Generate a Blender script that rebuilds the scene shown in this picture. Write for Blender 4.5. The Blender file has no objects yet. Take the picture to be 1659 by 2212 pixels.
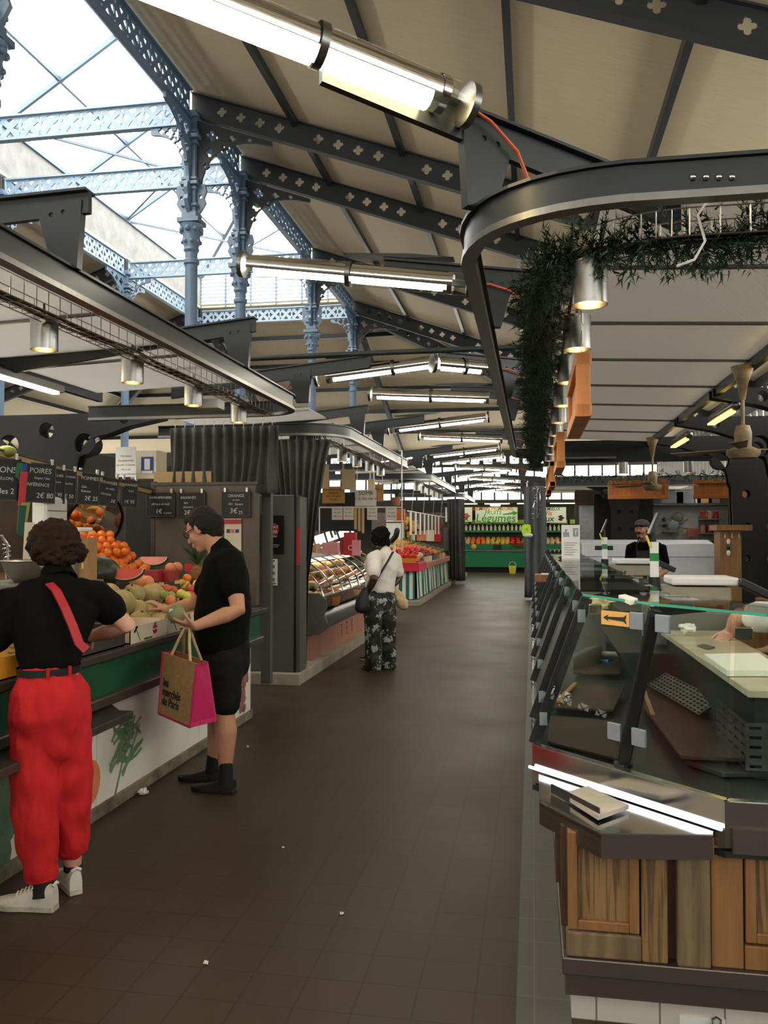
import bpy, bmesh, math, random
from math import sin, cos, tan, pi, radians, sqrt, atan2
from mathutils import Vector, Matrix, noise
random.seed(7)
SC = bpy.context.scene
COL = SC.collection
V = Vector
# ---------------------------------------------------------------- camera
YAW, PITCH, FPX = math.atan(320.5/1835), math.atan(44/1835), 1835.0
CAMLOC = V((0, 0, 1.6))
cam = bpy.data.cameras.new('camera'); cam_o = bpy.data.objects.new('camera', cam); COL.objects.link(cam_o)
cam.sensor_fit = 'HORIZONTAL'; cam.sensor_width = 36; cam.lens = FPX*36/1659
cam.clip_start = 0.05; cam.clip_end = 300
cam_o.location = CAMLOC; cam_o.rotation_euler = (pi/2+PITCH, 0, YAW)
SC.camera = cam_o
_R = cam_o.rotation_euler.to_matrix()
def ray(px, py): return _R @ V(((px-829.5)/FPX, -(py-1106)/FPX, -1))
def atx(px, py, X): d = ray(px, py); return CAMLOC + d*(X/d.x)
def aty(px, py, Y): d = ray(px, py); return CAMLOC + d*(Y/d.y)
def atz(px, py, Z): d = ray(px, py); return CAMLOC + d*((Z-1.6)/d.z)
# ---------------------------------------------------------------- materials
MATS = {}
def srgb(r, g, b):
    def f(c):
        c /= 255.
        return c/12.92 if c <= .04045 else ((c+.055)/1.055)**2.4
    return (f(r), f(g), f(b), 1)
def new_mat(name):
    m = bpy.data.materials.new(name); m.use_nodes = True
    nt = m.node_tree; b = nt.nodes['Principled BSDF']; MATS[name] = m
    return m, nt, b
def nd(nt, t, **kw):
    n = nt.nodes.new(t)
    for k, v in kw.items():
        if k in n.inputs: n.inputs[k].default_value = v
        else: setattr(n, k, v)
    return n
def mat(name, c, rough=.5, metal=0, var=.15, scale=8, bump=0, bscale=None, spec=.5, c2=None, coat=0, stretch=None, obj=True):
    """plain surface with procedural colour variation"""
    m, nt, b = new_mat(name)
    col = srgb(*c)
    tc = nd(nt, 'ShaderNodeTexCoord'); mp = nd(nt, 'ShaderNodeMapping')
    nt.links.new(tc.outputs['Object' if obj else 'Generated'], mp.inputs[0])
    if stretch: mp.inputs['Scale'].default_value = stretch
    n = nd(nt, 'ShaderNodeTexNoise', Scale=scale, Detail=5.0, Roughness=.6)
    nt.links.new(mp.outputs[0], n.inputs['Vector'])
    r = nd(nt, 'ShaderNodeValToRGB')
    if c2: a, z = col, srgb(*c2)
    else:
        a = tuple(x*(1-var) for x in col[:3])+(1,); z = tuple(min(1, x*(1+var)) for x in col[:3])+(1,)
    r.color_ramp.elements[0].color = a; r.color_ramp.elements[0].position = .3
    r.color_ramp.elements[1].color = z; r.color_ramp.elements[1].position = .7
    nt.links.new(n.outputs[0], r.inputs[0]); nt.links.new(r.outputs[0], b.inputs['Base Color'])
    b.inputs['Roughness'].default_value = rough; b.inputs['Metallic'].default_value = metal
    b.inputs['Specular IOR Level'].default_value = spec; b.inputs['Coat Weight'].default_value = coat
    if bump:
        n2 = nd(nt, 'ShaderNodeTexNoise', Scale=bscale or scale*4, Detail=6.0)
        nt.links.new(mp.outputs[0], n2.inputs['Vector'])
        bp = nd(nt, 'ShaderNodeBump', Strength=bump, Distance=.02)
        nt.links.new(n2.outputs[0], bp.inputs['Height']); nt.links.new(bp.outputs[0], b.inputs['Normal'])
    return m
def emit(name, c, s):
    m, nt, b = new_mat(name)
    b.inputs['Base Color'].default_value = srgb(*c)
    b.inputs['Emission Color'].default_value = srgb(*c); b.inputs['Emission Strength'].default_value = s
    return m
def glass(name, tint=(250, 250, 247), rough=0.0, refl=.9):
    """thin pane: clear transmission with fresnel reflection"""
    m, nt, b = new_mat(name)
    nt.nodes.remove(b); out = nt.nodes['Material Output']
    tr = nd(nt, 'ShaderNodeBsdfTransparent', Color=srgb(*tint)); gl = nd(nt, 'ShaderNodeBsdfGlossy', Roughness=rough)
    lw = nd(nt, 'ShaderNodeLayerWeight'); pw = nd(nt, 'ShaderNodeMath', operation='POWER'); pw.inputs[1].default_value = 4
    nt.links.new(lw.outputs['Facing'], pw.inputs[0]); mul = nd(nt, 'ShaderNodeMath', operation='MULTIPLY_ADD'); mul.inputs[1].default_value = .6*refl; mul.inputs[2].default_value = .02*refl
    lw.inputs[0].default_value = .5; mx = nd(nt, 'ShaderNodeMixShader')
    nt.links.new(pw.outputs[0], mul.inputs[0]); nt.links.new(mul.outputs[0], mx.inputs[0])
    nt.links.new(tr.outputs[0], mx.inputs[1]); nt.links.new(gl.outputs[0], mx.inputs[2]); nt.links.new(mx.outputs[0], out.inputs[0])
    return m
# ---------------------------------------------------------------- mesh building
def frame(o, x, y=None, z=None):
    x = V(x).normalized()
    if y is not None: z = x.cross(V(y)).normalized(); y = z.cross(x)
    else: y = V(z).cross(x).normalized(); z = x.cross(y)
    m = Matrix((x, y, z)).transposed().to_4x4(); m.translation = V(o); return m
WL = {}
class MB:
    def __init__(s): s.v = []; s.f = []; s.m = []; s.mat = 0
    def add(s, vs, fs, M=None):
        o = len(s.v)
        s.v += [M @ V(p) if M else V(p) for p in vs]
        s.f += [tuple(i+o for i in f) for f in fs]; s.m += [s.mat]*len(fs); return s
    def box(s, c, d, rz=0, M=None):
        x, y, z = d[0]/2, d[1]/2, d[2]/2
        vs = [(-x,-y,-z),(x,-y,-z),(x,y,-z),(-x,y,-z),(-x,-y,z),(x,-y,z),(x,y,z),(-x,y,z)]
        fs = [(0,3,2,1),(4,5,6,7),(0,1,5,4),(1,2,6,5),(2,3,7,6),(3,0,4,7)]
        T = Matrix.Translation(V(c)) @ Matrix.Rotation(rz, 4, 'Z')
        if M: T = M @ T
        return s.add(vs, fs, T)
    def bb(s, lo, hi): return s.box([(a+b)/2 for a, b in zip(lo, hi)], [abs(b-a) for a, b in zip(lo, hi)])
    def beam(s, p, q, w, h, up=(0,0,1)):
        p, q = V(p), V(q); d = q-p
        u = V(up)
        if abs(d.normalized().dot(u)) > .99: u = V((0,1,0))
        return s.box((d.length/2, 0, 0), (d.length, w, h), M=frame(p, d, z=u))
    def hexa(s, b, t):
        n = len(b)
        return s.add(list(b)+list(t), [tuple(range(n))[::-1], tuple(range(n, 2*n))]+[(i, (i+1)%n, n+(i+1)%n, n+i) for i in range(n)])
    def quad(s, a, b, c, d, t=.004):
        a, b, c, d = map(V, (a, b, c, d)); n = (b-a).cross(d-a).normalized()*(t/2)
        return s.hexa([p-n for p in (a,b,c,d)], [p+n for p in (a,b,c,d)])
    def tube(s, pts, r, n=10, cap=True, ry=None, up=None):
        pts = [V(p) for p in pts]; k = len(pts)
        rs = r if isinstance(r, (list, tuple)) else [r]*k
        rys = ry if isinstance(ry, (list, tuple)) else ([ry]*k if ry else rs)
        t = [(pts[min(i+1, k-1)]-pts[max(i-1, 0)]).normalized() for i in range(k)]
        u = V(up) if up else (V((0,0,1)) if abs(t[0].z) < .9 else V((1,0,0)))
        vs = []
        for i in range(k):
            x = (u - t[i]*u.dot(t[i])).normalized(); y = t[i].cross(x); u = x
            vs += [pts[i]+x*rs[i]*cos(a*2*pi/n)+y*rys[i]*sin(a*2*pi/n) for a in range(n)]
        fs = [(i*n+a, i*n+(a+1)%n, (i+1)*n+(a+1)%n, (i+1)*n+a) for i in range(k-1) for a in range(n)]
        if cap: fs += [tuple(range(n))[::-1], tuple(range((k-1)*n, k*n))]
        return s.add(vs, fs)
    def caps(s, pts, r, n=14, ry=None, up=None):
        """tube with rounded ends"""
        pts = [V(p) for p in pts]; rs = list(r) if isinstance(r, (list, tuple)) else [r]*len(pts)
        rys = list(ry) if isinstance(ry, (list, tuple)) else ([ry]*len(pts) if ry else list(rs))
        d0 = (pts[0]-pts[1]).normalized(); d1 = (pts[-1]-pts[-2]).normalized()
        m0 = min(rs[0], rys[0]); m1 = min(rs[-1], rys[-1])
        A = [(pts[0]+d0*m0*k, q) for k, q in ((.98,.2),(.8,.6),(.45,.89))]
        B = [(pts[-1]+d1*m1*k, q) for k, q in ((.45,.89),(.8,.6),(.98,.2))]
        return s.tube([a for a, _ in A]+pts+[b for b, _ in B], [rs[0]*q for _, q in A]+rs+[rs[-1]*q for _, q in B], n,
                      ry=[rys[0]*q for _, q in A]+rys+[rys[-1]*q for _, q in B], up=up)
    def lathe(s, prof, n=20, M=None, c=(0,0,0), cap=True):
        vs = [(r*cos(a*2*pi/n)+c[0], r*sin(a*2*pi/n)+c[1], z+c[2]) for r, z in prof for a in range(n)]
        k = len(prof)
        fs = [(i*n+a, i*n+(a+1)%n, (i+1)*n+(a+1)%n, (i+1)*n+a) for i in range(k-1) for a in range(n)]
        if cap: fs += [tuple(range(n))[::-1], tuple(range((k-1)*n, k*n))]
        return s.add(vs, fs, M)
    def ball(s, c, r, n=16, m=10, M=None, sc=(1,1,1)):
        vs = [(0,0,-sc[2]*r)]+[(r*sc[0]*sin(pi*i/m)*cos(2*pi*a/n), r*sc[1]*sin(pi*i/m)*sin(2*pi*a/n), -r*sc[2]*cos(pi*i/m)) for i in range(1, m) for a in range(n)]+[(0,0,sc[2]*r)]
        fs = [(0, 1+(a+1)%n, 1+a) for a in range(n)]
        fs += [(1+i*n+a, 1+i*n+(a+1)%n, 1+(i+1)*n+(a+1)%n, 1+(i+1)*n+a) for i in range(m-2) for a in range(n)]
        L = len(vs)-1; fs += [(L, 1+(m-2)*n+a, 1+(m-2)*n+(a+1)%n) for a in range(n)]
        T = Matrix.Translation(V(c))
        if M: T = T @ M
        return s.add(vs, fs, T)
    def plate(s, spl, t, M=None):
        vs, fs = plate(spl, t); return s.add(vs, fs, M)
    def text(s, txt, size, M, t=.001, align='CENTER', sx=1, shear=0, bold=0):
        c = bpy.data.curves.new('t', 'FONT'); c.body = txt; c.size = size; c.align_x = align; c.align_y = 'CENTER'
        c.extrude = t; c.shear = shear; c.resolution_u = 3; c.offset = bold
        vs, fs = cmesh(c); return s.add([(x*sx, y, z) for x, y, z in vs], fs, M)
    def build(s, name, mats, parent=None, smooth=False, bev=0, bev_seg=2, keep=False, sub=0, rem=0, smo=0):
        me = bpy.data.meshes.new(name)
        P = WL.get(parent, V((0,0,0))) if parent else V((0,0,0))
        if parent or keep: loc = V((0,0,0)); base = P
        else:
            lo = [min(p[i] for p in s.v) for i in range(3)]; hi = [max(p[i] for p in s.v) for i in range(3)]
            loc = V(((lo[0]+hi[0])/2, (lo[1]+hi[1])/2, lo[2])); base = loc
        me.from_pydata([p-base for p in s.v], [], s.f)
        for m in (mats if isinstance(mats, (list, tuple)) else [mats]): me.materials.append(MATS[m])
        me.polygons.foreach_set('material_index', s.m)
        o = bpy.data.objects.new(name, me); COL.objects.link(o); o.location = loc
        if parent: o.parent = parent; WL[o] = P.copy()
        else: WL[o] = loc.copy()
        if rem:
            md = o.modifiers.new('r', 'REMESH'); md.mode = 'VOXEL'; md.voxel_size = rem
            if smo: ms = o.modifiers.new('s', 'SMOOTH'); ms.iterations = smo; ms.factor = .6
            bake(o); me = o.data
        if bev:
            b = o.modifiers.new('b', 'BEVEL'); b.width = bev; b.segments = bev_seg; b.limit_method = 'ANGLE'; b.angle_limit = radians(35)
        if sub:
            b = o.modifiers.new('u', 'SUBSURF'); b.levels = sub; b.render_levels = sub
        if smooth or rem:
            me.polygons.foreach_set('use_smooth', [True]*len(me.polygons))
            if not rem: me.set_sharp_from_angle(angle=radians(42))
        return o
def bake(o):
    dg = bpy.context.evaluated_depsgraph_get()
    dg.update()
    me = bpy.data.meshes.new_from_object(o.evaluated_get(dg))
    old = o.data; o.modifiers.clear(); o.data = me; me.name = old.name
    if not me.materials:
        for m in old.materials: me.materials.append(m)
def cmesh(c):
    o = bpy.data.objects.new('tmp', c); COL.objects.link(o)
    dg = bpy.context.evaluated_depsgraph_get(); dg.update()
    me = bpy.data.meshes.new_from_object(o.evaluated_get(dg))
    vs = [tuple(v.co) for v in me.vertices]; fs = [tuple(p.vertices) for p in me.polygons]
    bpy.data.objects.remove(o); bpy.data.curves.remove(c); bpy.data.meshes.remove(me)
    return vs, fs
def plate(spl, t):
    c = bpy.data.curves.new('p', 'CURVE'); c.dimensions = '2D'; c.fill_mode = 'BOTH'; c.extrude = t/2
    for pts in spl:
        sp = c.splines.new('POLY'); sp.points.add(len(pts)-1)
        for i, p in enumerate(pts): sp.points[i].co = (p[0], p[1], 0, 1)
        sp.use_cyclic_u = True
    return cmesh(c)
def circ(cx, cy, r, n=20, a0=0, a1=2*pi, ry=None):
    full = abs(a1-a0-2*pi) < 1e-6
    k = n if full else n-1
    return [(cx+r*cos(a0+(a1-a0)*i/k), cy+(ry or r)*sin(a0+(a1-a0)*i/k)) for i in range(n)]
def rect(x0, y0, x1, y1): return [(x0,y0),(x1,y0),(x1,y1),(x0,y1)]
def quatre(cx, cy, r):
    o = []
    for k in range(4):
        a = k*pi/2; q = (cx+r*.55*cos(a), cy+r*.55*sin(a))
        o += [(q[0]+r*.45*cos(a+t), q[1]+r*.45*sin(a+t)) for t in (-1.9,-1.2,-.5,0,.5,1.2,1.9)]
    return o
def tag(o, label=None, cat=None, group=None, kind=None):
    if label: o['label'] = label
    if cat: o['category'] = cat
    if group: o['group'] = group
    if kind: o['kind'] = kind
    return o
def empty(name, loc, label=None, cat=None, group=None):
    o = bpy.data.objects.new(name, None); COL.objects.link(o); o.location = loc; o.empty_display_size = .1
    WL[o] = V(loc); return tag(o, label, cat, group)
def struct(mb, name, m, **k): return tag(mb.build(name, m, keep=True, **k), kind='structure')
def kids(o): return [c for c in bpy.data.objects if c.parent == o]
def copy_tree(o, loc=None, rz=None, label=None, group=None, _ch=None):
    c = o.copy(); COL.objects.link(c)
    if loc is not None: c.location = loc
    if rz is not None: c.rotation_euler[2] = rz
    if label: c['label'] = label
    if group: c['group'] = group
    for ch in list(o.children):
        d = copy_tree(ch); d.parent = c
    return c
ORD = ['nearest', 'second', 'third', 'fourth', 'fifth', 'sixth', 'seventh', 'eighth', 'ninth', 'tenth', 'eleventh', 'twelfth', 'thirteenth', 'fourteenth', 'fifteenth', 'sixteenth']
# ================================================================ materials (general)
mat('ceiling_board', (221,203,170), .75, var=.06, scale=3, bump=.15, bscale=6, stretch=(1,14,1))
mat('dark_steel', (36,41,45), .36, metal=.1, var=.12, scale=5)
mat('rafter_paint', (40,43,47), .6, var=.12, scale=6)
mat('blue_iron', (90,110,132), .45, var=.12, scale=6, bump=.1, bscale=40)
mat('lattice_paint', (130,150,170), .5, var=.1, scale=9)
mat('slate', (136,136,136), .85, var=.2, scale=2.5, bump=.4, bscale=9)
mat('louvre', (190,198,206), .6, var=.08)
mat('wall_dark', (58,54,50), .7, var=.15, scale=3)
mat('wall_render', (150,145,136), .8, var=.08, scale=2)
mat('black_paint', (10,11,12), .4, var=.2, scale=7)
mat('chrome', (214,214,216), .16, metal=1, var=.04)
mat('brushed', (158,156,152), .3, metal=1, var=.08, scale=4, stretch=(1,1,30))
mat('satin_steel', (128,126,124), .34, metal=1, var=.1, scale=6, stretch=(1,12,1))
mat('brown_steel', (112,104,98), .4, metal=.85, var=.06, scale=3)
mat('white_plastic', (226,226,222), .45, var=.03)
mat('paper', (232,230,226), .8, var=.03)
mat('ink', (40,40,44), .7)
mat('wire', (176,172,164), .3, metal=.9)
glass('pane')
m, nt, b = new_mat('sky_glass'); nt.nodes.remove(b)
t = nd(nt, 'ShaderNodeBsdfTransparent', Color=(.9,.95,1,1)); nt.links.new(t.outputs[0], nt.nodes['Material Output'].inputs[0])
# floor: dark rectangular tiles running along the aisle, worn and slightly glossy
m, nt, b = new_mat('floor_tile')
tc = nd(nt, 'ShaderNodeTexCoord'); mp = nd(nt, 'ShaderNodeMapping'); mp.inputs['Rotation'].default_value = (0,0,pi/2)
nt.links.new(tc.outputs['Object'], mp.inputs[0])
br = nd(nt, 'ShaderNodeTexBrick', Scale=1.0, offset=0.0); br.inputs['Brick Width'].default_value = .2; br.inputs['Row Height'].default_value = .2
br.inputs['Mortar Size'].default_value = .004; br.inputs['Color1'].default_value = srgb(66,53,43); br.inputs['Color2'].default_value = srgb(70,57,46); br.inputs['Mortar'].default_value = srgb(53,44,37)
nt.links.new(mp.outputs[0], br.inputs['Vector'])
n = nd(nt, 'ShaderNodeTexNoise', Scale=1.3, Detail=6.0); nt.links.new(tc.outputs['Object'], n.inputs['Vector'])
mx = nd(nt, 'ShaderNodeMix', data_type='RGBA', blend_type='MULTIPLY'); mx.inputs[0].default_value = .55
rp = nd(nt, 'ShaderNodeValToRGB'); rp.color_ramp.elements[0].color = (.62,.6,.58,1); rp.color_ramp.elements[0].position = .3; rp.color_ramp.elements[1].position = .75
nt.links.new(n.outputs[0], rp.inputs[0]); nt.links.new(br.outputs[0], mx.inputs[6]); nt.links.new(rp.outputs[0], mx.inputs[7]); nt.links.new(mx.outputs[2], b.inputs['Base Color'])
n2 = nd(nt, 'ShaderNodeTexNoise', Scale=60.0, Detail=4.0); nt.links.new(tc.outputs['Object'], n2.inputs['Vector'])
rr = nd(nt, 'ShaderNodeMapRange'); b.inputs['Specular IOR Level'].default_value = .32; rr.inputs[3].default_value = .4; rr.inputs[4].default_value = .6
nt.links.new(n.outputs[0], rr.inputs[0]); nt.links.new(rr.outputs[0], b.inputs['Roughness'])
bp = nd(nt, 'ShaderNodeBump', Strength=.25, Distance=.006); ad = nd(nt, 'ShaderNodeMath', operation='ADD')
sc_ = nd(nt, 'ShaderNodeMath', operation='MULTIPLY'); sc_.inputs[1].default_value = .35
nt.links.new(n2.outputs[0], sc_.inputs[0]); nt.links.new(sc_.outputs[0], ad.inputs[0])
sb = nd(nt, 'ShaderNodeMath', operation='SUBTRACT'); sb.inputs[0].default_value = 1; nt.links.new(br.outputs['Fac'], sb.inputs[1]); nt.links.new(sb.outputs[0], ad.inputs[1])
nt.links.new(ad.outputs[0], bp.inputs['Height']); nt.links.new(bp.outputs[0], b.inputs['Normal'])
# ================================================================ shell
XA, XB, YG, YF, YN, XR, XL = -5.4, -10.4, 25.55, 36.0, -6.0, 5.05, -20.85
SL = .355
def zc_r(x): return 6.84-SL*x                     # ceiling height over the right aisle
ZT = zc_r(XA)
struct(MB().bb((XL,YN,-.1),(XR,YF,0)), 'floor', 'floor_tile')
ZE = zc_r(XR)
def slab(mb, pts, t=.05): mb.hexa(pts, [V(p)+V((0,0,t)) for p in pts]); return mb
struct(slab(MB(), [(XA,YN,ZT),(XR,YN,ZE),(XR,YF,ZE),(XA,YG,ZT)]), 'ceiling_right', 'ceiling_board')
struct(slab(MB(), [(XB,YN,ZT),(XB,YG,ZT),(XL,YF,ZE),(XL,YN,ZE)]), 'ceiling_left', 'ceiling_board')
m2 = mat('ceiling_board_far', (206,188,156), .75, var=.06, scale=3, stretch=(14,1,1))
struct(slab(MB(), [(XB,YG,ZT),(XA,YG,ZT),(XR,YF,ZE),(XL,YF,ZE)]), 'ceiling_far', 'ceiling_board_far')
# outer walls: solid below, glazed band, frieze of small crossed panes
def glazed_wall(name, p, q, lab):
    p, q = V(p), V(q); d = (q-p); L = d.length; M = frame(p, d, z=(0,0,1))
    M = M @ Matrix.Rotation(pi/2, 4, 'X')           # local x along the wall, y up
    n = int(L/.54); s = L/n
    holes = [rect(0,0,L,ZE+.35)]
    for i in range(n):
        holes.append(rect(i*s+.09, 4.48, i*s+s-.09, 4.82))
        holes.append(rect(i*s+.035, 2.98, i*s+s-.035, 4.36))
    struct(MB().plate(holes, .1, M), 'wall_'+name, 'wall_dark')
    mb = MB()
    for i in range(n):
        a, c = M @ V((i*s+.09,4.48,0)), M @ V((i*s+s-.09,4.82,0)); e, g = M @ V((i*s+.09,4.82,0)), M @ V((i*s+s-.09,4.48,0))
        mb.beam(a, c, .03, .03); mb.beam(e, g, .03, .03)
    struct(mb, 'trim_'+name, 'wall_dark')
    w = MB(); w.add([M @ V(v) for v in ((0,2.9,.03),(L,2.9,.03),(L,4.9,.03),(0,4.9,.03))], [(0,1,2,3)])
    return struct(w, 'window_'+lab, 'sky_glass')
glazed_wall('far', (XL,YF,0), (XR,YF,0), '1')
glazed_wall('right', (XR,YF,0), (XR,YN,0), '2')
glazed_wall('left', (XL,YN,0), (XL,YF,0), '3')
glazed_wall('back', (XR,YN,0), (XL,YN,0), '4')
struct(MB().bb((XB,YN-.05,ZE),(XA,YN,ZT+1.1)), 'wall_gable_back', 'slate')
mb = MB()
for s in ((XA,XR),(XB,XL)):
    mb.hexa([(s[0],YN,ZE),(s[1],YN,ZE),(s[0],YN,ZT)], [(s[0],YN+.05,ZE),(s[1],YN+.05,ZE),(s[0],YN+.05,ZT)])
struct(mb, 'wall_back_upper', 'wall_render')
# clerestory over the nave and its glazed hipped roof
CZ = 9.75
struct(MB().bb((XB-.06,YN,ZT-.02),(XB,YG,CZ)), 'wall_clerestory_left', 'slate')
struct(MB().bb((XA+.06,YN,ZT+.05),(XA+.12,YG,CZ)), 'wall_clerestory_right', 'slate')
mb = MB()
for i in range(9):
    z = ZT+.08+i*.115; mb.beam((XB,YG+.03,z),(XA,YG+.03,z),.11,.02,up=(0,.6,1))
struct(mb, 'trim_gable_louvres', 'louvre')
mb = MB()
for i in range(7):
    x = XB+(XA-XB)*i/6; mb.bb((x-.02,YG-.03,ZT),(x+.02,YG+.01,CZ))
struct(mb, 'trim_gable_uprights', 'blue_iron')
RX, RZ, RY = (XA+XB)/2, 11.3, YG-2.6
w = MB()
w.add([(XB,YN,CZ),(RX,YN,RZ),(RX,RY,RZ),(XB,YG,CZ)], [(0,1,2,3)]); w.add([(XA,YN,CZ),(RX,YN,RZ),(RX,RY,RZ),(XA,YG,CZ)], [(3,2,1,0)]); w.add([(XB,YG,CZ),(RX,RY,RZ),(XA,YG,CZ)], [(0,1,2)])
struct(w, 'window_5', 'sky_glass')
def roof_bar(p, q, lab, w=.07, h=.1, name='glazing_bar', m='blue_iron'):
    return tag(MB().beam(p, q, w, h).build(name, m), lab, 'glazing bar', 'glazing bars of the bright roof light')
roof_bar((RX,YN,RZ),(RX,RY,RZ), 'ridge bar along the top of the bright glazed nave roof', .12, .14, 'ridge_bar')
roof_bar((XB,YG,CZ),(RX,RY,RZ), 'left sloping hip bar at the far end of the glazed roof', .1,.12,'hip_bar')
roof_bar((XA,YG,CZ),(RX,RY,RZ), 'right sloping hip bar at the far end of the glazed roof', .1,.12,'hip_bar')
for i, y in enumerate((7.66, 12.86, 15.2, 18, 20.48)):
    for s, x in (('left',XB),('right',XA)):
        roof_bar((x,y,CZ),(RX,y,RZ), f'{ORD[i]} {s} glazing rafter of the bright nave roof counted from the front')
for s, x in (('left',XB),('right',XA)):
    roof_bar((x,YN,CZ),(x,YG,CZ), f'{s} eaves bar under the bright glazed nave roof', .1,.1,'eaves_bar')
    xm = (x+RX)/2; roof_bar((xm,YN,(CZ+RZ)/2),(xm,RY+1.3,(CZ+RZ)/2), f'{s} lengthwise bar halfway up the bright glazed roof', .06,.08)
# diagonal struts in the glazed hip, a pair crossing
for k, (a, c) in enumerate((((XB,15.2,CZ),(XA,20.48,CZ)),((XB,20.48,CZ),(XA,15.2,CZ)),((XB,20.6,CZ),(XA,25.4,CZ)),((XB,25.4,CZ),(XA,20.6,CZ)))):
    roof_bar(a, c, ('wind brace', 'second wind brace')[k%2]+(' crossing the nave in front of the far gable' if k > 1 else ' crossing the nave behind the second column'), .045,.05,'wind_brace')
# ================================================================ rafters, purlins
FOIL = [XA+.35+j for j in ()]
PUR = [-3.67,-1.96,-.24,1.47,3.18]
def rafter(mb, y, x0, x1, sgn=1):
    # plate in the XZ plane; local x = distance from the column row, y = z
    L = x1-x0; a = .0; D = .40
    out = [(0, ZT-.02),(L, ZT-.02-SL*L),(L, ZT-.02-SL*L-D),(0, ZT-.02-D)]
    holes = []
    b = [0]+[p-XA for p in PUR]+[XR-XA]
    for i in range(6):
        c = (b[i]+b[i+1])/2+(0.12 if i == 0 else 0)
        for k in (-.48,-.16,.16,.48):
            x = c+k
            if x < L-.1: holes.append(quatre(x, ZT-.02-SL*x-D*.5, .085))
    X = XA if sgn > 0 else XB
    M = frame((X,y,0),(sgn,0,0),z=(0,-1,0)) if False else Matrix(((sgn,0,0,X),(0,0,-1,y),(0,1,0,0),(0,0,0,1)))
    mb.plate([out]+holes, .03, M)
    d = V((sgn*L,0,-SL*L))
    p = V((X,y,ZT-.02-D)); mb.beam(p, p+d, .14, .025); p = V((X,y,ZT-.05)); mb.beam(p, p+d, .14, .02)
    return mb
RY_ = [2.4, 7.66, 12.86, 15.2, 20.48, 25.4]
for i, y in enumerate(RY_):
    r = rafter(MB(), y, XA, XR).build('roof_rafter', 'rafter_paint')
    tag(r, f'{ORD[i]} of the dark quatrefoil-pierced rafters over the right-hand aisle', 'roof beam', 'quatrefoil rafters of the right roof slope')
for i, y in enumerate(RY_[2:]):
    r = rafter(MB(), y, XA, XR, -1).build('roof_rafter', 'rafter_paint')
    tag(r, f'{ORD[i]} dark pierced rafter on the roof slope beyond the nave', 'roof beam', 'quatrefoil rafters of the left roof slope')
def purlin(p, q, lab, g): tag(MB().beam(p, q, .08, .13).build('purlin', 'dark_steel'), lab, 'roof beam', g)
for i, x in enumerate(PUR):
    z = zc_r(x)-.07; purlin((x,YN,z),(x,YG+(x-XA)-.1,z), f'{["first","second","third","fourth","fifth"][i]} slate-grey purlin running along the aisle roof, counted from the columns', 'purlins of the right roof slope')
    xx = XB-(x-XA); purlin((xx,4,z),(xx,YG+(x-XA)-.1,z), f'{["first","second","third","fourth","fifth"][i]} grey purlin on the slope left of the nave, counted from the nave', 'purlins of the left roof slope')
for i in range(5):
    t = 1.7*(i+1); y = YG+t; z = ZT-SL*t-.07
    purlin((XB-t+.1,y,z),(XA+t-.1,y,z), f'{["topmost","second","third","fourth","lowest"][i]} level purlin across the far end roof slope', 'purlins of the far roof slope')
def hiprafter(p, q, lab):
    p, q = V(p), V(q); d = q-p; L = V((d.x,d.y,0)).length; dz = d.z/L
    out = [(0,0),(L,dz*L),(L,dz*L-.4),(0,-.4)]; holes = []
    for i in range(int(L/.42)):
        x = .4+i*.42
        if x < L-.2: holes.append(quatre(x, dz*x-.2, .085))
    h = V((d.x,d.y,0)).normalized(); M = Matrix(((h.x,0,-h.y,p.x),(h.y,0,h.x,p.y),(0,1,0,p.z-.03),(0,0,0,1)))
    mb = MB().plate([out]+holes, .03, M); mb.beam(p+V((0,0,-.43)), q+V((0,0,-.43)), .14, .025)
    tag(mb.build('hip_rafter', 'rafter_paint'), lab, 'roof beam', 'rafters of the far roof slope')
hiprafter((XA,YG,ZT),(XR,YF,ZE), 'dark pierced hip rafter falling to the far right corner')
hiprafter((XB,YG,ZT),(XL,YF,ZE), 'dark pierced hip rafter falling to the far left corner')
hiprafter((XA,YG,ZT),(XA,YF,ZE), 'dark rafter falling from the last column to the far wall')
hiprafter((XB,YG,ZT),(XB,YF,ZE), 'dark rafter falling to the far wall from the far column left of the nave')
# ================================================================ lattice girders
def lattice(L, H=.4, cell=.36):
    n = max(1, round(L/cell)); s = L/n; sp = [rect(0,0,L,H)]
    for i in range(n):
        cx, cy, R, r = i*s+s/2, H/2, min(s,H)*.44, min(s,H)*.1
        for k in range(4):
            a = k*pi/2; g = .32
            sp.append([(cx+R*cos(t), cy+R*sin(t)) for t in (a-pi/4+g,a-.2,a,a+.2,a+pi/4-g)]+[(cx+r*1.5*cos(a), cy+r*1.5*sin(a))])
        if i:
            for sg in (-1,1): sp.append([(i*s-.02,cy+sg*H*.4),(i*s+.02,cy+sg*H*.4),(i*s+.015,cy+sg*H*.22),(i*s-.015,cy+sg*H*.22)])
    return sp
def girder(p, q, lab, H=.4, m='lattice_paint'):
    p, q = V(p), V(q); d = q-p; L = d.length; h = d/L
    M = Matrix(((h.x,0,h.y,p.x),(h.y,0,-h.x,p.y),(0,1,0,p.z),(0,0,0,1)))
    root = MB().plate(lattice(L,H), .025, M).build('lattice_girder', m)
    tag(root, lab, 'girder', 'pierced lattice girders around the nave')
    for z in (0,H): MB().beam(p+V((0,0,z)), q+V((0,0,z)), .12, .03).build('flange', m, root)
for i, y in enumerate(RY_[2:6]):
    girder((XB+.12,y,8.2),(XA-.12,y,8.2), f'{ORD[i]} pierced girder spanning across the nave under the roof light')
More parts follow.
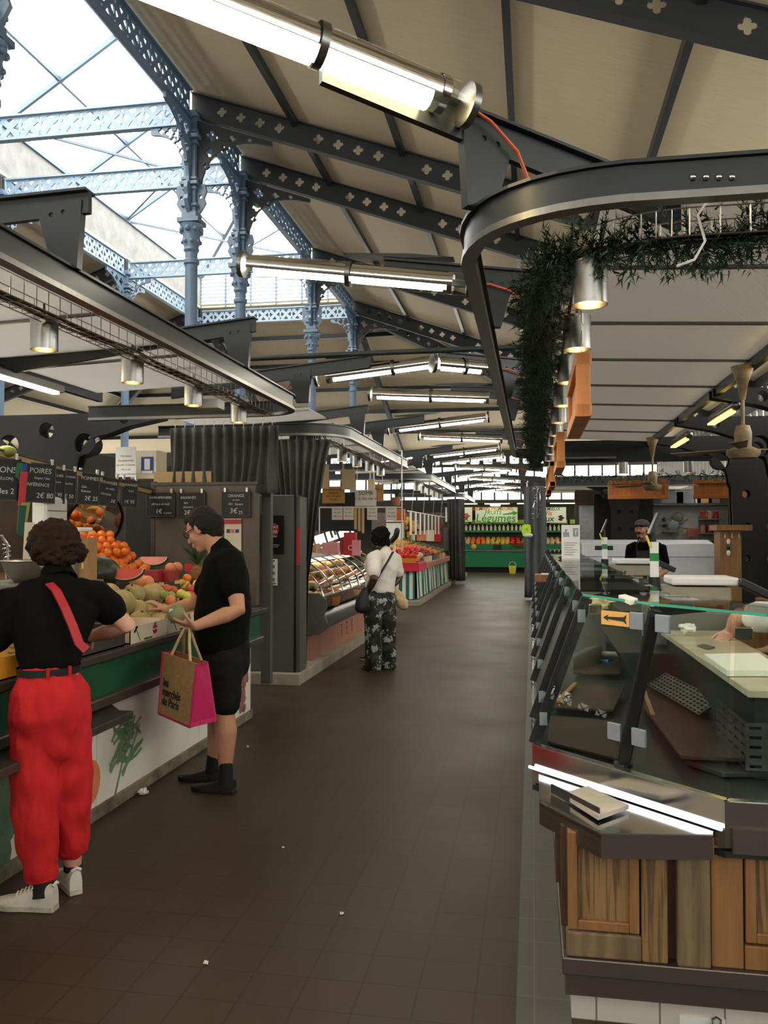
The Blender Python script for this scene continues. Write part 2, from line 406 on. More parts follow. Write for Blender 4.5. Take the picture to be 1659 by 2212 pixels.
for i in range(1,5):
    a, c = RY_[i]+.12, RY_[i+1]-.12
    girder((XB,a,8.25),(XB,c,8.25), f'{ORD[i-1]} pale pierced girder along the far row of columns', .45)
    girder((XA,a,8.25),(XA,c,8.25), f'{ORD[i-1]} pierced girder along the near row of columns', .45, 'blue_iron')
girder((XA,-2,8.25),(XA,7.5,8.25), 'pierced girder along the near row running in front of the first column', .45, 'blue_iron')
# ================================================================ cast iron columns
def bracket(w, h, t=.03):
    """pierced quarter-arch bracket, corner at the origin, x out, y up (top at 0)"""
    out = [(0,0),(w,0),(w,-.1)]
    out += [(w-.06-(w-.12)*sin(a), -.12-(h-.2)*(1-cos(a))) for a in [k*pi/16 for k in range(9)]]
    out += [(.06,-h),(0,-h)]
    out = [(w,-.1) if i == 2 else p for i, p in enumerate(out)]
    sp = [out]
    for cx, cy, r in ((w*.2,-h*.16,.1),(w*.46,-h*.13,.075),(w*.7,-h*.08,.05),(w*.17,-h*.4,.08),(w*.12,-h*.6,.05),(w*.36,-h*.3,.045)):
        sp.append(quatre(cx, cy, r*1.1))
    return sp
def column(y):
    r = empty('cast_iron_column', (XA,y,0))
    pr = [(.17,0),(.17,.25),(.14,.3),(.14,.8),(.115,.86),(.105,1.0),(.098,5.9),(.125,5.92),(.125,5.98),(.1,6.0),(.1,6.1)]
    MB().lathe([(a,z) for a, z in pr], 20, c=(XA,y,0)).build('shaft', 'blue_iron', r, smooth=True)
    mb = MB().lathe([(.1,6.1),(.13,6.14),(.115,6.2),(.15,6.3),(.135,6.36),(.17,6.5),(.19,6.55)], 16, c=(XA,y,0))
    for k in range(8):
        a = k*pi/4; mb.ball((XA+.165*cos(a),y+.165*sin(a),6.46), .045, 8, 6)
        mb.ball((XA+.14*cos(a+.4),y+.14*sin(a+.4),6.27), .035, 8, 6)
    mb.box((XA,y,6.6),(.36,.36,.07)); mb.build('capital', 'blue_iron', r, smooth=True)
    mb = MB().box((XA,y,7.5),(.2,.2,1.8))
    for z, w, h in ((6.7,.25,.1),(6.85,.27,.05),(7.12,.24,.05),(7.2,.3,.06),(7.28,.26,.05),(7.85,.28,.05),(7.95,.34,.07),(8.05,.26,.06),(8.3,.3,.06)):
        mb.box((XA,y,z),(w,w,h))
    mb.build('post', 'blue_iron', r, bev=.008)
    for dx, dy, w, h in ((1,0,1.25,1.25),(0,1,.95,1.2),(0,-1,.95,1.2),(-1,0,.6,.7)):
        zt = 8.22 if not dx else (8.28 if dx > 0 else 8.18)
        M = Matrix(((dx,0,dy,XA+dx*.1),(dy,0,-dx,y+dy*.1),(0,1,0,zt),(0,0,0,1)))
        mb = MB().plate(bracket(w,h), .05, M)
        if dx > 0: mb.v = [V((p.x,p.y,p.z-SL*max(0,p.x-XA)*(1+(p.z-zt)/h))) for p in mb.v]
        mb.build('bracket', 'rafter_paint' if dx > 0 else 'blue_iron', r)
        M2 = Matrix(((dx,0,dy,XA+dx*.1),(dy,0,-dx,y+dy*.1),(0,1,0,7.2),(0,0,0,1)))
        MB().plate([[(0,0),(.13,0),(.16,-.12),(.12,-.22),(.15,-.3),(.08,-.42),(0,-.5)], circ(.06,-.2,.03)], .06, M2).build('scroll', 'blue_iron', r)
    return r
proto = column(7.66)
tag(proto, 'blue-grey cast iron column of the near row, mostly outside the left edge', 'column', 'cast iron columns around the nave')
for i, y in enumerate(RY_[2:]):
    copy_tree(proto, (XA,y,0), label=f'{ORD[i]} visible blue-grey cast iron column right of the roof light')
for i, y in enumerate(RY_[2:]):
    copy_tree(proto, (XB,y,0), pi, label=f'{ORD[i]} blue-grey cast iron column across the nave, far row')
# ================================================================ overhead gear of the stalls
emit('tube_light', (255,246,226), 26); emit('tube_hot', (255,228,170), 34); emit('bulb', (255,206,140), 55); emit('yellow_tube', (255,214,90), 5)
emit('white_bulb', (255,240,220), 30)
mat('cable_orange', (206,92,50), .5); mat('pipe_green', (52,62,58), .45, metal=.3)
mat('frame_black', (10,11,12), .55, var=.2, scale=5)
mat('wood_orange', (206,130,66), .55, scale=3, var=.2, stretch=(6,6,1), bump=.1)
mat('fan_dirty', (176,158,124), .5, c2=(92,74,52), scale=5)
mat('fir', (34,58,40), .7, c2=(62,84,58), scale=14)
m = mat('polycarbonate', (214,212,210), .2, var=.05, scale=2)
nt = m.node_tree; b = nt.nodes['Principled BSDF']; b.inputs['Transmission Weight'].default_value = .0
wv = nd(nt, 'ShaderNodeTexWave', Scale=26.0, Distortion=1.2); wv.inputs['Detail'].default_value = 1
tcw = nd(nt, 'ShaderNodeTexCoord'); mpw = nd(nt, 'ShaderNodeMapping'); mpw.inputs['Rotation'].default_value = (0,0,.5)
nt.links.new(tcw.outputs['Object'], mpw.inputs[0]); nt.links.new(mpw.outputs[0], wv.inputs[0])
bpw = nd(nt, 'ShaderNodeBump', Strength=.4, Distance=.015); nt.links.new(wv.outputs[1], bpw.inputs['Height']); nt.links.new(bpw.outputs[0], b.inputs['Normal'])
tl = nd(nt, 'ShaderNodeBsdfTranslucent', Color=srgb(238,236,234)); mxs = nd(nt, 'ShaderNodeMixShader'); mxs.inputs[0].default_value = .6
out = nt.nodes['Material Output']; nt.links.new(b.outputs[0], mxs.inputs[1]); nt.links.new(tl.outputs[0], mxs.inputs[2]); nt.links.new(mxs.outputs[0], out.inputs[0])
def fillet(pts, r, n=9):
    pts = [V(p) for p in pts]; o = [pts[0]]
    for a, b_, c in zip(pts, pts[1:], pts[2:]):
        d1 = (a-b_).normalized(); d2 = (c-b_).normalized(); rr = r
        p, q = b_+d1*rr, b_+d2*rr
        ang = d1.angle(d2)
        # circular arc approximated with a quadratic through the corner weighted for roundness
        for i in range(n+1):
            t = i/n; k = .83
            m_ = b_*k+(p+q)/2*(1-k)
            o.append(p*(1-t)**2+m_*2*t*(1-t)+q*t*t)
    return o+[pts[-1]]
def sweep(mb, pts, w, h, dz=0):
    pts = [V(p) for p in pts]; vs = []; k = len(pts)
    for i in range(k):
        t = (pts[min(i+1,k-1)]-pts[max(i-1,0)]); t.z = 0; t.normalize(); nrm = V((-t.y,t.x,0))
        for a, c in ((-1,-1),(1,-1),(1,1),(-1,1)): vs.append(pts[i]+nrm*(a*w/2)+V((0,0,c*h/2+dz)))
    fs = [(i*4+a, i*4+(a+1)%4, i*4+4+(a+1)%4, i*4+4+a) for i in range(k-1) for a in range(4)]+[(3,2,1,0),tuple(range(4*k-4,4*k))]
    return mb.add(vs, fs)
ZR = 2.75
def rail(pts, lab, r=.55):
    pts = fillet([(x,y,ZR) for x, y in pts], r)
    root = sweep(MB(), pts, .035, .1).build('curtain_rail', 'dark_steel', smooth=True); tag(root, lab, 'rail', 'curved rails over the stalls')
    sweep(MB(), pts, .06, .025, -.062).build('track', 'satin_steel', root, smooth=True)
    sweep(MB(), pts, .07, .012, .056).build('top_flange', 'dark_steel', root)
    return root
r1 = rail([(3.6,2.86),(-.25,2.86),(-.25,12.7),(1.2,12.7)], 'dark curved rail above the right butcher stall')
for k in range(4):
    p = aty(1497+k*28, 383, 2.838); MB().ball((p.x,2.838,p.z), .011, 10, 8).build('bolt', 'chrome', r1, smooth=True)
rail([(-2.08,-1),(-2.08,7.55),(-4.2,7.55)], 'dark rail above the near left fruit stall', .4)
rail([(-4.2,9.1),(-2.08,9.1),(-2.08,14.6),(-4.2,14.6)], 'dark curved rail above the delicatessen stall', .5)
rail([(-4.2,17.2),(-2.08,17.2),(-2.08,23.6),(-4.2,23.6)], 'dark rail above the stall with the striped cloth', .5)
rail([(-4.2,26),(-2.08,26),(-2.08,31.2)], 'dark rail above the last stall on the left of the aisle', .5)
rail([(-.12,30.5),(-.12,20.6),(5,20.6)], 'dark rail above the second stall on the right of the aisle', .3)
# cable trays: open wire baskets
def tray(pts, lab, w=.14, h=.1, z=2.66, r=.4):
    pts = fillet([(x,y,z) for x, y in pts], r, 14); mb = MB(); dense = [pts[0]]
    for a, c in zip(pts, pts[1:]):
        n = max(1, int((c-a).length/.1)); dense += [a+(c-a)*(i/n) for i in range(1,n+1)]
    N = []
    for i in range(len(dense)):
        t = dense[min(i+1,len(dense)-1)]-dense[max(i-1,0)]; t.z = 0; t.normalize(); N.append(V((-t.y,t.x,0)))
    for o, dz in ((-w/2,h),(-w/2,0),(-w/6,0),(w/6,0),(w/2,0),(w/2,h)): mb.tube([p+n_*o+V((0,0,dz)) for p, n_ in zip(dense,N)], .003, 5)
    for p, n_ in list(zip(dense,N))[::1]: mb.tube([p-n_*w/2+V((0,0,h)),p-n_*w/2,p+n_*w/2,p+n_*w/2+V((0,0,h))], .0028, 4, cap=False)
    root = tag(mb.build('cable_tray', 'wire'), lab, 'cable tray', 'wire cable trays over the stalls')
    for k, o in enumerate((-.03,.025)):
        MB().tube([p+n_*(o+.012*sin(i*.7+k))+V((0,0,.012+.005*sin(i*.4))) for i, (p, n_) in enumerate(zip(dense,N))], .009, 6).build('cable', 'black_paint', root, smooth=True)
    return dense
tray([(3.4,3.22),(.16,3.22),(.16,12.6)], 'wire cable tray with cables above the butcher counter')
tray([(-2.36,-.5),(-2.36,7.35)], 'wire cable tray with cables above the near fruit stall')
tray([(-2.36,9.4),(-2.36,14.4)], 'wire cable tray above the delicatessen case')
tray([(-2.36,17.6),(-2.36,23.4)], 'wire cable tray above the striped-cloth stall')
tag(MB().box((-2.38,6.05,2.56),(.17,.14,.07)).build('junction_box', 'white_plastic', bev=.006), 'pale junction box under the left cable tray', 'box')
# can lights
def can(loc, bulb='bulb', lab=None):
    r = empty('can_light', loc)
    MB().lathe([(.066,0),(.068,0),(.068,.165),(.02,.168),(.02,.16),(.064,.158),(.064,0)], 24, c=loc, cap=False).build('housing', 'brushed', r, smooth=True)
    MB().lathe([(.0,.06),(.036,.062),(.04,.09),(.0,.1)], 14, c=loc, cap=False).build('bulb', bulb, r, smooth=True)
    MB().tube([V(loc)+V((0,0,.165)),V(loc)+V((0,0,.24))], .008, 6).build('stem', 'black_paint', r)
    return r
c0 = can((.22,3.32,2.47)); tag(c0, 'nearest steel can light hanging in the garland over the butcher case', 'lamp', 'can lights over the butcher stall')
for k in range(1,10): copy_tree(c0, (.22,3.32+.95*k,2.5), label=f'{ORD[k]} steel can light along the garland over the butcher case')
for k, x in enumerate((1.3,2.2)): copy_tree(c0, (x,12.7,2.45), label=f'{["left","right"][k]} can light on the far side of the butcher stall')
c1 = can((-2.45,3.95,2.53), 'bulb'); tag(c1, 'nearest steel can light under the left cable tray, at the left edge', 'lamp', 'can lights over the fruit stall')
for k in range(1,4): copy_tree(c1, (-2.45,3.95+.97*k,2.53), label=f'{ORD[k]} steel can light under the tray of the near fruit stall')
for k in range(5): copy_tree(c1, (-2.45,9.9+.95*k,2.53), label=f'{ORD[k]} can light above the delicatessen case', group='can lights over the delicatessen')
for k in range(5): copy_tree(c1, (-2.45,18.2+1.1*k,2.5), label=f'{ORD[k]} can light above the striped-cloth stall', group='can lights over the striped stall')
# tubular lamps on steel arms
def arm_lamp(x, y, ang, lab, L=1.4, tilt=.13, off=.1, hot='tube_light', back=1.3, lamp=True, alab=None, zl=0, cs=.52, tr=.033, plate_=True):
    oe = .62 if lamp else .1
    d = V((cos(ang),sin(ang),0)); o = V((x,y,ZR+.05)); nrm = V((-d.y,d.x,0))
    M = Matrix(((d.x,0,nrm.x,o.x),(d.y,0,nrm.y,o.y),(0,1,0,o.z),(0,0,0,1)))
    h = lambda s: .33+tilt*s
    a = empty('lamp_arm', o, alab or lab.replace('tubular lamp','steel arm carrying the tubular lamp'), 'bracket', 'steel arms over the stall rails')
    MB().plate([[(-back,h(-back)-.13),(oe,h(oe)-.08),(oe,h(oe)+.02),(-back,h(-back)+.02)]], .03, M).build('beam', 'dark_steel', a)
    MB().plate([[(-.07,0),(.05,0),(.07,h(.07)-.02),(-.16,h(-.16)-.02)], circ(-.02,h(0)-.07,.012,8), circ(-.08,h(0)-.08,.012,8)], .045, M).build('leg', 'dark_steel', a)
    MB().beam(M @ V((-back,h(-back)+.02,0)), M @ V((oe,h(oe)+.02,0)), .09, .012).build('flange', 'dark_steel', a)
    if not lamp: return
    p = M @ V((off, h(off)-.1+zl, .07)); ax = (M.to_3x3() @ V((1,tilt,0))).normalized()
    F = frame(p, ax, z=(0,0,1))
    r = empty('tube_lamp', p, lab, 'lamp', 'tubular lamps over the aisle')
    def arc(mb, r0, a0, a1, s0, s1, n=14):
        vs = [F @ V((s, r0*cos(a0+(a1-a0)*i/(n-1)), r0*sin(a0+(a1-a0)*i/(n-1)))) for s in (s0,s1) for i in range(n)]
        return mb.add(vs, [(i,i+1,n+i+1,n+i) for i in range(n-1)])
    arc(MB(), .062, -.5, pi+.5, .12, L-.04).build('reflector', 'chrome', r, smooth=True)
    P = lambda s, dz=0: F @ V((s,0,dz))
    MB().tube([P(.16,-.022),P(L*cs-.02,-.022)], tr, 12).build('fluorescent_tube', hot, r, smooth=True)
    MB().tube([P(L*cs+.02,-.022),P(L-.08,-.022)], tr, 12).build('fluorescent_tube', hot, r, smooth=True)
    arc(MB(), .068, 0, 2*pi, 0, L, 24).build('glass_tube', 'pane', r, smooth=True)
    for s in (0,L): 
        MB().tube([P(s-.018),P(s-.014),P(s+.014),P(s+.018)], [.066,.08,.08,.066], 22).build('end_cap', 'satin_steel', r, smooth=True)
    MB().tube([P(L*cs-.015),P(L*cs+.015)], .075, 22, cap=False).build('clamp', 'satin_steel', r, smooth=True)
    MB().tube([P(.1),P(.13)], .067, 20, cap=False).build('collar', 'chrome', r, smooth=True)
    e = P(0); q = M @ V((-.22,h(-.2)-.12,.05))
    MB().tube([e, e+(q-e)*.35+V((0,0,.02)), e+(q-e)*.75, q+V((0,0,-.1))], .007, 6).build('cord', 'cable_orange', r, smooth=True)
    if plate_: MB().plate([[(L*.35,h(L*.35)+.03),(L*.62,h(L*.62)+.03),(.45,h(.45)+.06),(.2,h(.2)+.06)]], .1, M).build('support_plate', 'dark_steel', a)
A = pi
arm_lamp(-.2, 3.14, pi+.62, 'nearest tubular lamp glowing at the top of the picture', L=1.7, tilt=.13, hot='tube_hot', off=.08, zl=.1, cs=.34, tr=.05, plate_=False, back=1.0)
for i, y in enumerate((5.0, 9.2, 13.3, 19.6, 23.6, 27.2, 30.6)):
    arm_lamp(-.25, y, pi, f'{ORD[i]} tubular lamp reaching left from the right-hand stalls', tilt=.14 if i == 0 else .06, back=.5)
arm_lamp(-.25, 7.6, pi+.5, 'short tubular lamp glowing behind the curved rail', L=.6, tilt=.02, back=.4, plate_=False)
for i, y in enumerate((7.6, 11.6, 15.8, 17.4, 21.6, 25.8, 29.6)):
    arm_lamp(-2.08, y, 0, f'{ORD[i]} tubular lamp reaching right from the left-hand stalls', tilt=.1)
arm_lamp(-2.08, 3.55, 0, '', lamp=False, alab='heavy dark steel arm over the rail at the left edge', tilt=.03, back=2)
arm_lamp(-2.08, 5.9, 0, '', lamp=False, alab='dark steel arm over the near left rail before the column', tilt=.1, back=2)
arm_lamp(-2.08, 10.2, 0, '', lamp=False, alab='dark steel arm over the start of the delicatessen rail', tilt=.1, back=2)
tag(MB().tube([(-3.2,6.75,3.04),(-1.2,6.72,3.05),(.3,6.7,3.05)], .022, 10).build('conduit_pipe', 'pipe_green', smooth=True), 'thin dark pipe crossing the aisle overhead from stall to stall', 'pipe')
# canopies
def canopy(x0, x1, z0, z1, y0, n, step, side, g):
    for i in range(n):
        a, c = y0+i*step, y0+(i+1)*step-.012
        o = MB().hexa([(x0,a,z0),(x1,a,z1),(x1,c,z1),(x0,c,z0)], [(x0,a,z0+.016),(x1,a,z1+.016),(x1,c,z1+.016),(x0,c,z0+.016)]).build('canopy', 'polycarbonate')
        tag(o, f'{ORD[i]} translucent ribbed canopy panel above the {side}', 'canopy', g)
        MB().hexa([(x0,a,z0-.016),(x1,a,z1-.016),(x1,a+.03,z1-.016),(x0,a+.03,z0-.016)], [(x0,a,z0),(x1,a,z1),(x1,a+.03,z1),(x0,a+.03,z0)]).build('joint_strip', 'satin_steel', o)
canopy(.3, 1.66, 3.0, 2.94, 3.35, 8, 1.2, 'butcher stall', 'canopy panels over the butcher stall')
canopy(-4.1, -2.5, 2.93, 3.0, 1.1, 5, 1.28, 'near left fruit stall', 'canopy panels over the fruit stall')
canopy(-4.1, -2.5, 2.93, 3.0, 9.3, 4, 1.28, 'delicatessen stall', 'canopy panels over the delicatessen')
canopy(-4.1, -2.5, 2.93, 3.0, 17.4, 4, 1.5, 'striped-cloth stall', 'canopy panels over the striped stall')
canopy(.5, 4.5, 2.95, 2.95, 21, 4, 2.2, 'second right-hand stall', 'canopy panels over the second right stall')
for x, y0, y1, l in ((1.68,3.3,13,'butcher stall'),(-4.12,1,7.6,'near left fruit stall')):
    tag(MB().bb((x-.02,y0,2.86),(x+.03,y1,2.96)).build('edge_beam', 'dark_steel'), f'dark beam carrying the inner canopy edge of the {l}', 'beam')
# arched steel frames with round holes
def arch_frame(cx, y, lab, holes=True, w=1.36):
    right = [(-w,2.92),(w,2.92),(w,2.84)]
    def side(s):
        o = [(s*w,2.84),(s*.95,2.76),(s*.72,2.68)]
        o += [(s*(.36+.36*(1-sin(a))), 2.28+.4*cos(a)) for a in [k*pi/16 for k in range(1,9)]]
        return o+[(s*.33,2.2),(s*.27,0)]
    out = [(-w,2.92),(w,2.92)]+side(1)+side(-1)[::-1]
    sp = [out]+[circ(s*.46,2.58,.12,24) for s in (-1,1)]+[circ(s*.93,2.84,.05,16) for s in (-1,1)]+[circ(0,2.74,.09,20)]
    for z in (2.12,1.68,1.24): sp += [circ(-.14,z,.055,16), circ(.16,z,.05,16)]
    r = empty('arched_frame', (cx,y,0), lab, 'steel frame', 'pierced arched steel frames')
    for k, dy in enumerate((0,.16)):
        M = Matrix(((1,0,0,cx),(0,0,-1,y+dy),(0,1,0,0),(0,0,0,1)))
        MB().plate(sp if k == 0 else sp[:1]+sp[1:], .03, M).build('plate', 'frame_black', r)
    return r
f0 = arch_frame(3.0, 12.2, 'black pierced steel frame rising behind the butcher, right edge')
for x, y, l in ((3.0,8.2,'nearer black steel arm under the butcher canopy, beside the first ceiling fan'),(3.0,10.2,'middle black steel arm under the butcher canopy'),
                (-5.35,8.7,'black pierced steel frame behind the hanging price boards'),(-6.3,13.2,'black pierced frame behind the handwritten paper notice'),(-5.5,17.5,'black pierced frame deep behind the delicatessen'),
                (2.3,22.2,'black pierced frame behind the cap-wearing butcher'),(-5.4,4.6,'black pierced frame at the left edge over the fruit stall')):
    copy_tree(f0, (x,y,0), label=l)
# lamps under the right frames, yellow
for k, (y, l) in enumerate(((6.0,'nearest'),(8.3,'second'),(10.7,'third'))):
    r = empty('slim_lamp', (1.86,y,2.78), f'{l} slim yellow strip lamp under the butcher canopy edge', 'lamp', 'yellow strip lamps under the right canopy')
    MB().caps([(1.86,y,2.78),(1.86,y+1.0,2.78)], .05, 12).build('housing', 'satin_steel', r, smooth=True)
    MB().bb((1.8,y+.03,2.715),(1.87,y+.97,2.732)).build('tube', 'yellow_tube', r)
r = empty('slim_lamp', (-3.95,4.5,2.8), 'long warm strip lamp under the left canopy at the left edge', 'lamp')
MB().bb((-4.0,4.4,2.78),(-3.9,6.6,2.84)).build('housing', 'satin_steel', r); MB().bb((-3.98,4.45,2.762),(-3.92,6.55,2.778)).build('tube', 'tube_hot', r)
# ceiling fans
def fan(x, y, lab):
    r = empty('ceiling_fan', (x,y,2.3), lab, 'fan', 'ceiling fans over the butcher stall')
    c = (x,y,0)
    MB().lathe([(.02,2.62),(.03,2.68),(.045,2.76),(.085,2.87),(.085,2.88),(.0,2.88)], 16, c=c).build('ceiling_cup', 'fan_dirty', r, smooth=True)
    MB().tube([(x,y,2.4),(x,y,2.68)], .014, 8).build('rod', 'fan_dirty', r)
    MB().lathe([(.0,2.16),(.1,2.17),(.125,2.2),(.125,2.23),(.06,2.26),(.065,2.36),(.05,2.42),(.0,2.43)], 20, c=c).build('motor', 'fan_dirty', r, smooth=True)
    for k in range(3):
        a = k*2*pi/3+.25; d = V((cos(a),sin(a),0)); n_ = V((-d.y,d.x,.15))
        p = V((x,y,2.24)); MB().quad(p+d*.12-n_*.03, p+d*.62-n_*.06, p+d*.62+n_*.06, p+d*.12+n_*.03, .006).build('blade', 'fan_dirty', r)
fan(1.6, 6.9, 'nearer dirty cream ceiling fan under the butcher canopy'); fan(1.6, 11.9, 'farther dirty cream ceiling fan over the butcher')
# hanging wooden sign frames
def signbox(c, L, rz, lab):
    r = empty('sign_frame', c, lab, 'sign', 'orange wooden frames hanging from chains'); C_ = V(c); d = V((cos(rz),sin(rz),0))
    for s in (-1,1): MB().beam(C_+d*(s*(L/2-.03))+V((0,0,-.14)), C_+d*(s*(L/2-.03))+V((0,0,.14)), .06, .06).build('upright', 'wood_orange', r, bev=.004)
    for s in (-1,1): MB().beam(C_-d*(L/2)+V((0,0,s*.11)), C_+d*(L/2)+V((0,0,s*.11)), .07, .055).build('frame_rail', 'wood_orange', r, bev=.004)
    MB().beam(C_-d*(L/2-.05), C_+d*(L/2-.05), .02, .18).build('board', 'wood_orange', r)
    for s in (-1,1):
        mb = MB(); p = C_+d*(s*L*.35)
        for k in range(7):
            q = p+V((0,0,.15+k*.045)); mb.tube([q+V((.008 if k%2 else 0,0 if k%2 else .008,0)),q+V((0,0,.022)),q-V((.008 if k%2 else 0,0 if k%2 else .008,0)),q-V((0,0,.022)),q+V((.008 if k%2 else 0,0 if k%2 else .008,0))], .002, 5)
        mb.build('chain', 'wire', r)
for k, y in enumerate((4.2,7.15,9.9,11.9)): signbox((.22,y,2.24), .9, pi/2, f'{ORD[k]} orange wooden sign frame hanging edge-on along the butcher counter')
signbox((1.54,13.0,2.23), .86, 0, 'orange wooden sign frame hanging above the butcher in the cap'); signbox((2.75,13.0,2.23), .86, 0, 'orange wooden sign frame half behind the black pierced frame')
# fir garland
def garland(pts, lab, dens=230, rad=.14, seed=3):
    rnd = random.Random(seed); dense = [V(pts[0])]
    for a, c in zip(pts, pts[1:]):
        a, c = V(a), V(c); n = max(1,int((c-a).length/.05)); dense += [a+(c-a)*(i/n)+V((rnd.uniform(-.02,.02),rnd.uniform(-.02,.02),rnd.uniform(-.025,.025))) for i in range(1,n+1)]
    root = tag(MB().tube(dense, .006, 5).build('fir_garland', 'black_paint'), lab, 'garland')
    mb = MB()
    for i in range(len(dense)-1):
        a, c = dense[i], dense[i+1]
        for k in range(max(1,int((c-a).length*dens))):
            p = a.lerp(c, rnd.random()); th = rnd.uniform(0,2*pi); d = V((cos(th)*.8, rnd.uniform(-.5,.5), sin(th)-.25)).normalized()
            L = rnd.uniform(.5,1.15)*rad; e = p+d*L
            nn = 20
            for j in range(nn):
                q = p.lerp(e, (j+.5)/nn); v = V((rnd.uniform(-1,1),rnd.uniform(-1,1),rnd.uniform(-1,1))); v = (v-d*v.dot(d)).normalized()
                tip = q+(v+d*.7).normalized()*rnd.uniform(.03,.05); w = d.cross(v).normalized()*.0042
                mb.add([q-w,q+w,tip], [(0,1,2)])
    f = mb.build('foliage', 'fir', root); f['kind'] = 'stuff'
g = fillet([(2.6,3.2,2.66),(.04,3.2,2.66),(.03,12.6,2.62)], .4)
garland(g, 'dark green fir garland draped along the wire tray over the butcher stall')
garland([(.3,12.75,2.42),(3.2,12.75,2.42)], 'dark fir garland along the far rail of the butcher stall', 50, .1, 5)
mb = MB().tube([(.62,3.14,2.78),(.58,3.12,2.72),(.6,3.1,2.62),(.56,3.08,2.55),(.5,3.08,2.53)], .005, 6)
tag(mb.build('cable_tie', 'white_plastic', smooth=True), 'white strap dangling from the front wire tray into the garland', 'strap')
tag(MB().bb((.3,12.98,2.64),(3.3,13.02,2.97)).build('fascia_board', 'dark_steel'), 'dark board closing the far end of the butcher canopy', 'board')
tag(MB().bb((-.1,20.66,2.68),(5,20.7,2.92)).build('fascia_board', 'dark_steel'), 'dark board along the front canopy of the second right stall', 'board')
# ================================================================ right-hand butcher stall
m, nt, b = new_mat('pine')
tc = nd(nt, 'ShaderNodeTexCoord'); mp = nd(nt, 'ShaderNodeMapping'); mp.inputs['Scale'].default_value = (16,16,.7); nt.links.new(tc.outputs['Object'], mp.inputs[0])
n = nd(nt, 'ShaderNodeTexNoise', Scale=1.6, Detail=4.0, Distortion=.3); nt.links.new(mp.outputs[0], n.inputs['Vector'])
ml = nd(nt, 'ShaderNodeMath', operation='MULTIPLY'); ml.inputs[1].default_value = 34; nt.links.new(n.outputs[0], ml.inputs[0])
sn = nd(nt, 'ShaderNodeMath', operation='SINE'); nt.links.new(ml.outputs[0], sn.inputs[0])
mr = nd(nt, 'ShaderNodeMapRange'); mr.inputs[1].default_value = -1; nt.links.new(sn.outputs[0], mr.inputs[0])
r = nd(nt, 'ShaderNodeValToRGB'); r.color_ramp.elements[0].color = srgb(100,76,50); r.color_ramp.elements[1].color = srgb(150,116,74); r.color_ramp.elements[1].position = .55
nt.links.new(mr.outputs[0], r.inputs[0])
n2 = nd(nt, 'ShaderNodeTexNoise', Scale=4.0, Detail=5.0); nt.links.new(tc.outputs['Object'], n2.inputs['Vector'])
r2 = nd(nt, 'ShaderNodeValToRGB'); r2.color_ramp.elements[0].color = (.55,.52,.48,1); r2.color_ramp.elements[0].position = .35; r2.color_ramp.elements[1].position = .6
nt.links.new(n2.outputs[0], r2.inputs[0]); mx = nd(nt, 'ShaderNodeMix', data_type='RGBA', blend_type='MULTIPLY'); mx.inputs[0].default_value = .6
nt.links.new(r.outputs[0], mx.inputs[6]); nt.links.new(r2.outputs[0], mx.inputs[7]); nt.links.new(mx.outputs[2], b.inputs['Base Color']); b.inputs['Roughness'].default_value = .65
bp = nd(nt, 'ShaderNodeBump', Strength=.5, Distance=.004); nt.links.new(mr.outputs[0], bp.inputs['Height']); nt.links.new(bp.outputs[0], b.inputs['Normal'])
mat('pine_smooth', (156,112,66), .6, c2=(122,84,48), scale=3.2, stretch=(9,9,.6), bump=.15)
mat('pine_grey', (140,118,88), .8, c2=(92,72,50), scale=2.5, stretch=(8,8,.8), bump=.6, bscale=9)
mat('wood_dark', (84,54,34), .7, c2=(56,36,24), scale=3)
mat('mirror_steel', (204,202,200), .14, metal=1, var=.03)
mat('laminate', (66,46,36), .4, c2=(48,35,29), scale=7, spec=.35)
mat('deck_steel', (60,63,61), .4, metal=.6, var=.2, scale=4)
mat('stone_top', (206,194,172), .3, c2=(176,160,136), scale=5)
mat('scale_grey', (150,142,126), .5, var=.08)
mat('machine_grey', (120,116,106), .5, var=.1)
mat('dark_plastic', (26,27,29), .4, var=.1)
mat('cut_board', (238,234,222), .5, var=.02)
mat('green_tape', (20,130,66), .5); mat('arrow_orange', (236,178,98), .5, var=.02)
mat('clip_grey', (150,156,166), .35, metal=.3)
mat('yellow_paint', (224,200,60), .5)
mat('glass_edge', (70,170,140), .15, var=.1, spec=.8)
glass('case_glass', (243,249,246), 0.0, 1.0)
m, nt, b = new_mat('white_tile')
br = nd(nt, 'ShaderNodeTexBrick', Scale=1.0, offset=0.0); br.inputs['Brick Width'].default_value = .2; br.inputs['Row Height'].default_value = .085; br.inputs['Mortar Size'].default_value = .003
br.inputs['Color1'].default_value = srgb(206,200,190); br.inputs['Color2'].default_value = srgb(196,190,180); br.inputs['Mortar'].default_value = srgb(120,110,100)
tc = nd(nt, 'ShaderNodeTexCoord'); mp = nd(nt, 'ShaderNodeMapping'); mp.inputs['Rotation'].default_value = (pi/2,0,0); nt.links.new(tc.outputs['Object'], mp.inputs[0]); nt.links.new(mp.outputs[0], br.inputs['Vector'])
nt.links.new(br.outputs[0], b.inputs['Base Color']); b.inputs['Roughness'].default_value = .25
LB, RB = V((-.004,3.449,.755)), V((.591,2.832,.755)); LT, RT = V((.21,3.45,1.34)), V((.62,2.85,1.335)); MBm, MT = V((.32,3.205,.755)), V((.424,3.1,1.335))
YE = 12.5
bc = empty('butcher_counter', (1,3.2,0), 'long glass butcher display counter with pine front on the right of the aisle', 'counter')
MB().bb((.12,2.9,0),(4.5,YE,.1)).build('tiled_plinth', 'white_tile', bc)
MB().bb((.09,2.84,.17),(4.5,YE,.225)).build('base_ledge', 'brown_steel', bc, bev=.004)
